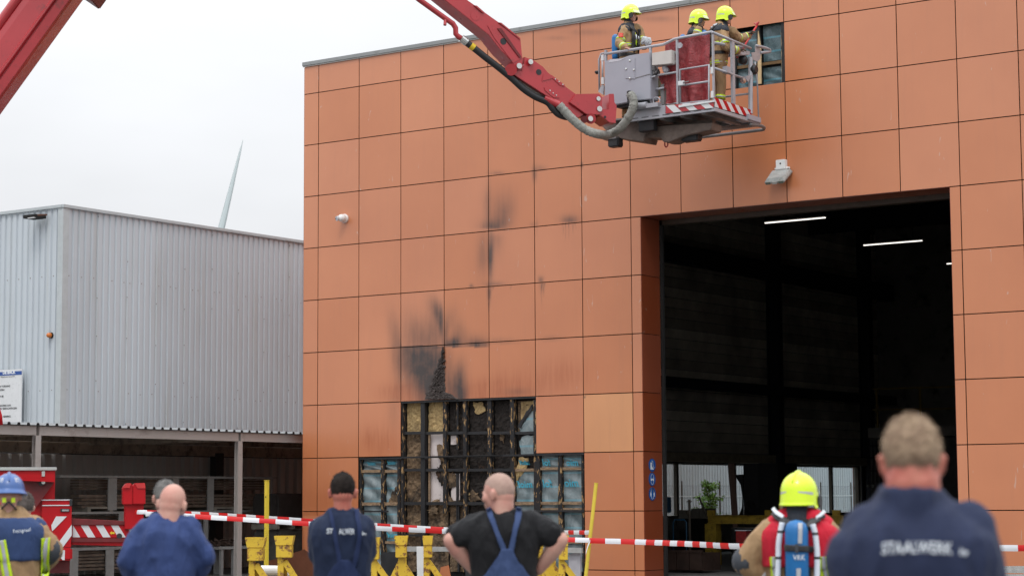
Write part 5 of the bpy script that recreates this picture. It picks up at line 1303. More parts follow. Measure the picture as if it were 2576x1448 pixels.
# front step grating and bumper tubes
gx0, gx1 = XC_ - 1.7, XC_ - .02; gy0, gy1 = YE - .23, YE + .12; gz = fz - .01
mb = MB()
for k in range(34): mb.bb((gx0 + (gx1 - gx0) * k / 34, gy0, gz), (gx0 + (gx1 - gx0) * (k + .35) / 34, gy1, gz + .015))
for k in range(7): mb.bb((gx0, gy0 + (gy1 - gy0) * k / 7, gz + .016), (gx1, gy0 + (gy1 - gy0) * (k + .3) / 7, gz + .03))
o = mb.build('step_grating', M_under2, cage); o['kind'] = 'stuff'
MB().tube(smooth_path([rt(1650, 1165), Vector((XC_ + .02, YE + .08, gz - .0)), Vector((XC_ - .05, YE + .3, gz - .02)), Vector((XC_ - .3, YE + .36, gz - .02)), Vector((XLc + .5, YE + .36, gz - .02))]), .032, 10).build('bumper_tube', M_under2, cage, smooth=True)
MB().tube(smooth_path([rt(1712, 430), rt(1800, 452), rt(1838, 470), rt(1835, 488), rt(1755, 496)], 4), .028, 10).build('bumper_loop', M_alu, cage, smooth=True)
MB().ngon([rt(x, y, -.02) for x, y in ((1662, 495), (1700, 492), (1700, 430), (1725, 430), (1755, 480), (1745, 560), (1715, 580), (1675, 560))], (.012, 0, 0)).build('hook_plate', pm('pale_plate', (.38, .36, .37), .45), cage)
rtb('stay_rod', [(1700, 580), (1722, 760), (1738, 1180)], .015)
MB().ngon([rt(x, y, .0) for x, y in ((1535, 465), (1655, 480), (1655, 520), (1550, 520))], (-.22, 0, 0)).build('monitor_mount', M_alu, cage, bevel=.01)
MB().lathe(rt(1590, 565, -.1), [(.05, -.09), (.09, -.03), (.09, .06), (.05, .1)], 14, RX90).build('water_monitor', M_rub, cage, smooth=True)
MB().lathe(rt(1690, 655, .04), [(.07, -.07), (.1, -.03), (.1, .03), (.07, .06)], 14, Matrix.Rotation(R(90), 3, 'Y')).build('search_lamp', M_rub, cage, smooth=False)
MB().lathe(rt(1592, 762, .03), [(.03, -.06), (.055, 0), (.04, .06)], 12, RX90).build('small_lamp', M_chrome, cage)
MB().ngon([rt(x, y, .03) for x, y in ((1622, 712), (1672, 705), (1640, 770), (1622, 750))], (-.08, 0, 0)).build('knee_bracket', M_alu, cage)
# corrugated sleeve hose from the boom tip to the cage cover
sl = rough_tube([K(1488, 983, .02), K(1560, 1062, -.02), K(1650, 1150, -.08), K(1750, 1222, -.12), K(1860, 1258, -.15)] + [fr(x, y, -.25) for x, y in ((500 - 400 + 70, 1262), (330, 1262), (430, 1210), (510, 1110), (560, 1010), (562, 930), (530, 880))][1:], .082, 'hose_sleeve', M_wrap, truck, .18)
# ================================================================ PEOPLE
from mathutils.bvhtree import BVHTree
def skin_mat(name, c, red):
    t = MT(name); p = t.pos(); f = t.mr(t.noise(p, 9, 4, .6), .35, .65); t.col(t.mix(f, c, red)); t.set(.5, 0, .35)
    t.b.inputs['Subsurface Weight'].default_value = 0.0; t.bump(t.noise(p, 120, 2), .15, .002); return t.m
M_skin = skin_mat('skin_fair', (.56, .33, .26), (.50, .24, .19))
M_skinr = skin_mat('skin_ruddy', (.52, .21, .15), (.42, .12, .09))
M_glove = pm('brown_glove', (.085, .065, .045), .8, var=.3, scale=20)
def cloth(name, c, wr=.5, rough=.8, sc_=6):
    t = MT(name); p = t.pos()
    n1 = t.noise(p, sc_, 4, .55, (1.3, 1.3, .55), .8); n2 = t.noise(p, 260, 2)
    k = t.mix(t.mr(n1, .3, .7), tuple(v * .86 for v in c), tuple(min(1, v * 1.12) for v in c)); t.col(k); t.set(rough, 0, .25)
    t.b.inputs['Sheen Weight'].default_value = .04
    h = t.math('ADD', t.math('MULTIPLY', n1, 1.0), t.math('MULTIPLY', n2, .03)); t.bump(h, wr, .05); return t.m
M_navy = cloth('navy_cloth', (.010, .018, .046)); M_navy2 = cloth('faded_navy_cloth', (.016, .023, .056), .45); M_blueshirt = cloth('royal_blue_cloth', (.030, .052, .150), .7)
M_blackc = cloth('black_cotton', (.008, .008, .0095), .6); M_bib = cloth('work_blue_cloth', (.038, .062, .145), .4); M_bibd = cloth('strap_navy', (.012, .022, .068), .3)
M_tan = cloth('tan_turnout_cloth', (.33, .21, .11), .6); M_yoke = cloth('dark_blue_yoke', (.030, .055, .14), .5); M_redv = cloth('red_vest_cloth', (.48, .012, .03), .6)
M_grey_pad = pm('dark_grey_pad', (.04, .045, .055), .7, var=.2); M_hv = pm('lime_band', (.55, .75, .015), .5, var=.05); M_silver = pm('silver_band', (.42, .43, .46), .35, .2, var=.05)
M_helm = pm('lime_helmet', (.66, .86, .008), .28, var=.03, coat=.5); M_helmb = pm('blue_helmet', (.035, .10, .30), .35, var=.15, scale=8, coat=.3)
M_tank = pm('blue_cylinder', (.006, .13, .36), .45, var=.08, scale=5); M_hood = pm('dark_flash_hood', (.02, .025, .035), .8, var=.3)
def hair_mat(name, a, b, low=None, zc=1.62, zw=.1):
    """short hair; low: colour of the closely cropped hair lower on the head (zc, zw: where the change lies)"""
    t = MT(name); p = t.pos(); n1 = t.noise(p, 30, 5, .7, (1, 1, .6)); n2 = t.noise(p, 11, 3, .5)
    c = t.mix(t.mr(t.math('ADD', t.math('MULTIPLY', n1, .5), t.math('MULTIPLY', n2, .5)), .38, .62), a, b)
    if low:
        sp = t.n('ShaderNodeSeparateXYZ'); t.l(p, sp.inputs[0]); f = t.mr(t.math('ADD', sp.outputs['Z'], t.math('MULTIPLY', n2, .05)), zc - zw, zc + zw); c = t.mix(f, low, c)
    t.col(c); t.set(.85, 0, .12); t.bump(n1, .9, .01); return t.m
M_hairblond = hair_mat('sandy_hair', (.20, .13, .09), (.42, .31, .21), (.14, .095, .07), 1.80, .06); M_hairdark = hair_mat('dark_brown_hair', (.012, .009, .008), (.026, .020, .017), (.10, .06, .045), 1.70, .06); M_hairgrey = hair_mat('grey_hair', (.09, .087, .085), (.20, .19, .18)); M_stubble = hair_mat('shaved_stubble', (.36, .24, .2), (.42, .29, .24))

def ell(mb, c, r, M=None, n=14):
    c = Vector(c); vs = []; fs = []
    for j in range(1, n):
        th = math.pi * j / n
        for k in range(n):
            v = Vector((r[0] * math.sin(th) * math.cos(6.2832 * k / n), r[1] * math.sin(th) * math.sin(6.2832 * k / n), r[2] * math.cos(th)))
            if M is not None: v = M @ v
            vs.append(c + v)
    top = Vector((0, 0, r[2])); top = M @ top if M is not None else top
    vs += [c + top, c - top]; a = len(vs) - 2
    for j in range(n - 2):
        for k in range(n): fs.append((j * n + k, (j + 1) * n + k, (j + 1) * n + (k + 1) % n, j * n + (k + 1) % n))
    for k in range(n): fs += [(a, k, (k + 1) % n), (a + 1, (n - 2) * n + (k + 1) % n, (n - 2) * n + k)]
    mb.add(vs, fs)
def limb(mb, pts, rs, seg=12):
    pts = [Vector(p) for p in pts]; P = []; Rr = []
    for i in range(len(pts) - 1):
        for k in range(4): P.append(pts[i].lerp(pts[i + 1], k / 4)); Rr.append(rs[i] + (rs[i + 1] - rs[i]) * k / 4)
    P.append(pts[-1]); Rr.append(rs[-1]); mb.tube(P, Rr, seg)
    for p, r in zip(pts, rs): ell(mb, p, (r * .99,) * 3, n=8)
def loft(mb, rings, seg=22, pw=2.4):
    """rings: (z, half width, half depth, x offset, y offset)"""
    vs = []
    for z, a, b, ox, oy in rings:
        for k in range(seg):
            t = 6.2832 * k / seg; cx, sx = math.cos(t), math.sin(t)
            vs.append((ox + a * math.copysign(abs(cx) ** (2 / pw), cx), oy + b * math.copysign(abs(sx) ** (2 / pw), sx), z))
    n = len(rings); fs = [(i * seg + k, i * seg + (k + 1) % seg, (i + 1) * seg + (k + 1) % seg, (i + 1) * seg + k) for i in range(n - 1) for k in range(seg)]
    fs += [tuple(range(seg))[::-1], tuple((n - 1) * seg + k for k in range(seg))]; mb.add(vs, fs)
def fuse(mb, voxel, it, name, mat, fold=0.0, fs=7.0, seed=0, zcut=None):
    me = mb.mesh(name); o = bpy.data.objects.new(name, me); COL.objects.link(o)
    m1 = o.modifiers.new('r', 'REMESH'); m1.mode = 'VOXEL'; m1.voxel_size = voxel; m1.use_smooth_shade = True
    m2 = o.modifiers.new('s', 'SMOOTH'); m2.iterations = it; m2.factor = .5
    dg = bpy.context.evaluated_depsgraph_get(); r = bpy.data.meshes.new_from_object(o.evaluated_get(dg))
    bpy.data.objects.remove(o); r.name = name
    if fold > 0:
        n = len(r.vertices); co = np.empty(n * 3, dtype=np.float32); r.vertices.foreach_get('co', co); no = np.empty(n * 3, dtype=np.float32); r.vertices.foreach_get('normal', no)
        co = co.reshape(-1, 3); no = no.reshape(-1, 3); d = np.empty(n, dtype=np.float32)
        for i in range(n):
            x, y, z = co[i]; d[i] = noise.noise(Vector((x * fs * 1.2 + seed, y * fs, z * fs * .5 + x * 2))) + .6 * (1 - abs(2 * noise.noise(Vector((x * fs * 1.7 + seed * 2, y * fs * 1.5 + 4, z * fs * .9 - x * 3))))) - .3
        co += no * (d * fold)[:, None]; r.vertices.foreach_set('co', co.ravel()); r.update()
    r.materials.clear(); r.materials.append(mat)
    r.polygons.foreach_set('use_smooth', [True] * len(r.polygons))
    return r
def hand(mb, wrist, d, up, s=1.0, curl=.5, thumb=1):
    """palm, four fingers of unequal length with bends, thumb from the side of the palm; d: along the hand, up: back of the hand"""
    d = Vector(d).normalized(); up = Vector(up); up = (up - d * up.dot(d)).normalized(); side = d.cross(up) * thumb; w_ = Vector(wrist)
    M = Matrix((side, d, up)).transposed()
    ell(mb, w_ + d * .045 * s, (.042 * s, .055 * s, .017 * s), M, 10); ell(mb, w_ + d * .07 * s, (.042 * s, .03 * s, .015 * s), M, 10)
    for k, (o_, L) in enumerate(((.031, .068), (.011, .078), (-.010, .072), (-.030, .056))):
        p = w_ + d * .085 * s + side * o_ * s; q = p; dd = d.copy(); pts = [p - d * .02 * s]
        for f in (.45, .32, .23):
            pts.append(q.copy()); q = q + dd * L * f * s
            dd = (Matrix.Rotation(-curl * 1.0, 3, d.cross(up)) @ dd) if curl else dd
            pts[-1] = pts[-1]
        pts.append(q); limb(mb, pts, [.010 * s, .0098 * s, .0092 * s, .0085 * s, .0078 * s][:len(pts)], 8)
    t0 = w_ + d * .025 * s + side * .032 * s; t1 = t0 + (d * .6 + side * .7 - up * .2).normalized() * .038 * s; t2 = t1 + (d * .85 + side * .25 - up * .4).normalized() * .03 * s
    limb(mb, [t0 - side * .01 * s, t0, t1, t2], [.014 * s, .014 * s, .0115 * s, .0095 * s], 8)
HC = Vector((0, -.008, -.10))       # head centre below the crown, in head units
def head(mb, top, yaw=0, pitch=0, roll=0, s=1.0, neck=None, nr=.058):
    """skull, jaw, brow, nose, lips, ears; returns the head's matrix (origin at skull centre, +Y to the face)"""
    top = Vector(top); M = Matrix.Rotation(yaw, 3, 'Z') @ Matrix.Rotation(pitch, 3, 'X') @ Matrix.Rotation(roll, 3, 'Y'); c = top - Vector((0, 0, .112 * s))
    H = lambda x, y, z: c + M @ Vector((x * s, y * s, z * s))
    ell(mb, H(0, -.012, .012), (.078 * s, .098 * s, .1 * s), M, 18); ell(mb, H(0, -.03, -.03), (.070 * s, .075 * s, .07 * s), M, 14)
    ell(mb, H(0, .03, -.045), (.062 * s, .062 * s, .078 * s), M, 14); ell(mb, H(0, .062, -.105), (.034 * s, .026 * s, .02 * s), M, 10)
    ell(mb, H(.0, .078, .0), (.052 * s, .018 * s, .014 * s), M, 10)
    limb(mb, [H(0, .082, .005), H(0, .1, -.03), H(0, .108, -.038)], [.009 * s, .012 * s, .011 * s], 8); ell(mb, H(0, .1, -.043), (.018 * s, .011 * s, .009 * s), M, 8)
    ell(mb, H(0, .088, -.071), (.024 * s, .011 * s, .006 * s), M, 8); ell(mb, H(0, .086, -.082), (.021 * s, .011 * s, .007 * s), M, 8)
    for q in (-1, 1):
        ell(mb, H(.045 * q, .055, -.035), (.025 * s, .03 * s, .03 * s), M, 8)
        Me = M @ Matrix.Rotation(.35 * q, 3, 'Z') @ Matrix.Rotation(.12, 3, 'X')
        ell(mb, H(.086 * q, -.010, -.024), (.011 * s, .021 * s, .036 * s), Me, 10); ell(mb, H(.094 * q, -.020, -.008), (.008 * s, .014 * s, .018 * s), Me, 8)
    if neck is not None: limb(mb, [H(0, -.03, -.06), neck], [nr * s, nr * 1.08 * s], 16); ell(mb, Vector(neck).lerp(H(0, -.03, -.06), .4) , (nr * 1.03 * s, nr * 1.0 * s, .05 * s), None, 12)
    return Matrix.Translation(c) @ M.to_4x4()
def rings_torso(z, b, t, dpt=1.0, lean=0.0):
    """z: scale of height, b: bulk, t: garment thickness"""
    base = [(.80, .165, .115, 0), (.90, .180, .125, 0), (1.0, .170, .120, .0), (1.10, .168, .118, .0), (1.2, .176, .12, -.003), (1.31, .190, .122, -.008), (1.39, .200, .118, -.012), (1.44, .186, .106, -.016), (1.475, .150, .090, -.018), (1.505, .110, .074, -.018), (1.53, .080, .066, -.016), (1.56, .062, .060, -.012)]
    return [(h * z, a * b + t, d * (b ** .9) * dpt + t, 0, o + lean * (h - .9)) for h, a, d, o in base]
class Person:
    def __init__(s, label, D, x, ytop, turn=0.0, H=None, floor=GZ, group=None, floor_off=0.0, helmet=0.0, name='person'):
        p = dep(D, x, 1256); s.D = D; s.k = FPX / D; s.cx = x; s.floor = floor
        s.zt = dep(D, x, ytop).z; s.H = (H or (s.zt - floor)); s.ytop = ytop
        d = ray(x, 1256); s.rot = math.atan2(d.y, d.x) - math.pi / 2 + turn; s.turn = turn
        s.root = thing(name, label, 'person', (p.x, p.y, floor), group, world=False); s.root.rotation_euler = (0, 0, s.rot)
        s.inv = (Matrix.Translation((p.x, p.y, floor)) @ Matrix.Rotation(s.rot, 4, 'Z')).inverted(); s.loc = Vector((p.x, p.y, floor)); s.z = (s.H - helmet) / 1.78; s.parts = {}
    def Q(s, x, y, off=0.0):
        """picture point on the upright plane through the person facing the camera, off metres further away -> local"""
        d = ray(x, y); n = Vector((math.cos(s.rot - s.turn + math.pi / 2), math.sin(s.rot - s.turn + math.pi / 2), 0)); P = EYE + d * ((s.loc + n * off - EYE).dot(n) / d.dot(n)); return s.inv @ P
    def add(s, key, me, parent=None):
        o = bpy.data.objects.new(me.name, me); COL.objects.link(o); o.parent = parent or s.root; s.parts[key] = o; return o
    def mesh(s, name, mb, mat, parent=None, smooth=True, bevel=0.0):
        o = mb.build(name, mat, None, smooth=smooth, bevel=bevel); o.parent = parent or s.root; return o
    def bvh(s, *keys):
        vs = []; ps = []
        for k in keys:
            me = s.parts[k].data; o = len(vs); vs += [v.co.copy() for v in me.vertices]; ps += [tuple(o + i for i in p.vertices) for p in me.polygons]
        return BVHTree.FromPolygons(vs, ps)
    def drape(s, tree, x, y, off=.006):
        """point of the clothes that the picture point (x, y) falls on, lifted by off"""
        o = s.inv @ EYE; d = (s.inv.to_3x3() @ ray(x, y)).normalized(); h = tree.ray_cast(o, d)
        if h[0] is None: return s.Q(x, y, -.1)
        n = h[1]; n = -n if n.dot(d) > 0 else n
        return h[0] + n * off - d * off * .5
    def ribbon(s, name, tree, pts, w, mat, off=.007, parent=None, n=22, th=.005):
        """band laid on the clothes along picture points, w pixels wide"""
        P = [Vector((a, b, 0)) for a, b in pts]; P = smooth_path(P, max(2, n // (len(P) - 1))); vs = []; m_ = 4
        for i, p in enumerate(P):
            t = (P[min(i + 1, len(P) - 1)] - P[max(i - 1, 0)]).normalized(); q = Vector((-t.y, t.x, 0)); ww = w if not isinstance(w, tuple) else w[0] + (w[1] - w[0]) * i / (len(P) - 1)
            for k in range(m_ + 1): c = p + q * ww * (k / m_ - .5); vs.append(s.drape(tree, c.x, c.y, off))
        fs = [(i * (m_ + 1) + k, i * (m_ + 1) + k + 1, (i + 1) * (m_ + 1) + k + 1, (i + 1) * (m_ + 1) + k) for i in range(len(P) - 1) for k in range(m_)]
        me = bpy.data.meshes.new(name); me.from_pydata(vs, [], fs); me.materials.append(mat); me.polygons.foreach_set('use_smooth', [True] * len(me.polygons)); me.update()
        o = bpy.data.objects.new(name, me); COL.objects.link(o); o.parent = parent or s.root; sm = o.modifiers.new('s', 'SOLIDIFY'); sm.thickness = th; sm.offset = 0; return o
    def patch(s, name, tree, fn, mat, nu=16, nv=16, off=.008, parent=None, th=.004):
        vs = []
        for j in range(nv + 1):
            for i in range(nu + 1): x, y = fn(i / nu, j / nv); vs.append(s.drape(tree, x, y, off))
        fs = [(j * (nu + 1) + i, j * (nu + 1) + i + 1, (j + 1) * (nu + 1) + i + 1, (j + 1) * (nu + 1) + i) for j in range(nv) for i in range(nu)]
        me = bpy.data.meshes.new(name); me.from_pydata(vs, [], fs); me.materials.append(mat); me.polygons.foreach_set('use_smooth', [True] * len(me.polygons)); me.update()
        o = bpy.data.objects.new(name, me); COL.objects.link(o); o.parent = parent or s.root; sm = o.modifiers.new('s', 'SOLIDIFY'); sm.thickness = th; sm.offset = 0; return o
    def text(s, txt, tree, x, y, hpx, mat, off=.012, arch=0.0, tilt=0.0, space=1.0, bold=0.0, parent=None, sx=.82):
        me = text_mesh(txt, hpx * 1.38, bold, 'CENTER', 0, space)
        import bmesh
        bm = bmesh.new(); bm.from_mesh(me); bmesh.ops.triangulate(bm, faces=bm.faces)
        for _ in range(2): bmesh.ops.subdivide_edges(bm, edges=[e for e in bm.edges if e.calc_length() > hpx * .35], cuts=1)
        bm.to_mesh(me); bm.free(); hw = max(abs(v.co.x) for v in me.vertices)
        for v in me.vertices:
            u, w_ = v.co.x * sx, v.co.y; X = x + u * math.cos(tilt) + w_ * math.sin(tilt); Y = y - w_ * math.cos(tilt) + u * math.sin(tilt) + arch * (u / hw) ** 2
            v.co = s.drape(tree, X, Y, off)
        me.materials.clear(); me.materials.append(mat); me.name = 'back_print'; o = bpy.data.objects.new('back_print', me); COL.objects.link(o); o.parent = parent or s.root; return o
def body(P, arms, b=1.0, skin=None, yaw=0, pitch=0, roll=0, hx=0.0, hy=0.0, hs=1.0, vox=.0085, legs=None, lean=0.0, armr=1.0, hands=True, sh=None, hz=0.0, nr=.058, extra=None):
    z = P.z; mb = MB(); loft(mb, rings_torso(z, b * .93, -.012, 1, lean))
    top = (hx, hy, 1.78 * z + hz); P.headM = head(mb, top, yaw, pitch, roll, hs, (hx * .35, lean * .55 - .012, 1.49 * z), nr)
    legs = legs or [[(-.09, 0, .90), (-.11, .02, .49), (-.12, -.02, .09)], [(.09, 0, .90), (.11, .02, .49), (.12, -.02, .09)]]
    for L in legs:
        limb(mb, [Vector(p) * z for p in L], [.085 * b, .055, .037]); a = Vector(L[2]) * z; ell(mb, a + Vector((0, .06, -.045)), (.045, .12, .04))
    for A in arms:
        S, E_, W_ = (Vector(q) for q in A[:3]); limb(mb, [S, S.lerp(E_, .45), E_], [.056 * armr, .052 * armr, .042 * armr]); limb(mb, [E_, E_.lerp(W_, .3), W_], [.042 * armr, .046 * armr, .029 * armr])
        if hands and len(A) > 3: hand(mb, W_, A[3], A[4], 1.0 * (.95 + .1 * (armr > 1.1)), A[5] if len(A) > 5 else .4, A[6] if len(A) > 6 else 1)
    P.legs = legs; P.b = b; P.lean = lean
    P.add('body', fuse(mb, vox, 3, 'body', skin or M_skin))
    Hm = P.headM
    for q in (-1, 1):
        e = MB(); ell(e, Hm @ Vector((.031 * q * hs, .078 * hs, -.012 * hs)), (.012 * hs, .011 * hs, .008 * hs), None, 8); P.mesh('eye', e, M_eye)
M_eye = pm('eye_dark', (.05, .04, .04), .2)
def shirt(P, name, arms, mat, t=.014, sleeve=1.0, z0=.84, z1=1.50, armr=1.0, b=None, dpt=1.0, fold=.008, fs=8, vox=.011, collar=None, key='shirt', it=4, shr=1.0, pw=2.4, wide=0.0, seed=1):
    z = P.z; b = b or P.b; mb = MB(); rg = [r for r in rings_torso(z, b, t, dpt, P.lean) if z0 * z - .001 <= r[0] <= (z1 + .035) * z + .001]
    if wide: rg = [(r[0], r[1] + wide * math.sin(min(1, max(0, (r[0] / z - .84) / .5)) * 1.57), r[2], r[3], r[4]) for r in rg]
    loft(mb, rg, 26, pw)
    for A in arms:
        S, E_, W_ = (Vector(q) for q in A[:3]); u = .058 * armr * shr + t
        S2 = S.lerp(Vector((0, S.y, S.z)), .25); limb(mb, [Vector((math.copysign(.055, S.x), -.018 + P.lean * .5, 1.515 * z)), S.lerp(Vector((0, S.y, S.z)), .35) + Vector((0, 0, .02)), S], [.045 + t, .055 + t, .054 * armr + t], 14)
        if sleeve <= 1.0: e = S.lerp(E_, sleeve); limb(mb, [S2, S, e], [u * 1.05, u * 1.06, u * .98], 16)
        else:
            limb(mb, [S2, S, S.lerp(E_, .5), E_], [u * 1.02, u * 1.04, u * .98, .047 * armr + t], 16); e = E_.lerp(W_, min(1, sleeve - 1)); limb(mb, [E_, E_.lerp(e, .5), e], [.047 * armr + t, .046 * armr + t, .034 * armr + t], 16)
    cxo = collar[4] if collar and len(collar) > 4 else 0
    if collar: loft(mb, [((collar[0] + .045) * z, collar[1], collar[1] * .98, cxo * .6, collar[3] + P.lean * .5), ((collar[0] + .05 + collar[2] * .6) * z, collar[1] * .96, collar[1] * .96, cxo * .8, collar[3] + .004 + P.lean * .5), ((collar[0] + .06 + collar[2] * 1.15) * z, collar[1] * .93, collar[1] * .95, cxo, collar[3] + .008 + P.lean * .5)], 20, 2)
    return P.add(key, fuse(mb, vox, it, name, mat, fold, fs, seed))
def trousers(P, mat, t=.02, b=None, vox=.014, boots=True):
    z = P.z; b = b or P.b; mb = MB(); loft(mb, [r for r in rings_torso(z, b, t * .7, 1, P.lean) if r[0] <= 1.0 * z + .001])
    for L in P.legs: limb(mb, [Vector(p) * z for p in L], [.092 * b + t, .06 + t, .045 + t], 14)
    P.add('trousers', fuse(mb, vox, 4, 'trousers', mat, .008, 7, 3))
    if boots:
        for L in P.legs:
            a = Vector(L[2]) * z; m2 = MB(); ell(m2, a + Vector((0, .06, -.035)), (.055, .14, .05)); limb(m2, [a + Vector((0, 0, .08)), a + Vector((0, 0, -.03))], [.06, .06]); P.mesh('boot', m2, M_rub)
def hair(P, mat, s=1.0, grow=.012, lo=-.055, front=.35, name='hair', amp=.006, dens=26, fs=30, side=1.0, top_extra=0.0):
    """cap of short hair: covers crown, sides and nape, leaves face and ears free"""
    Hm = P.headM; vs = []; nu, nv = 60, 34
    def pt(u, v):
        ph = 6.2832 * u; th = math.pi * .5 * 1.25 * v
        fr_ = math.cos(ph)        # +1 towards the face
        d = Vector((math.sin(ph) * math.sin(th), math.cos(ph) * math.sin(th), math.cos(th)))
        p = Vector((d.x * .078, d.y * .098 - .012, d.z * .1 + .012))
        g = grow * (1 - .75 * min(1, v)) + top_extra * max(0, d.z) 
        p = p + d * g + d * amp * noise.noise(Vector((p.x * fs * 3, p.y * fs * 3, p.z * fs * 2))); return p, th, fr_
    g = MB(); 
    for j in range(nv + 1):
        for i in range(nu + 1):
            u, v = i / nu, j / nv; ph = 6.2832 * u; c_ = math.cos(ph)
            # lower limit of the hair: high over the forehead, low at the nape, above the ears at the sides
            vm = .62 if c_ > .45 else (.80 - .18 * max(0, c_) / .45 if c_ > -.15 else 1.3)
            if -.5 < c_ <= -.15: vm = .86 + .44 * (-.15 - c_) / .35
            vm += .03 * noise.noise(Vector((u * 40, 1, 1)))
            p, th, _ = pt(u, v * vm); 
            if v > .97: p = p * .985
            g.v.append(tuple(Hm @ (p * s)))
    for j in range(nv):
        for i in range(nu): g.f.append((j * (nu + 1) + i, j * (nu + 1) + i + 1, (j + 1) * (nu + 1) + i + 1, (j + 1) * (nu + 1) + i)); g.mi.append(0)
    rr = random.Random(5); cnt = int(dens * 60)
    base = list(g.v)
    for k in range(cnt):
        i0 = rr.randrange(len(base)); p = Vector(base[i0]); c = Hm.translation; d = (p - c).normalized(); t = Vector((rr.uniform(-1, 1), rr.uniform(-1, 1), rr.uniform(-1.2, .3))); t = (t - d * t.dot(d)).normalized(); L = rr.uniform(.012, .024) * (1 + grow * 30) * .7; q = d.cross(t) * .0022
        g.add([p - q - d * .002, p + q - d * .002, p + t * L + d * rr.uniform(.001, .35) * L], [(0, 1, 2)])
    o = g.build(name, mat, None, smooth=True, fixn=False); o.parent = P.root; return o
def helmet(P, kind='lime', s=1.0):
    """fire helmet: dome, comb, brim and neck skirt, black side caps, reflective patches, visor"""
    Hm = P.headM; mat = M_helm if kind == 'lime' else M_helmb
    def H(x, y, z): return Hm @ Vector((x * s, y * s, z * s))
    def surf(ph, z_, r=1.0):
        # z_ from 1 (crown) to -1 (bottom edge)
        if z_ >= 0: th = (1 - z_) * math.pi / 2; k = math.sin(th); zz = math.cos(th) * .135
        else: k = 1.0 + .05 * (-z_); zz = z_ * .118
        a, b_ = .122 * k * r, (.148 if math.cos(ph) > 0 else .142) * k * r
        return a * math.sin(ph), b_ * math.cos(ph) - .008, zz + .028
    def low(ph):
        c_ = math.cos(ph)
        if kind != 'lime': return -.32
        if c_ > .34: return -.10
        if c_ > .14: return -.10 - (.34 - c_) / .20 * .9
        if c_ > -.2: return -1.0 + .25 * max(0, c_)
        return -.80 + .1 * c_
    nu, nv = 64, 26; g = MB()
    for j in range(nv + 1):
        for i in range(nu + 1):
            ph = 6.2832 * i / nu; v = j / nv; lo = low(ph); z_ = 1 - v * (1 - lo)
            x, y, zz = surf(ph, z_)
            if v > .93 and kind == 'lime': x *= 1.03; y = y * 1.03
            if math.cos(ph) > .5 and z_ < .12: f = (.12 - z_) / .22 * (math.cos(ph) - .5) * 2; y += .035 * min(1, f) ; zz += 0
            if kind != 'lime' and z_ < 0: x *= 1 + .16 * -z_ / .32; y *= 1 + .16 * -z_ / .32
            g.v.append(tuple(H(x, y, zz)))
    for j in range(nv):
        for i in range(nu): g.f.append((j * (nu + 1) + i, j * (nu + 1) + i + 1, (j + 1) * (nu + 1) + i + 1, (j + 1) * (nu + 1) + i)); g.mi.append(0)
    o = g.build('helmet', mat, None, smooth=True, fixn=False); o.parent = P.root; sm = o.modifiers.new('s', 'SOLIDIFY'); sm.thickness = .006 * s; sm.offset = 0
    P.helm = o
    def sub(name, mb, m_, smooth=True, bevel=0.0):
        q = mb.build(name, m_, None, smooth=smooth, bevel=bevel); q.parent = o; return q
    cb = []
    for k in range(15):
        a = -1.15 + 2.5 * k / 14; x, y, zz = 0, math.sin(a) * .146 - .008, math.cos(a) * .135 + .028; cb.append(H(0, y, zz))
    sub('comb', MB().tube(cb, [.011 * s * (.5 + math.sin(math.pi * k / 14)) for k in range(15)], 10), mat)
    if kind == 'lime':
        for q in (-1, 1):
            c_ = [(.5, .0), (.25, .045), (-.1, .045), (-.35, .0), (-.1, -.05), (.25, -.05)]
            pts = [(.128 * q, .045 + .042 * math.cos(6.2832 * k / 6 + .5), -.035 + .05 * math.sin(6.2832 * k / 6 + .5)) for k in range(6)]
            sub('side_cap', MB().ngon([H(*p) for p in pts], (Hm.to_3x3() @ Vector((.012 * q, 0, 0)))), M_rub, False, .004)
        for q in (-1, 1):
            for (p0, p1, z0, z1) in ((math.pi - .35, math.pi - 1.25, -.05, -.22), (1.2, .5, .30, .42), (2.2, 1.5, .45, .6)):
                m2 = MB(); 
                def fn(u, v, p0=p0, p1=p1, z0=z0, z1=z1, q=q): x, y, zz = surf((p0 + (p1 - p0) * u) * q, z0 + (z1 - z0) * (v if u < 2 else 0) * (.45 + .55 * u), 1.03); return H(x, y, zz)
                m2.grid(fn, 8, 4); sub('reflective_patch', m2, M_silver)
        vz = MB()
        def vf(u, v): ph = -1.05 + 2.1 * u; r_ = 1.10 + .06 * v; x, y, zz = surf(ph, .10, r_); return H(x, y + .02 * v, zz + .012 - .05 * v)
        vz.grid(vf, 18, 4); q = sub('visor', vz, M_visor)
        gs = MB(); gs.grid(lambda u, v: H(.0 + .115 * math.sin(math.pi * (.5 + u)) * (1 - .12 * v), -.02 + .115 * math.cos(math.pi * (.5 + u)) * (1 - .1 * v), -.05 - .07 * v), 20, 5); 
    else:
        for k in range(1):
            m2 = MB(); m2.grid(lambda u, v: H(*[a_ * 1.035 for a_ in surf(6.2832 * u, -.28 + .22 * v)]), 48, 2); sub('reflective_band', m2, M_silver)
        for q in (-1, 1):
            m2 = MB(); m2.grid(lambda u, v: H(*[a_ * 1.02 for a_ in surf(math.pi + q * (.45 + .5 * u), .25 + .22 * v)]), 6, 3); sub('reflective_patch', m2, M_silver)
            m2 = MB(); m2.box(H(.035 * q, -.125, -.06), (.028, .012, .035)); sub('lime_tab', m2, M_hv, False)
            m2 = MB(); m2.tube([H(.0, -.135, -.075), H(.05 * q, -.09, -.12), H(.085 * q, -.0, -.17)], .007, 6); sub('chin_strap', m2, M_rub)
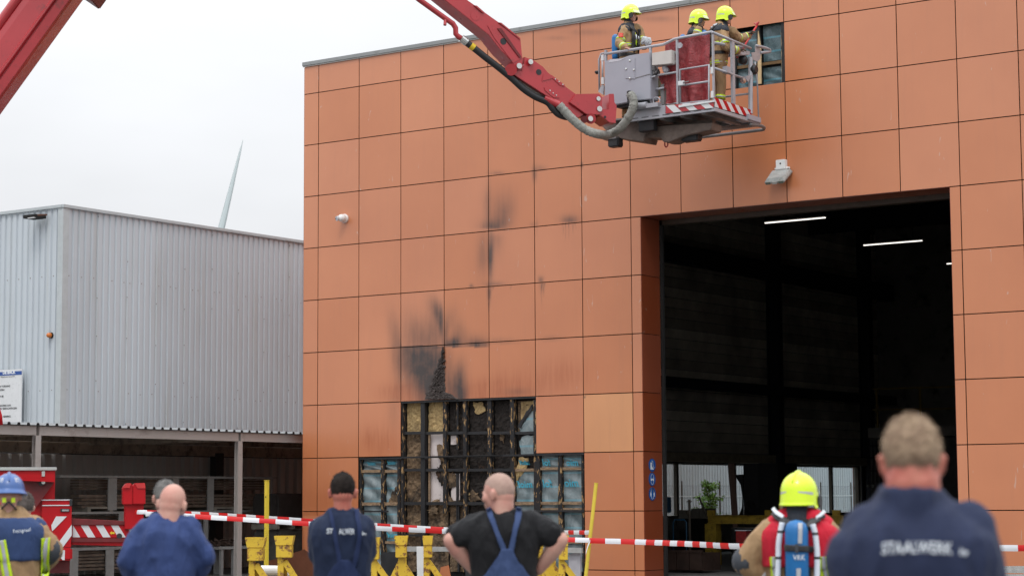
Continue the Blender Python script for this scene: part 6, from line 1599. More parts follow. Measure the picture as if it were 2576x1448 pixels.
vm_ = MT('clear_visor'); vm_.t.nodes.remove(vm_.b); a_ = vm_.n('ShaderNodeBsdfTransparent'); b2 = vm_.n('ShaderNodeBsdfGlossy'); b2.inputs['Roughness'].default_value = .08; c2 = vm_.n('ShaderNodeMixShader'); c2.inputs[0].default_value = .35
vm_.l(a_.outputs[0], c2.inputs[1]); vm_.l(b2.outputs[0], c2.inputs[2]); vm_.l(c2.outputs[0], vm_.o.inputs[0]); M_visor = vm_.m
def hood(P, s=1.0, lo=-.19, r=.082, mat=None):
    Hm = P.headM; mb = MB(); limb(mb, [Hm @ Vector((0, -.045, -.095)), Hm @ Vector((0, -.04, lo))], [r * .9, r * 1.1], 18); P.mesh('flash_hood', mb, mat or M_hood)
# ---------------------------------------------------------------- man in black T-shirt and blue bib overalls
GRPM = None
P = Person('bald man in black T-shirt and blue bib overalls, hands on hips', 13.4, 1266, 1189, 0.0)
L_ = lambda x, y, o=0.0: P.Q(x, y, o)
arms = [(L_(1207, 1324, .0), L_(1134, 1358, -.03), L_(1192, 1432, .04), (.55, .75, -.35), (-.4, .3, .8), .35, 1), (L_(1338, 1322, .0), L_(1409, 1356, -.03), L_(1356, 1430, .04), (-.55, .75, -.35), (.4, .3, .8), .35, -1)]
body(P, arms, 1.08, M_skin, yaw=1.05, pitch=-.08, hx=(1252 - 1266) / P.k, hs=1.07, armr=1.28, vox=.0085, nr=.068)
shirt(P, 'tshirt', arms, M_blackc, .018, .68, .86, 1.50, armr=1.30, b=1.08, wide=.012, fold=.017, fs=8, collar=(1.475, .082, .02, -.01))
trousers(P, M_bib, b=1.12)
hair(P, M_stubble, 1.07, .0005, amp=.0, dens=0)
tr_s = P.bvh('shirt', 'trousers')
def bibf(u, v):
    hw = 14 + (76 - 14) * (v ** 1.25); return 1274 + (u - .5) * 2 * hw, 1379 + 92 * v
P.patch('bib_overalls_back', tr_s, bibf, M_bib, 26, 20, .012)
P.ribbon('strap', tr_s, [(1228, 1277), (1237, 1305), (1252, 1345), (1268, 1386)], (13, 12), M_bib, .011)
P.ribbon('strap', tr_s, [(1304, 1276), (1301, 1305), (1293, 1345), (1284, 1386)], (14, 12), M_bib, .011)

# ---------------------------------------------------------------- man in navy polo with crossed arms
P = Person('dark haired man in navy work polo, seen from behind with folded arms', 13.6, 861, 1189, 0.0)
L_ = lambda x, y, o=0.0: P.Q(x, y, o)
arms = [(L_(808, 1330, .0), L_(800, 1392, .03), L_(838, 1394, .24), (1, .1, .1), (0, 1, .2), .4, 1), (L_(914, 1328, .0), L_(922, 1390, .03), L_(885, 1384, .26), (-1, .1, .0), (0, 1, .2), .4, -1)]
body(P, arms, 1.02, M_skinr, yaw=-.05, pitch=-.06, hs=1.0, armr=1.05, hx=.003)
shirt(P, 'polo_shirt', arms, M_navy, .017, 1.25, .84, 1.50, armr=1.1, b=.99, fold=.015, fs=8, collar=(1.47, .078, .035, -.012), wide=.0)
trousers(P, M_bib, b=1.04); hair(P, M_hairdark, 1.0, .008, dens=18)
t_ = P.bvh('shirt', 'trousers')
P.text('ST', t_, 829, 1336, 12.5, M_txtp := pm('pale_print', (.62, .66, .70), .6), bold=.25)
P.text('ALWER', t_, 872.5, 1336.5, 13.5, M_txtp, bold=.12, arch=.5, sx=.62)
P.text('bv', t_, 914, 1341, 8.5, M_txtp, tilt=.15, bold=.1)
P.ribbon('strap', t_, [(829, 1281), (834, 1300), (842, 1345), (852, 1400), (858, 1450)], (9, 12), M_bibd, .007); P.ribbon('strap', t_, [(895, 1281), (898, 1300), (904, 1345), (895, 1400), (884, 1450)], (11, 12), M_bibd, .007)
P.patch('bib_overalls_back', t_, lambda u, v: (866 + (u - .5) * 2 * (10 + 40 * v ** .7), 1407 + 60 * v), M_bibd, 20, 14, .014)

# ---------------------------------------------------------------- bald man in blue shirt
P = Person('bald man in royal blue work shirt, seen from behind near the truck', 13.3, 417, 1208, 0.0)
L_ = lambda x, y, o=0.0: P.Q(x, y, o)
arms = [(L_(364, 1336, .0), L_(320, 1408, -.02), L_(352, 1456, .16), (.4, .6, -.5), (0, 0, 1), .4, 1), (L_(474, 1334, .0), L_(515, 1398, -.02), L_(480, 1452, .16), (-.4, .6, -.5), (0, 0, 1), .4, -1)]
body(P, arms, 1.12, M_skin, yaw=-.35, pitch=-.2, roll=.10, hx=.045, hy=.03, hz=-.022, hs=1.05, armr=1.1, nr=.064)
shirt(P, 'work_shirt', arms, M_blueshirt, .022, 1.9, .80, 1.50, armr=1.1, b=.94, fold=.017, fs=7.5, collar=(1.455, .090, .04, .0, .028), seed=5)
trousers(P, M_bibd, b=1.1)
# man hidden behind him
P = Person('grey haired man mostly hidden behind the bald man in blue', 15.2, 414, 1209, 0.0)
L_ = lambda x, y, o=0.0: P.Q(x, y, o)
arms = [(P.Q(375, 1330), P.Q(368, 1390), P.Q(372, 1440, .1), (0, .3, -1), (0, 0, 1), .4, 1), (P.Q(452, 1330), P.Q(460, 1390), P.Q(460, 1440, .1), (0, .3, -1), (0, 0, 1), .4, -1)]
body(P, arms, .95, M_skin, yaw=.25, hs=1.0, vox=.011)
shirt(P, 'jacket', arms, M_navy, .018, 1.9, .84, 1.5, fold=.008); trousers(P, M_navy); hair(P, M_hairgrey, 1.0, .014, dens=26)

# ---------------------------------------------------------------- photographer of the brigade (blue helmet)
P = Person('person in blue helmet and tan fire coat with dark blue shoulder yoke', 15.6, 22, 1184, 0.0, helmet=.06)
arms = [(P.Q(-38, 1335), P.Q(-76, 1392), P.Q(-50, 1435, .22), (.2, 1, 0), (0, 0, 1), .6, 1), (P.Q(84, 1335), P.Q(124, 1384), P.Q(105, 1418, .24), (-.2, 1, 0), (0, 0, 1), .6, -1)]
body(P, arms, 1.12, M_skin, pitch=-.1, hs=1.0, armr=1.1, vox=.0095)
shirt(P, 'fire_coat', arms, M_tan, .045, 1.9, .80, 1.47, armr=1.15, b=1.14, fold=.016, fs=7, collar=(1.44, .098, .025, -.01), it=5)
shirt(P, 'shoulder_yoke', [], M_yoke, .060, 1, 1.18, 1.47, b=1.14, fold=.006, key='yoke', it=4, vox=.012)
mb = MB()
for A in arms: S = Vector(A[0]); limb(mb, [S.lerp(Vector((0, S.y, S.z)), .4), S, S.lerp(Vector(A[1]), .12)], [.108, .116, .105], 16)
P.add('yoke2', fuse(mb, .013, 4, 'shoulder_flap', M_yoke, .006, 6))
trousers(P, M_tan, b=1.1)
helmet(P, 'blue', .94); t_ = P.bvh('shirt', 'yoke', 'yoke2')
P.text('Fotograaf', t_, 54, 1334, 9, M_txtp, tilt=-.1, bold=.05, space=1.1)
for pts in ([(113, 1352), (113, 1400), (110, 1462)], [(3, 1358), (11, 1400), (22, 1462)]):
    o = P.ribbon('lime_band', t_, pts, 23, M_hv, .012); P.ribbon('silver_band', t_, pts, 8.5, M_silver, .019, parent=o)
for A in arms: mb = MB(); E_ = Vector(A[1]); limb(mb, [E_.lerp(Vector(A[0]), .22), E_, E_.lerp(Vector(A[2]), .3)], [.098, .104, .09]); P.mesh('elbow_pad', mb, M_grey_pad)
P = Person('dark grey haired person hidden beyond the blue helmeted photographer', 19.0, 62, 1241, 0.0)
arms = [(P.Q(32, 1345), P.Q(26, 1390), P.Q(22, 1420, .1), (0, .3, -1), (0, 0, 1), .4, 1), (P.Q(92, 1345), P.Q(98, 1390), P.Q(100, 1420, .1), (0, .3, -1), (0, 0, 1), .4, -1)]
body(P, arms, .85, M_skin, hs=.98, vox=.012)
shirt(P, 'jacket', arms, M_blackc, .012, 1.9, .84, 1.5, fold=.006); trousers(P, M_navy); hair(P, hair_mat('brown_grey_hair', (.05, .04, .035), (.14, .12, .11)), 1.0, .02, dens=30)

# ---------------------------------------------------------------- firefighter with breathing set, seen from behind
def airset(P, tree, cx, ytop, ybot, w, back=-.16, hoses=True, zs=1.0, txt=None):
    k = P.k
    top = P.Q(cx, ytop, 0); bot = P.Q(cx, ybot, 0); r = w / k / 2
    yb = min((P.drape(tree, cx, y, 0) for y in (ytop + 20, (ytop + ybot) / 2)), key=lambda v: v.y).y - r * .75
    mb = MB(); n = 9
    pr = [(r * .02, .0), (r * .5, r * .1), (r * .82, r * .35), (r * .97, r * .75), (r, r * 1.2), (r, (top.z - bot.z) - r), (r * .8, (top.z - bot.z) - r * .3), (r * .3, top.z - bot.z)]
    mb.lathe((top.x, yb, bot.z), [(a, (top.z - bot.z) - h) for a, h in pr][::-1], 26); cyl = P.mesh('air_cylinder', mb, M_tank)
    m2 = MB(); m2.box((top.x, yb + r * .95, (top.z + bot.z) / 2 + .0), (r * 2.3, .03, (top.z - bot.z) * 1.02)); P.mesh('back_plate', m2, M_rub, smooth=False, bevel=.012)
    return cyl, yb, r
P = Person('firefighter in red vest and lime helmet carrying a blue air cylinder', 14.2, 2010, 1179, -.06, helmet=.07)
arms = [(P.Q(1946, 1338), P.Q(1876, 1410, .02), P.Q(1925, 1450, .06), (.8, .6, -.2), (0, 0, 1), .6, 1), (P.Q(2074, 1338), P.Q(2114, 1404, .0), P.Q(2085, 1450, .1), (-.5, .6, -.3), (0, 0, 1), .6, -1)]
body(P, arms, 1.05, M_skin, yaw=-.28, pitch=-.06, hs=1.0, armr=1.1, vox=.0095)
shirt(P, 'fire_coat', arms, M_tan, .040, 1.9, .80, 1.47, armr=1.15, b=1.06, fold=.012, fs=6.5, collar=(1.455, .10, .05, -.012), it=5, seed=9)
shirt(P, 'red_vest', [], M_redv, .068, 1, 1.12, 1.47, b=1.06, wide=.008, fold=.006, key='vest', it=4, vox=.012)
mb = MB()
for A in arms: S = Vector(A[0]); limb(mb, [Vector((math.copysign(.08, S.x), -.02, 1.50 * P.z)), S.lerp(Vector((0, S.y, S.z)), .15) + Vector((0, 0, .015))], [.10, .112], 16)
P.add('vest2', fuse(mb, .013, 3, 'vest_shoulder', M_redv, .004, 6))
trousers(P, M_tan, b=1.1); hood(P, r=.085); helmet(P, 'lime', .985)
for A in arms[:1]: mb = MB(); E_ = Vector(A[1]); limb(mb, [E_.lerp(Vector(A[0]), .12), E_, E_.lerp(Vector(A[2]), .32)], [.092, .1, .09]); P.mesh('elbow_pad', mb, M_grey_pad)
t_ = P.bvh('shirt', 'vest', 'vest2')
A = arms[0]; E_ = Vector(A[1]); W_ = Vector(A[2]); 
mb = MB().tube([E_.lerp(W_, .62), E_.lerp(W_, .98)], [.086, .08], 20); o = P.mesh('lime_band', mb, M_hv); mb = MB().tube([E_.lerp(W_, .74), E_.lerp(W_, .87)], [.089, .087], 20); P.mesh('silver_band', mb, M_silver, o)
for x in (1948, 2067): o = P.ribbon('lime_band', t_, [(x, 1398), (x + 2, 1425), (x + 6, 1455)], 19, M_hv, .012); P.ribbon('silver_band', t_, [(x, 1398), (x + 2, 1425), (x + 6, 1455)], 6, M_silver, .018, parent=o)
cyl, yb, r = airset(P, t_, 2008, 1305, 1478, 57)
cyl['label'] = 'blue air cylinder'
P.parts['cyl'] = cyl; tc = P.bvh('cyl', 'shirt', 'vest')
P.ribbon('reflective_strip', tc, [(2012, 1315), (2012, 1340), (2011, 1366)], 10.5, M_silver, .004, parent=cyl, th=.002); P.ribbon('reflective_strip', tc, [(2008, 1428), (2008, 1440), (2008, 1470)], 11, M_silver, .004, parent=cyl, th=.002)
P.text('VRK', tc, 2009, 1401, 13, M_txtp, bold=.3, off=.006, parent=cyl)
P.ribbon('cylinder_strap', tc, [(1974, 1376), (1990, 1377), (2010, 1378), (2028, 1379), (2046, 1381)], 16, M_rub, .007, th=.006); P.ribbon('strap_buckle', tc, [(2003, 1367), (2003, 1389)], 7, M_grey_pad, .016)
for q, pts in ((-1, ((1971, 1318), (1966, 1338), (1962, 1365), (1962, 1400), (1962, 1470))), (1, ((2043, 1322), (2049, 1342), (2053, 1368), (2053, 1400), (2053, 1472)))):
    pp = [P.drape(t_, x, y, .03) for x, y in pts]; yy = min(p.y for p in pp) - .0
    for p in pp: p.y = yy - .01
    P.mesh('frame_tube', MB().tube(smooth_path(pp, 5), .019, 12), pm('white_frame_tube', (.62, .66, .72), .4))
    for y in (1, 3): c_ = pp[y]; P.mesh('tube_clip', MB().tube([c_ + Vector((0, 0, .008)), c_ - Vector((0, 0, .008))], .022, 12), M_rub)
for pts in (((1950, 1293), (1958, 1302), (1975, 1312), (1985, 1325)), ((2066, 1296), (2056, 1306), (2042, 1316), (2034, 1328))): P.ribbon('shoulder_strap', t_, pts, 17, M_rub, .02, th=.012)
for pts in (((1951, 1288), (1960, 1297), (1972, 1303)), ((2066, 1292), (2058, 1300), (2048, 1304))): P.ribbon('strap_pad', t_, pts, 8, M_txtp, .034, th=.01)

# ---------------------------------------------------------------- big man close to the camera
P = Person('tall sandy haired man in navy work shirt standing closest to the camera', 6.0, 2296, 1027, 0.0)
arms = [(P.Q(2190, 1344), P.Q(2138, 1540, .0), P.Q(2150, 1660, .12), (.2, .4, -1), (-1, 0, 0), .4, 1), (P.Q(2424, 1342), P.Q(2488, 1540, .0), P.Q(2480, 1660, .12), (-.2, .4, -1), (1, 0, 0), .4, -1)]
body(P, arms, 1.06, M_skinr, yaw=.02, pitch=-.04, hs=.97, armr=1.12, vox=.0075, nr=.080, hz=-.030)
shirt(P, 'work_polo', arms, M_navy2, .022, 1.3, .84, 1.50, armr=1.16, b=1.15, fold=.014, fs=7, collar=(1.452, .104, .055, -.030), vox=.010, it=6, seed=3)
trousers(P, M_navy, b=1.08); hair(P, M_hairblond, .975, .010, dens=90, amp=.007, top_extra=.004)
t_ = P.bvh('shirt')
P.text('STAALWERK', t_, 2305, 1378, 29, M_txtp, arch=6, space=1.05, bold=.5, sx=.74, off=.008); P.text('bv', t_, 2423, 1389, 17, M_txtp, tilt=.12, bold=.4, off=.008)

# ---------------------------------------------------------------- three firefighters in the rescue cage
zf3 = zfl + .035
def ff(label, D, x, ytop, turn, arms_fn, yaw=0, pitch=0, lean=0.0, glove=True, **kw):
    P = Person(label, D, x, ytop, turn, floor=zf3, helmet=.07, group='firefighters in the rescue cage')
    A = arms_fn(P); body(P, A, 1.0, M_skin, yaw=yaw, pitch=pitch, lean=lean, vox=.010, hands=True, hs=1.12, **kw)
    shirt(P, 'fire_coat', A, M_tan, .035, 1.92, .80, 1.47, armr=1.1, b=1.1, fold=.016, fs=9, collar=(1.44, .100, .05, -.01), vox=.013)
    shirt(P, 'hood_cape', [], M_hood, .050, z0=1.33, z1=1.5, b=1.08, fold=.016, fs=12, key='cape', vox=.013, collar=(1.43, .11, .05, .01))
    trousers(P, M_tan, .03, b=1.02, vox=.016); hood(P, r=.088); helmet(P, 'lime', 1.2)
    if glove:
        for a in A:
            mb = MB(); hand(mb, a[2], a[3], a[4], 1.15, a[5], a[6]); limb(mb, [a[2], Vector(a[2]).lerp(Vector(a[1]), .22)], [.036, .042]); P.add('glove', fuse(mb, .007, 2, 'glove', M_glove))
    return P, A
def bands(P, A, legs=True):
    t_ = None
    for a in A:
        E_, W_, S = Vector(a[1]), Vector(a[2]), Vector(a[0])
        for (p, q, r0) in ((S.lerp(E_, .62), S.lerp(E_, .86), .092), (E_.lerp(W_, .58), E_.lerp(W_, .84), .080)):
            o = P.mesh('lime_band', MB().tube([p, q], r0, 18), M_hv); P.mesh('silver_band', MB().tube([p.lerp(q, .35), p.lerp(q, .65)], r0 + .002, 18), M_silver, o)
    z = P.z
    for L in P.legs:
        k_, a_ = Vector(L[1]) * z, Vector(L[2]) * z; p, q = k_.lerp(a_, .45), k_.lerp(a_, .62); o = P.mesh('lime_band', MB().tube([p, q], .098, 18), M_hv); P.mesh('silver_band', MB().tube([p.lerp(q, .35), p.lerp(q, .65)], .1, 18), M_silver, o)
def hem_band(P, zz, w=.06, t=.05):
    z = P.z; rg = [r for r in rings_torso(z, 1.02, t, 1, P.lean)]
    def at(h):
        for a, b_ in zip(rg[:-1], rg[1:]):
            if a[0] <= h <= b_[0]: f = (h - a[0]) / (b_[0] - a[0]); return tuple(a[i] + (b_[i] - a[i]) * f for i in range(5))
    mb = MB(); loft(mb, [(zz * z,) + at(zz * z)[1:], (zz * z + w,) + at(zz * z + w)[1:]], 26); o = P.mesh('lime_band', mb, M_hv, smooth=False); mb = MB(); a = at(zz * z + w * .35); b_ = at(zz * z + w * .65); loft(mb, [(zz * z + w * .35, a[1] + .003, a[2] + .003, a[3], a[4]), (zz * z + w * .65, b_[1] + .003, b_[2] + .003, b_[3], b_[4])], 26); P.mesh('silver_band', mb, M_silver, o, smooth=False)
def pack(P, drop=0.0):
    z = P.z; y = -.27; mb = MB(); mb.lathe((0, y, .98 * z), [(.03, 0), (.07, .03), (.075, .08), (.075, .44), (.06, .49), (.02, .52)], 22); P.mesh('air_cylinder', mb, M_tank)
    mb = MB(); mb.box((0, -.185, 1.2 * z), (.2, .03, .5)); P.mesh('back_plate', mb, M_rub, smooth=False, bevel=.01)
    for q in (-1, 1):
        P.mesh('shoulder_strap', MB().tube(smooth_path([(.09 * q, -.17, 1.4 * z), (.1 * q, -.05, 1.50 * z), (.105 * q, .09, 1.44 * z), (.11 * q, .165, 1.28 * z), (.12 * q, .15, 1.06 * z)], 5), .024, 8), M_rub)
        P.mesh('strap_pad', MB().tube(smooth_path([(.1 * q, -.11, 1.488 * z), (.1 * q, -.02, 1.515 * z), (.103 * q, .05, 1.495 * z)], 4), .026, 8), M_silver)
    P.mesh('waist_belt', (lambda m_: (loft(m_, [(1.0 * z, .23, .18, 0, 0), (1.05 * z, .23, .18, 0, 0)], 26), m_)[1])(MB()), M_rub, smooth=False)
    P.mesh('air_hose', MB().tube(smooth_path([(.12, -.15, 1.3 * z), (.2, .02, 1.36 * z), (.14, .17, 1.2 * z), (.02, .2, 1.12 * z), (-.06, .19, 1.25 * z)], 6), .013, 8), M_rub)
    for q in (-.07, .08): mb = MB(); mb.tube([(q, .185, 1.34 * z), (q, .195, 1.26 * z)], .014, 8); P.mesh('gauge', mb, M_txtp)
    mb = MB(); mb.box((.0, .19, 1.18 * z), (.06, .05, .1)); P.mesh('radio', mb, M_rub, smooth=False, bevel=.01)
tA = -math.pi / 2 - .35
P, A = ff('firefighter standing at the cage control cover, bare hand on the rail', 39.55, 1594, 14, tA,
          lambda P: [(P.Q(1606, 78, .17), P.Q(1614, 108, .10), P.Q(1620, 118, -.12), (.2, .8, -.2), (0, 0, 1), .9, 1), (P.Q(1573, 78, -.15), P.Q(1556, 108, -.26), P.Q(1572, 121, -.44), (.35, .8, -.25), (0, 0, 1), .9, -1)], yaw=.05, pitch=-.05, glove=False, hy=.05)
bands(P, A); hem_band(P, .84); hem_band(P, 1.16); pack(P)
t_ = P.bvh('shirt', 'cape'); P.ribbon('chest_band', t_, [(1594, 84), (1597, 104), (1599, 128)], 6, M_hv, .012)
P.ribbon('harness_strap', t_, [(1584, 66), (1590, 84), (1590, 122)], 6, M_rub, .03, th=.02); P.ribbon('harness_strap', t_, [(1606, 74), (1607, 96), (1606, 124)], 7, M_rub, .03, th=.02); P.patch('arm_badge', t_, lambda u, v: (1556 + 11 * u, 84 + 11 * v), pm('red_badge', (.55, .05, .02), .5, var=.2, scale=60), 6, 6, .008)
c = P.Q(1624, 106, -.1); mb = MB(); ell(mb, c, (.11, .1, .11), None, 14); bag = fuse(mb, .012, 1, 'plastic_bag', wrap_mat('clear_white_plastic', (.5, .52, .55)), .03, 14)
o = bpy.data.objects.new('plastic_bag', bag); COL.objects.link(o); o.matrix_world = P.inv.inverted(); tag(o, 'crumpled clear plastic bag held by the firefighter at the cage rail', 'bag')
P, A = ff('firefighter half hidden behind the tarpaulin, gloved hand raised to helmet', 39.2, 1770, 26, -math.pi / 2 - .1,
          lambda P: [(P.Q(1780, 92, .2), P.Q(1800, 120, .25), P.Q(1822, 125, .1), (.2, .8, -.2), (0, 0, 1), .9, 1), (P.Q(1758, 94, -.17), P.Q(1747, 104, -.34), P.Q(1757, 72, -.34), (.15, .1, 1), (.1, -1, 0), .35, -1)], pitch=-.12, hy=.04)
bands(P, A); hem_band(P, 1.16); pack(P)
P, A = ff('firefighter reaching to the opened panel with a red handled axe', 38.95, 1824, 17, -math.pi / 2 + .25,
          lambda P: [(P.Q(1842, 84, .2), P.Q(1862, 100, .38), P.Q(1884, 90, .42), (.6, .4, .4), (0, 0, 1), 1.0, 1), (P.Q(1815, 84, -.16), P.Q(1826, 118, -.28), P.Q(1856, 128, -.1), (.5, .8, .1), (0, 0, 1), 1.0, -1)], pitch=-.05, lean=.10, hy=.16)
bands(P, A); hem_band(P, .84); hem_band(P, 1.16); pack(P)
p0, p1 = P.inv.inverted() @ P.Q(1853, 146, .2), P.inv.inverted() @ P.Q(1903, 66, .48)
ax_ = thing('fire_axe', 'red handled axe held against the opened wall panel', 'axe', p0)
MB().tube([p0, p1], .019, 10).build('handle', pm('axe_red', (.55, .03, .03), .35), ax_, smooth=True)
MB().tube([p1, p1 + Vector((.015, 0, .05)), p1 + Vector((.05, 0, .075))], [.022, .026, .012], 8).tube([p1 + Vector((.0, 0, .03)), p1 + Vector((-.055, 0, .06))], [.02, .01], 8).build('axe_head', M_redarm, ax_)
# ================================================================ YELLOW TRESTLES, POSTS, BARRIER TAPE, LOOSE BOARDS
def yellow_mat():
    t = MT('chipped_yellow_paint'); p = t.pos(True); n1 = t.noise(p, 9, 6, .7); n2 = t.noise(p, 2.5, 3)
    c = t.mix(t.mr(n2, .3, .7), (.58, .37, .025), (.70, .47, .035)); c = t.mix(t.mr(n1, .575, .60), c, (.06, .03, .02)); c = t.mix(t.mr(n1, .53, .575, 0, .6), c, (.3, .13, .03)); t.col(c); t.set(.45); t.bump(n1, .2, .005); return t.m
M_yel = yellow_mat()
def on_d(D, x, y): return dep(D, x, y)
def trestle(x, ytop, w, D, label, yb=1400, kind=0):
    """steel stand with flared cradle head, square stem and slanting struts"""
    k = FPX / D; c = dep(D, x, ytop); h = (yb - ytop) / k; hw = w / k / 2
    t = thing('yellow_trestle', label, 'trestle', (c.x, c.y, GZ), 'chipped yellow trestles before the burnt wall')
    rt_ = Vector((_R0.x, _R0.y, 0)); fw = Vector((-math.sin(YAW), math.cos(YAW), 0)); Mx = Matrix((rt_, fw, Vector((0, 0, 1)))).transposed()
    def V(a, b, z): return Vector((c.x, c.y, c.z)) + Mx @ Vector((a, b, z))
    def bx(a0, a1, b0, b1, z0, z1, a2=None, a3=None):
        a2 = a0 if a2 is None else a2; a3 = a1 if a3 is None else a3
        return ([V(a0, b0, z0), V(a1, b0, z0), V(a3, b0, z1), V(a2, b0, z1)], fw * (b1 - b0))
    hd = MB(); zc = -h * .42
    q = bx(-hw * .82, hw * .82, -.14, -.128, zc, 0, -hw, hw); hd.ngon(*q); q = bx(-hw * .82, hw * .82, .128, .14, zc, 0, -hw, hw); hd.ngon(*q)
    for s_ in (-1, 1): hd.ngon([V(s_ * hw * .80, -.127, zc), V(s_ * hw * .80, .127, zc), V(s_ * hw * .98, .127, 0), V(s_ * hw * .98, -.127, 0)], rt_ * (-.012 * s_))
    hd.build('cradle', M_yel, t); 
    lo = MB(); lo.ngon(*bx(-hw * .80, hw * .80, -.125, .125, -h, zc - .001)); lo.build('socket', M_yel, t, bevel=.01)
    st = MB(); zg = GZ - c.z; st.ngon(*bx(-hw * .5 * (1 - kind) - .02 * kind - .03, -hw * .5 * (1 - kind) + .02 * kind + .07, -.055, .055, zg + .04, -h - .001)); st.build('stem', M_yel, t, bevel=.006)
    for a, b in (((.40, 0), (-.30, .02), (.0, .4)) if kind else ((.42, .0), (-.05, .4))): MB().beam(V(.0, 0, -h - .06), V(a, b, zg + .06), .095, .095).build('strut', M_yel, t)
    MB().beam(V(-.35, .3, zg + .03), V(.45, -.0, zg + .03), .1, .06).build('foot', M_yel, t)
    return t
specs = [(644, 1350, 50, 34.0, 'leftmost chipped yellow trestle, beside the slim yellow post', 1408), (716, 1346, 49, 33.8, 'yellow trestle with black chip, second from the shelter', 1400), (944, 1350, 24, 35.0, 'yellow trestle half hidden by the man in navy polo', 1405),
         (1009, 1346, 34, 35.0, 'yellow trestle standing between two bystanders, wider of the pair', 1400), (1076, 1346, 26, 35.5, 'narrow yellow trestle nearest the man in black T-shirt', 1400), (1355, 1350, 26, 35.2, 'yellow trestle showing under the arm of the man in black', 1412), (1384, 1350, 22, 36.0, 'slimmest yellow trestle behind the bald man\'s elbow', 1405), (1416, 1345, 28, 34.6, 'yellow trestle right beside the bald man\'s elbow', 1406)]
for x, yt, w_, D, lab, yb in specs: trestle(x, yt, w_, D, lab, yb, 1 if x in (1009, 1384) else 0)
M_post = pm('yellow_post_paint', (.66, .50, .05), .4, var=.08, dirt=(.3, .2, .05), dirt_amt=.1)
pt = thing('slim_post', 'slim upright yellow post beside the grey rack', 'post', dep(36, 672, 1256)); a = dep(36, 671, 1208)
MB().box((a.x, a.y, (a.z + GZ) / 2), (.065, .065, a.z - GZ)).build('shaft', M_post, pt, bevel=.008)
MB().box((a.x, a.y, a.z + .005), (.075, .075, .01)).build('cap', M_post, pt); MB().cyl((a.x + .01, a.y - .04, a.z - .28), (a.x + .01, a.y - .034, a.z - .28), .012, 8).build('bolt_hole', M_rub, pt)
a = dep(33.5, 1499, 1215); b = dep(33.5, 1470, 1475); b = a + (b - a) * ((a.z - GZ) / (a.z - b.z))
pt = thing('leaning_pole', 'leaning round yellow pole that holds the barrier tape', 'pole', (b.x, b.y, GZ))
MB().tube([b, a], .03, 14).build('shaft', M_post, pt, smooth=False); MB().cyl(a, a + (a - b).normalized() * .012, .034, 14).build('end_cap', M_post, pt)
M_tr = pm('tape_red', (.62, .012, .012), .45, var=.05); M_tw = pm('tape_white', (.72, .73, .76), .45, var=.04, world=True)
def tape(label, pts, w=.078, seg=.27, first=0, sag=0.0, name='barrier_tape'):
    P3 = smooth_path([dep(D, x, y) for x, y, D in pts], 10)
    t = thing(name, label, 'barrier tape', P3[0]); L = [0]
    for i in range(1, len(P3)): L.append(L[-1] + (P3[i] - P3[i - 1]).length)
    def at(s_):
        s_ = min(max(s_, 0), L[-1])
        for i in range(1, len(P3)):
            if L[i] >= s_: f = (s_ - L[i - 1]) / max(1e-6, L[i] - L[i - 1]); return P3[i - 1].lerp(P3[i], f), (P3[i] - P3[i - 1]).normalized()
        return P3[-1], (P3[-1] - P3[-2]).normalized()
    n = int(L[-1] / seg) + 1
    for k in range(n):
        vs = []; m_ = 5
        for j in range(m_ + 1):
            s_ = k * seg + seg * j / m_; p, d = at(s_); tw = .35 * noise.noise(Vector((s_ * .35, w * 50, 1))) ; up = Vector((0, 0, 1)); sd2 = d.cross(up).normalized(); u = (up * math.cos(tw) + sd2 * math.sin(tw)); q = .004 * noise.noise(Vector((s_ * 3, 2, 2)))
            for v in (-.5, -.17, .17, .5): vs.append(p + u * (w * v + q) + sd2 * (.006 * (abs(v) < .3)))
        fs = [(4 * j + i, 4 * j + i + 1, 4 * j + 4 + i + 1, 4 * j + 4 + i) for j in range(m_) for i in range(3)]
        MB().add(vs, fs).build('tape_band', (M_tr if (k + first) % 2 else M_tw), t, smooth=True, fixn=False)
    return t
tape('upper stretch of red and white tape from the truck jack to the yellow pole', [(340, 1287, 34.3), (370, 1287, 34), (520, 1292, 35.5), (700, 1303, 37), (960, 1320, 38), (1150, 1331, 38), (1340, 1337, 36), (1488, 1338, 33.6)], seg=.25, w=.07, first=1)
tape('lower stretch of red and white tape passing behind the bystanders', [(366, 1291, 33.8), (480, 1297, 33.8), (700, 1311, 33.6), (960, 1328, 33.6), (1150, 1337, 33.6), (1340, 1352, 33.5), (1493, 1358, 33.4)], seg=.27, first=0)
tape('stretch of red and white tape crossing in front of the vehicle doorway', [(1482, 1358.5, 33.3), (1610, 1362, 33), (1740, 1367, 31.5), (1870, 1373, 30), (2150, 1376, 29), (2450, 1377, 28.5), (2640, 1377, 28)], seg=.255, w=.085, first=1)
t = tape('short white tape tail tied round the yellow pole', [(1484, 1345, 33.2), (1484, 1358, 33.2), (1478, 1372, 33.2), (1473, 1390, 33.2)], w=.05, seg=.4, name='tape_knot')
# silver guard rail at the picture edge
g_ = thing('guard_rail', 'silver steel guard rail low in front of the orange wall', 'guard rail', dep(30, 2600, 1500)); g_.location.z = GZ
MB().beam(dep(30, 2440, 1431), dep(29, 2760, 1431), .05, .10).build('upper_rail', M_chrome, g_); MB().beam(dep(30, 2440, 1449), dep(29, 2760, 1450), .05, .08).build('lower_rail', M_chrome, g_)
for x in (2460, 2600, 2740): a = dep(29.8, x, 1440); MB().bb((a.x - .04, a.y + .03, GZ), (a.x + .04, a.y + .08, a.z)).build('rail_post', M_chrome, g_)
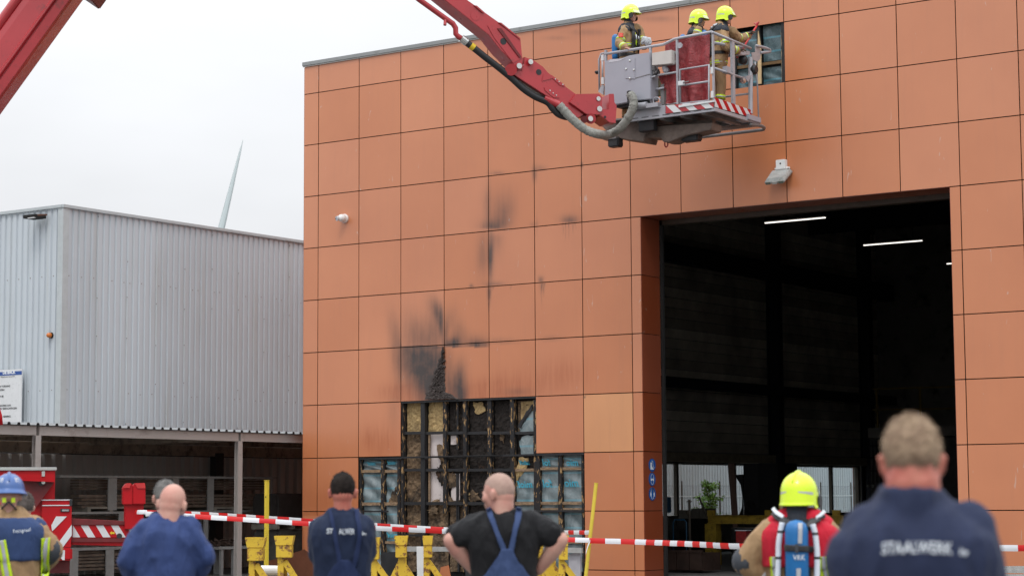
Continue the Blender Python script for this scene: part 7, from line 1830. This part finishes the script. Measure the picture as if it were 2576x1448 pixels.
# boards and panels lying in front of the burnt section
YB2 = 34.6
def B(x, y, d=0.0): return onY(YB2 + d, x, y)
def board(name, label, cat, pts, th, mat, d=0.0, grp=None): return tag(MB().ngon([B(x, y, d) for x, y in pts], (0, th, 0)).build(name, mat, None, bevel=.004), label, cat, grp)
board('grey_rail', 'weathered grey rail lying across in front of the burnt wall', 'rail', ((1015, 1373), (1132, 1374), (1132, 1386), (1015, 1386)), .06, M_rack, .1)
board('grey_rail', 'weathered grey rail behind the bald man\'s arm', 'rail', ((1330, 1374), (1462, 1377), (1462, 1390), (1330, 1388)), .06, M_rack, .1)
board('white_board', 'upright white board between two yellow trestles', 'board', ((1047, 1373), (1071, 1373), (1071, 1465), (1049, 1465)), .04, M_lampwhite, 0)
board('grey_upright', 'broad grey upright plate beside the leaning yellow pole', 'plate', ((1429, 1392), (1459, 1388), (1459, 1470), (1431, 1470)), .05, pm('pale_grey_plate', (.42, .41, .44), .5, var=.1), .2)
board('black_sheet', 'black sheet leaning low against the burnt wall', 'sheet', ((961, 1388), (1004, 1386), (1001, 1470), (956, 1470)), .03, pm('black_sheet', (.02, .021, .023), .5, var=.4, scale=3), .3)
board('black_sheet', 'dark sheet partly hidden behind the man in black T-shirt', 'sheet', ((1170, 1390), (1215, 1385), (1216, 1470), (1170, 1470)), .03, pm('black_sheet', (.02, .021, .023), .5), .3)
board('removed_panel', 'brown back of a removed panel propped behind the yellow trestles', 'panel', ((668, 1412), (765, 1380), (840, 1440), (838, 1475), (690, 1475), (668, 1440)), .012, pm('panel_back_brown', (.13, .045, .022), .5, var=.15), .5, 'removed cladding panels')
board('removed_panel', 'bright orange removed panel leaning at the hall corner', 'panel', ((762, 1296), (800, 1296), (804, 1475), (838, 1475), (766, 1381)), .012, M_panel, 1.0, 'removed cladding panels')
board('removed_panel', 'small orange panel piece on the ground near the man in black', 'panel', ((1108, 1425), (1128, 1420), (1138, 1475), (1100, 1475)), .012, M_panel, .2, 'removed cladding panels')
c = dep(34.5, 690, 1434); ws = MB(); ws.tube([c + Vector((-.3, 0, 0)), c + Vector((.28, .05, 0))], .085, 18); tag(ws.build('white_roll', M_lampwhite, None, smooth=False, bevel=.02), 'white roll lying between the two first yellow trestles', 'roll')
o = bpy.data.objects['white_roll']
for k, q in enumerate((-.2, .2)): MB().bb((c.x + q - .04, c.y - .1, GZ), (c.x + q + .04, c.y + .1, c.z - .083)).build('support_block', M_rack, o)
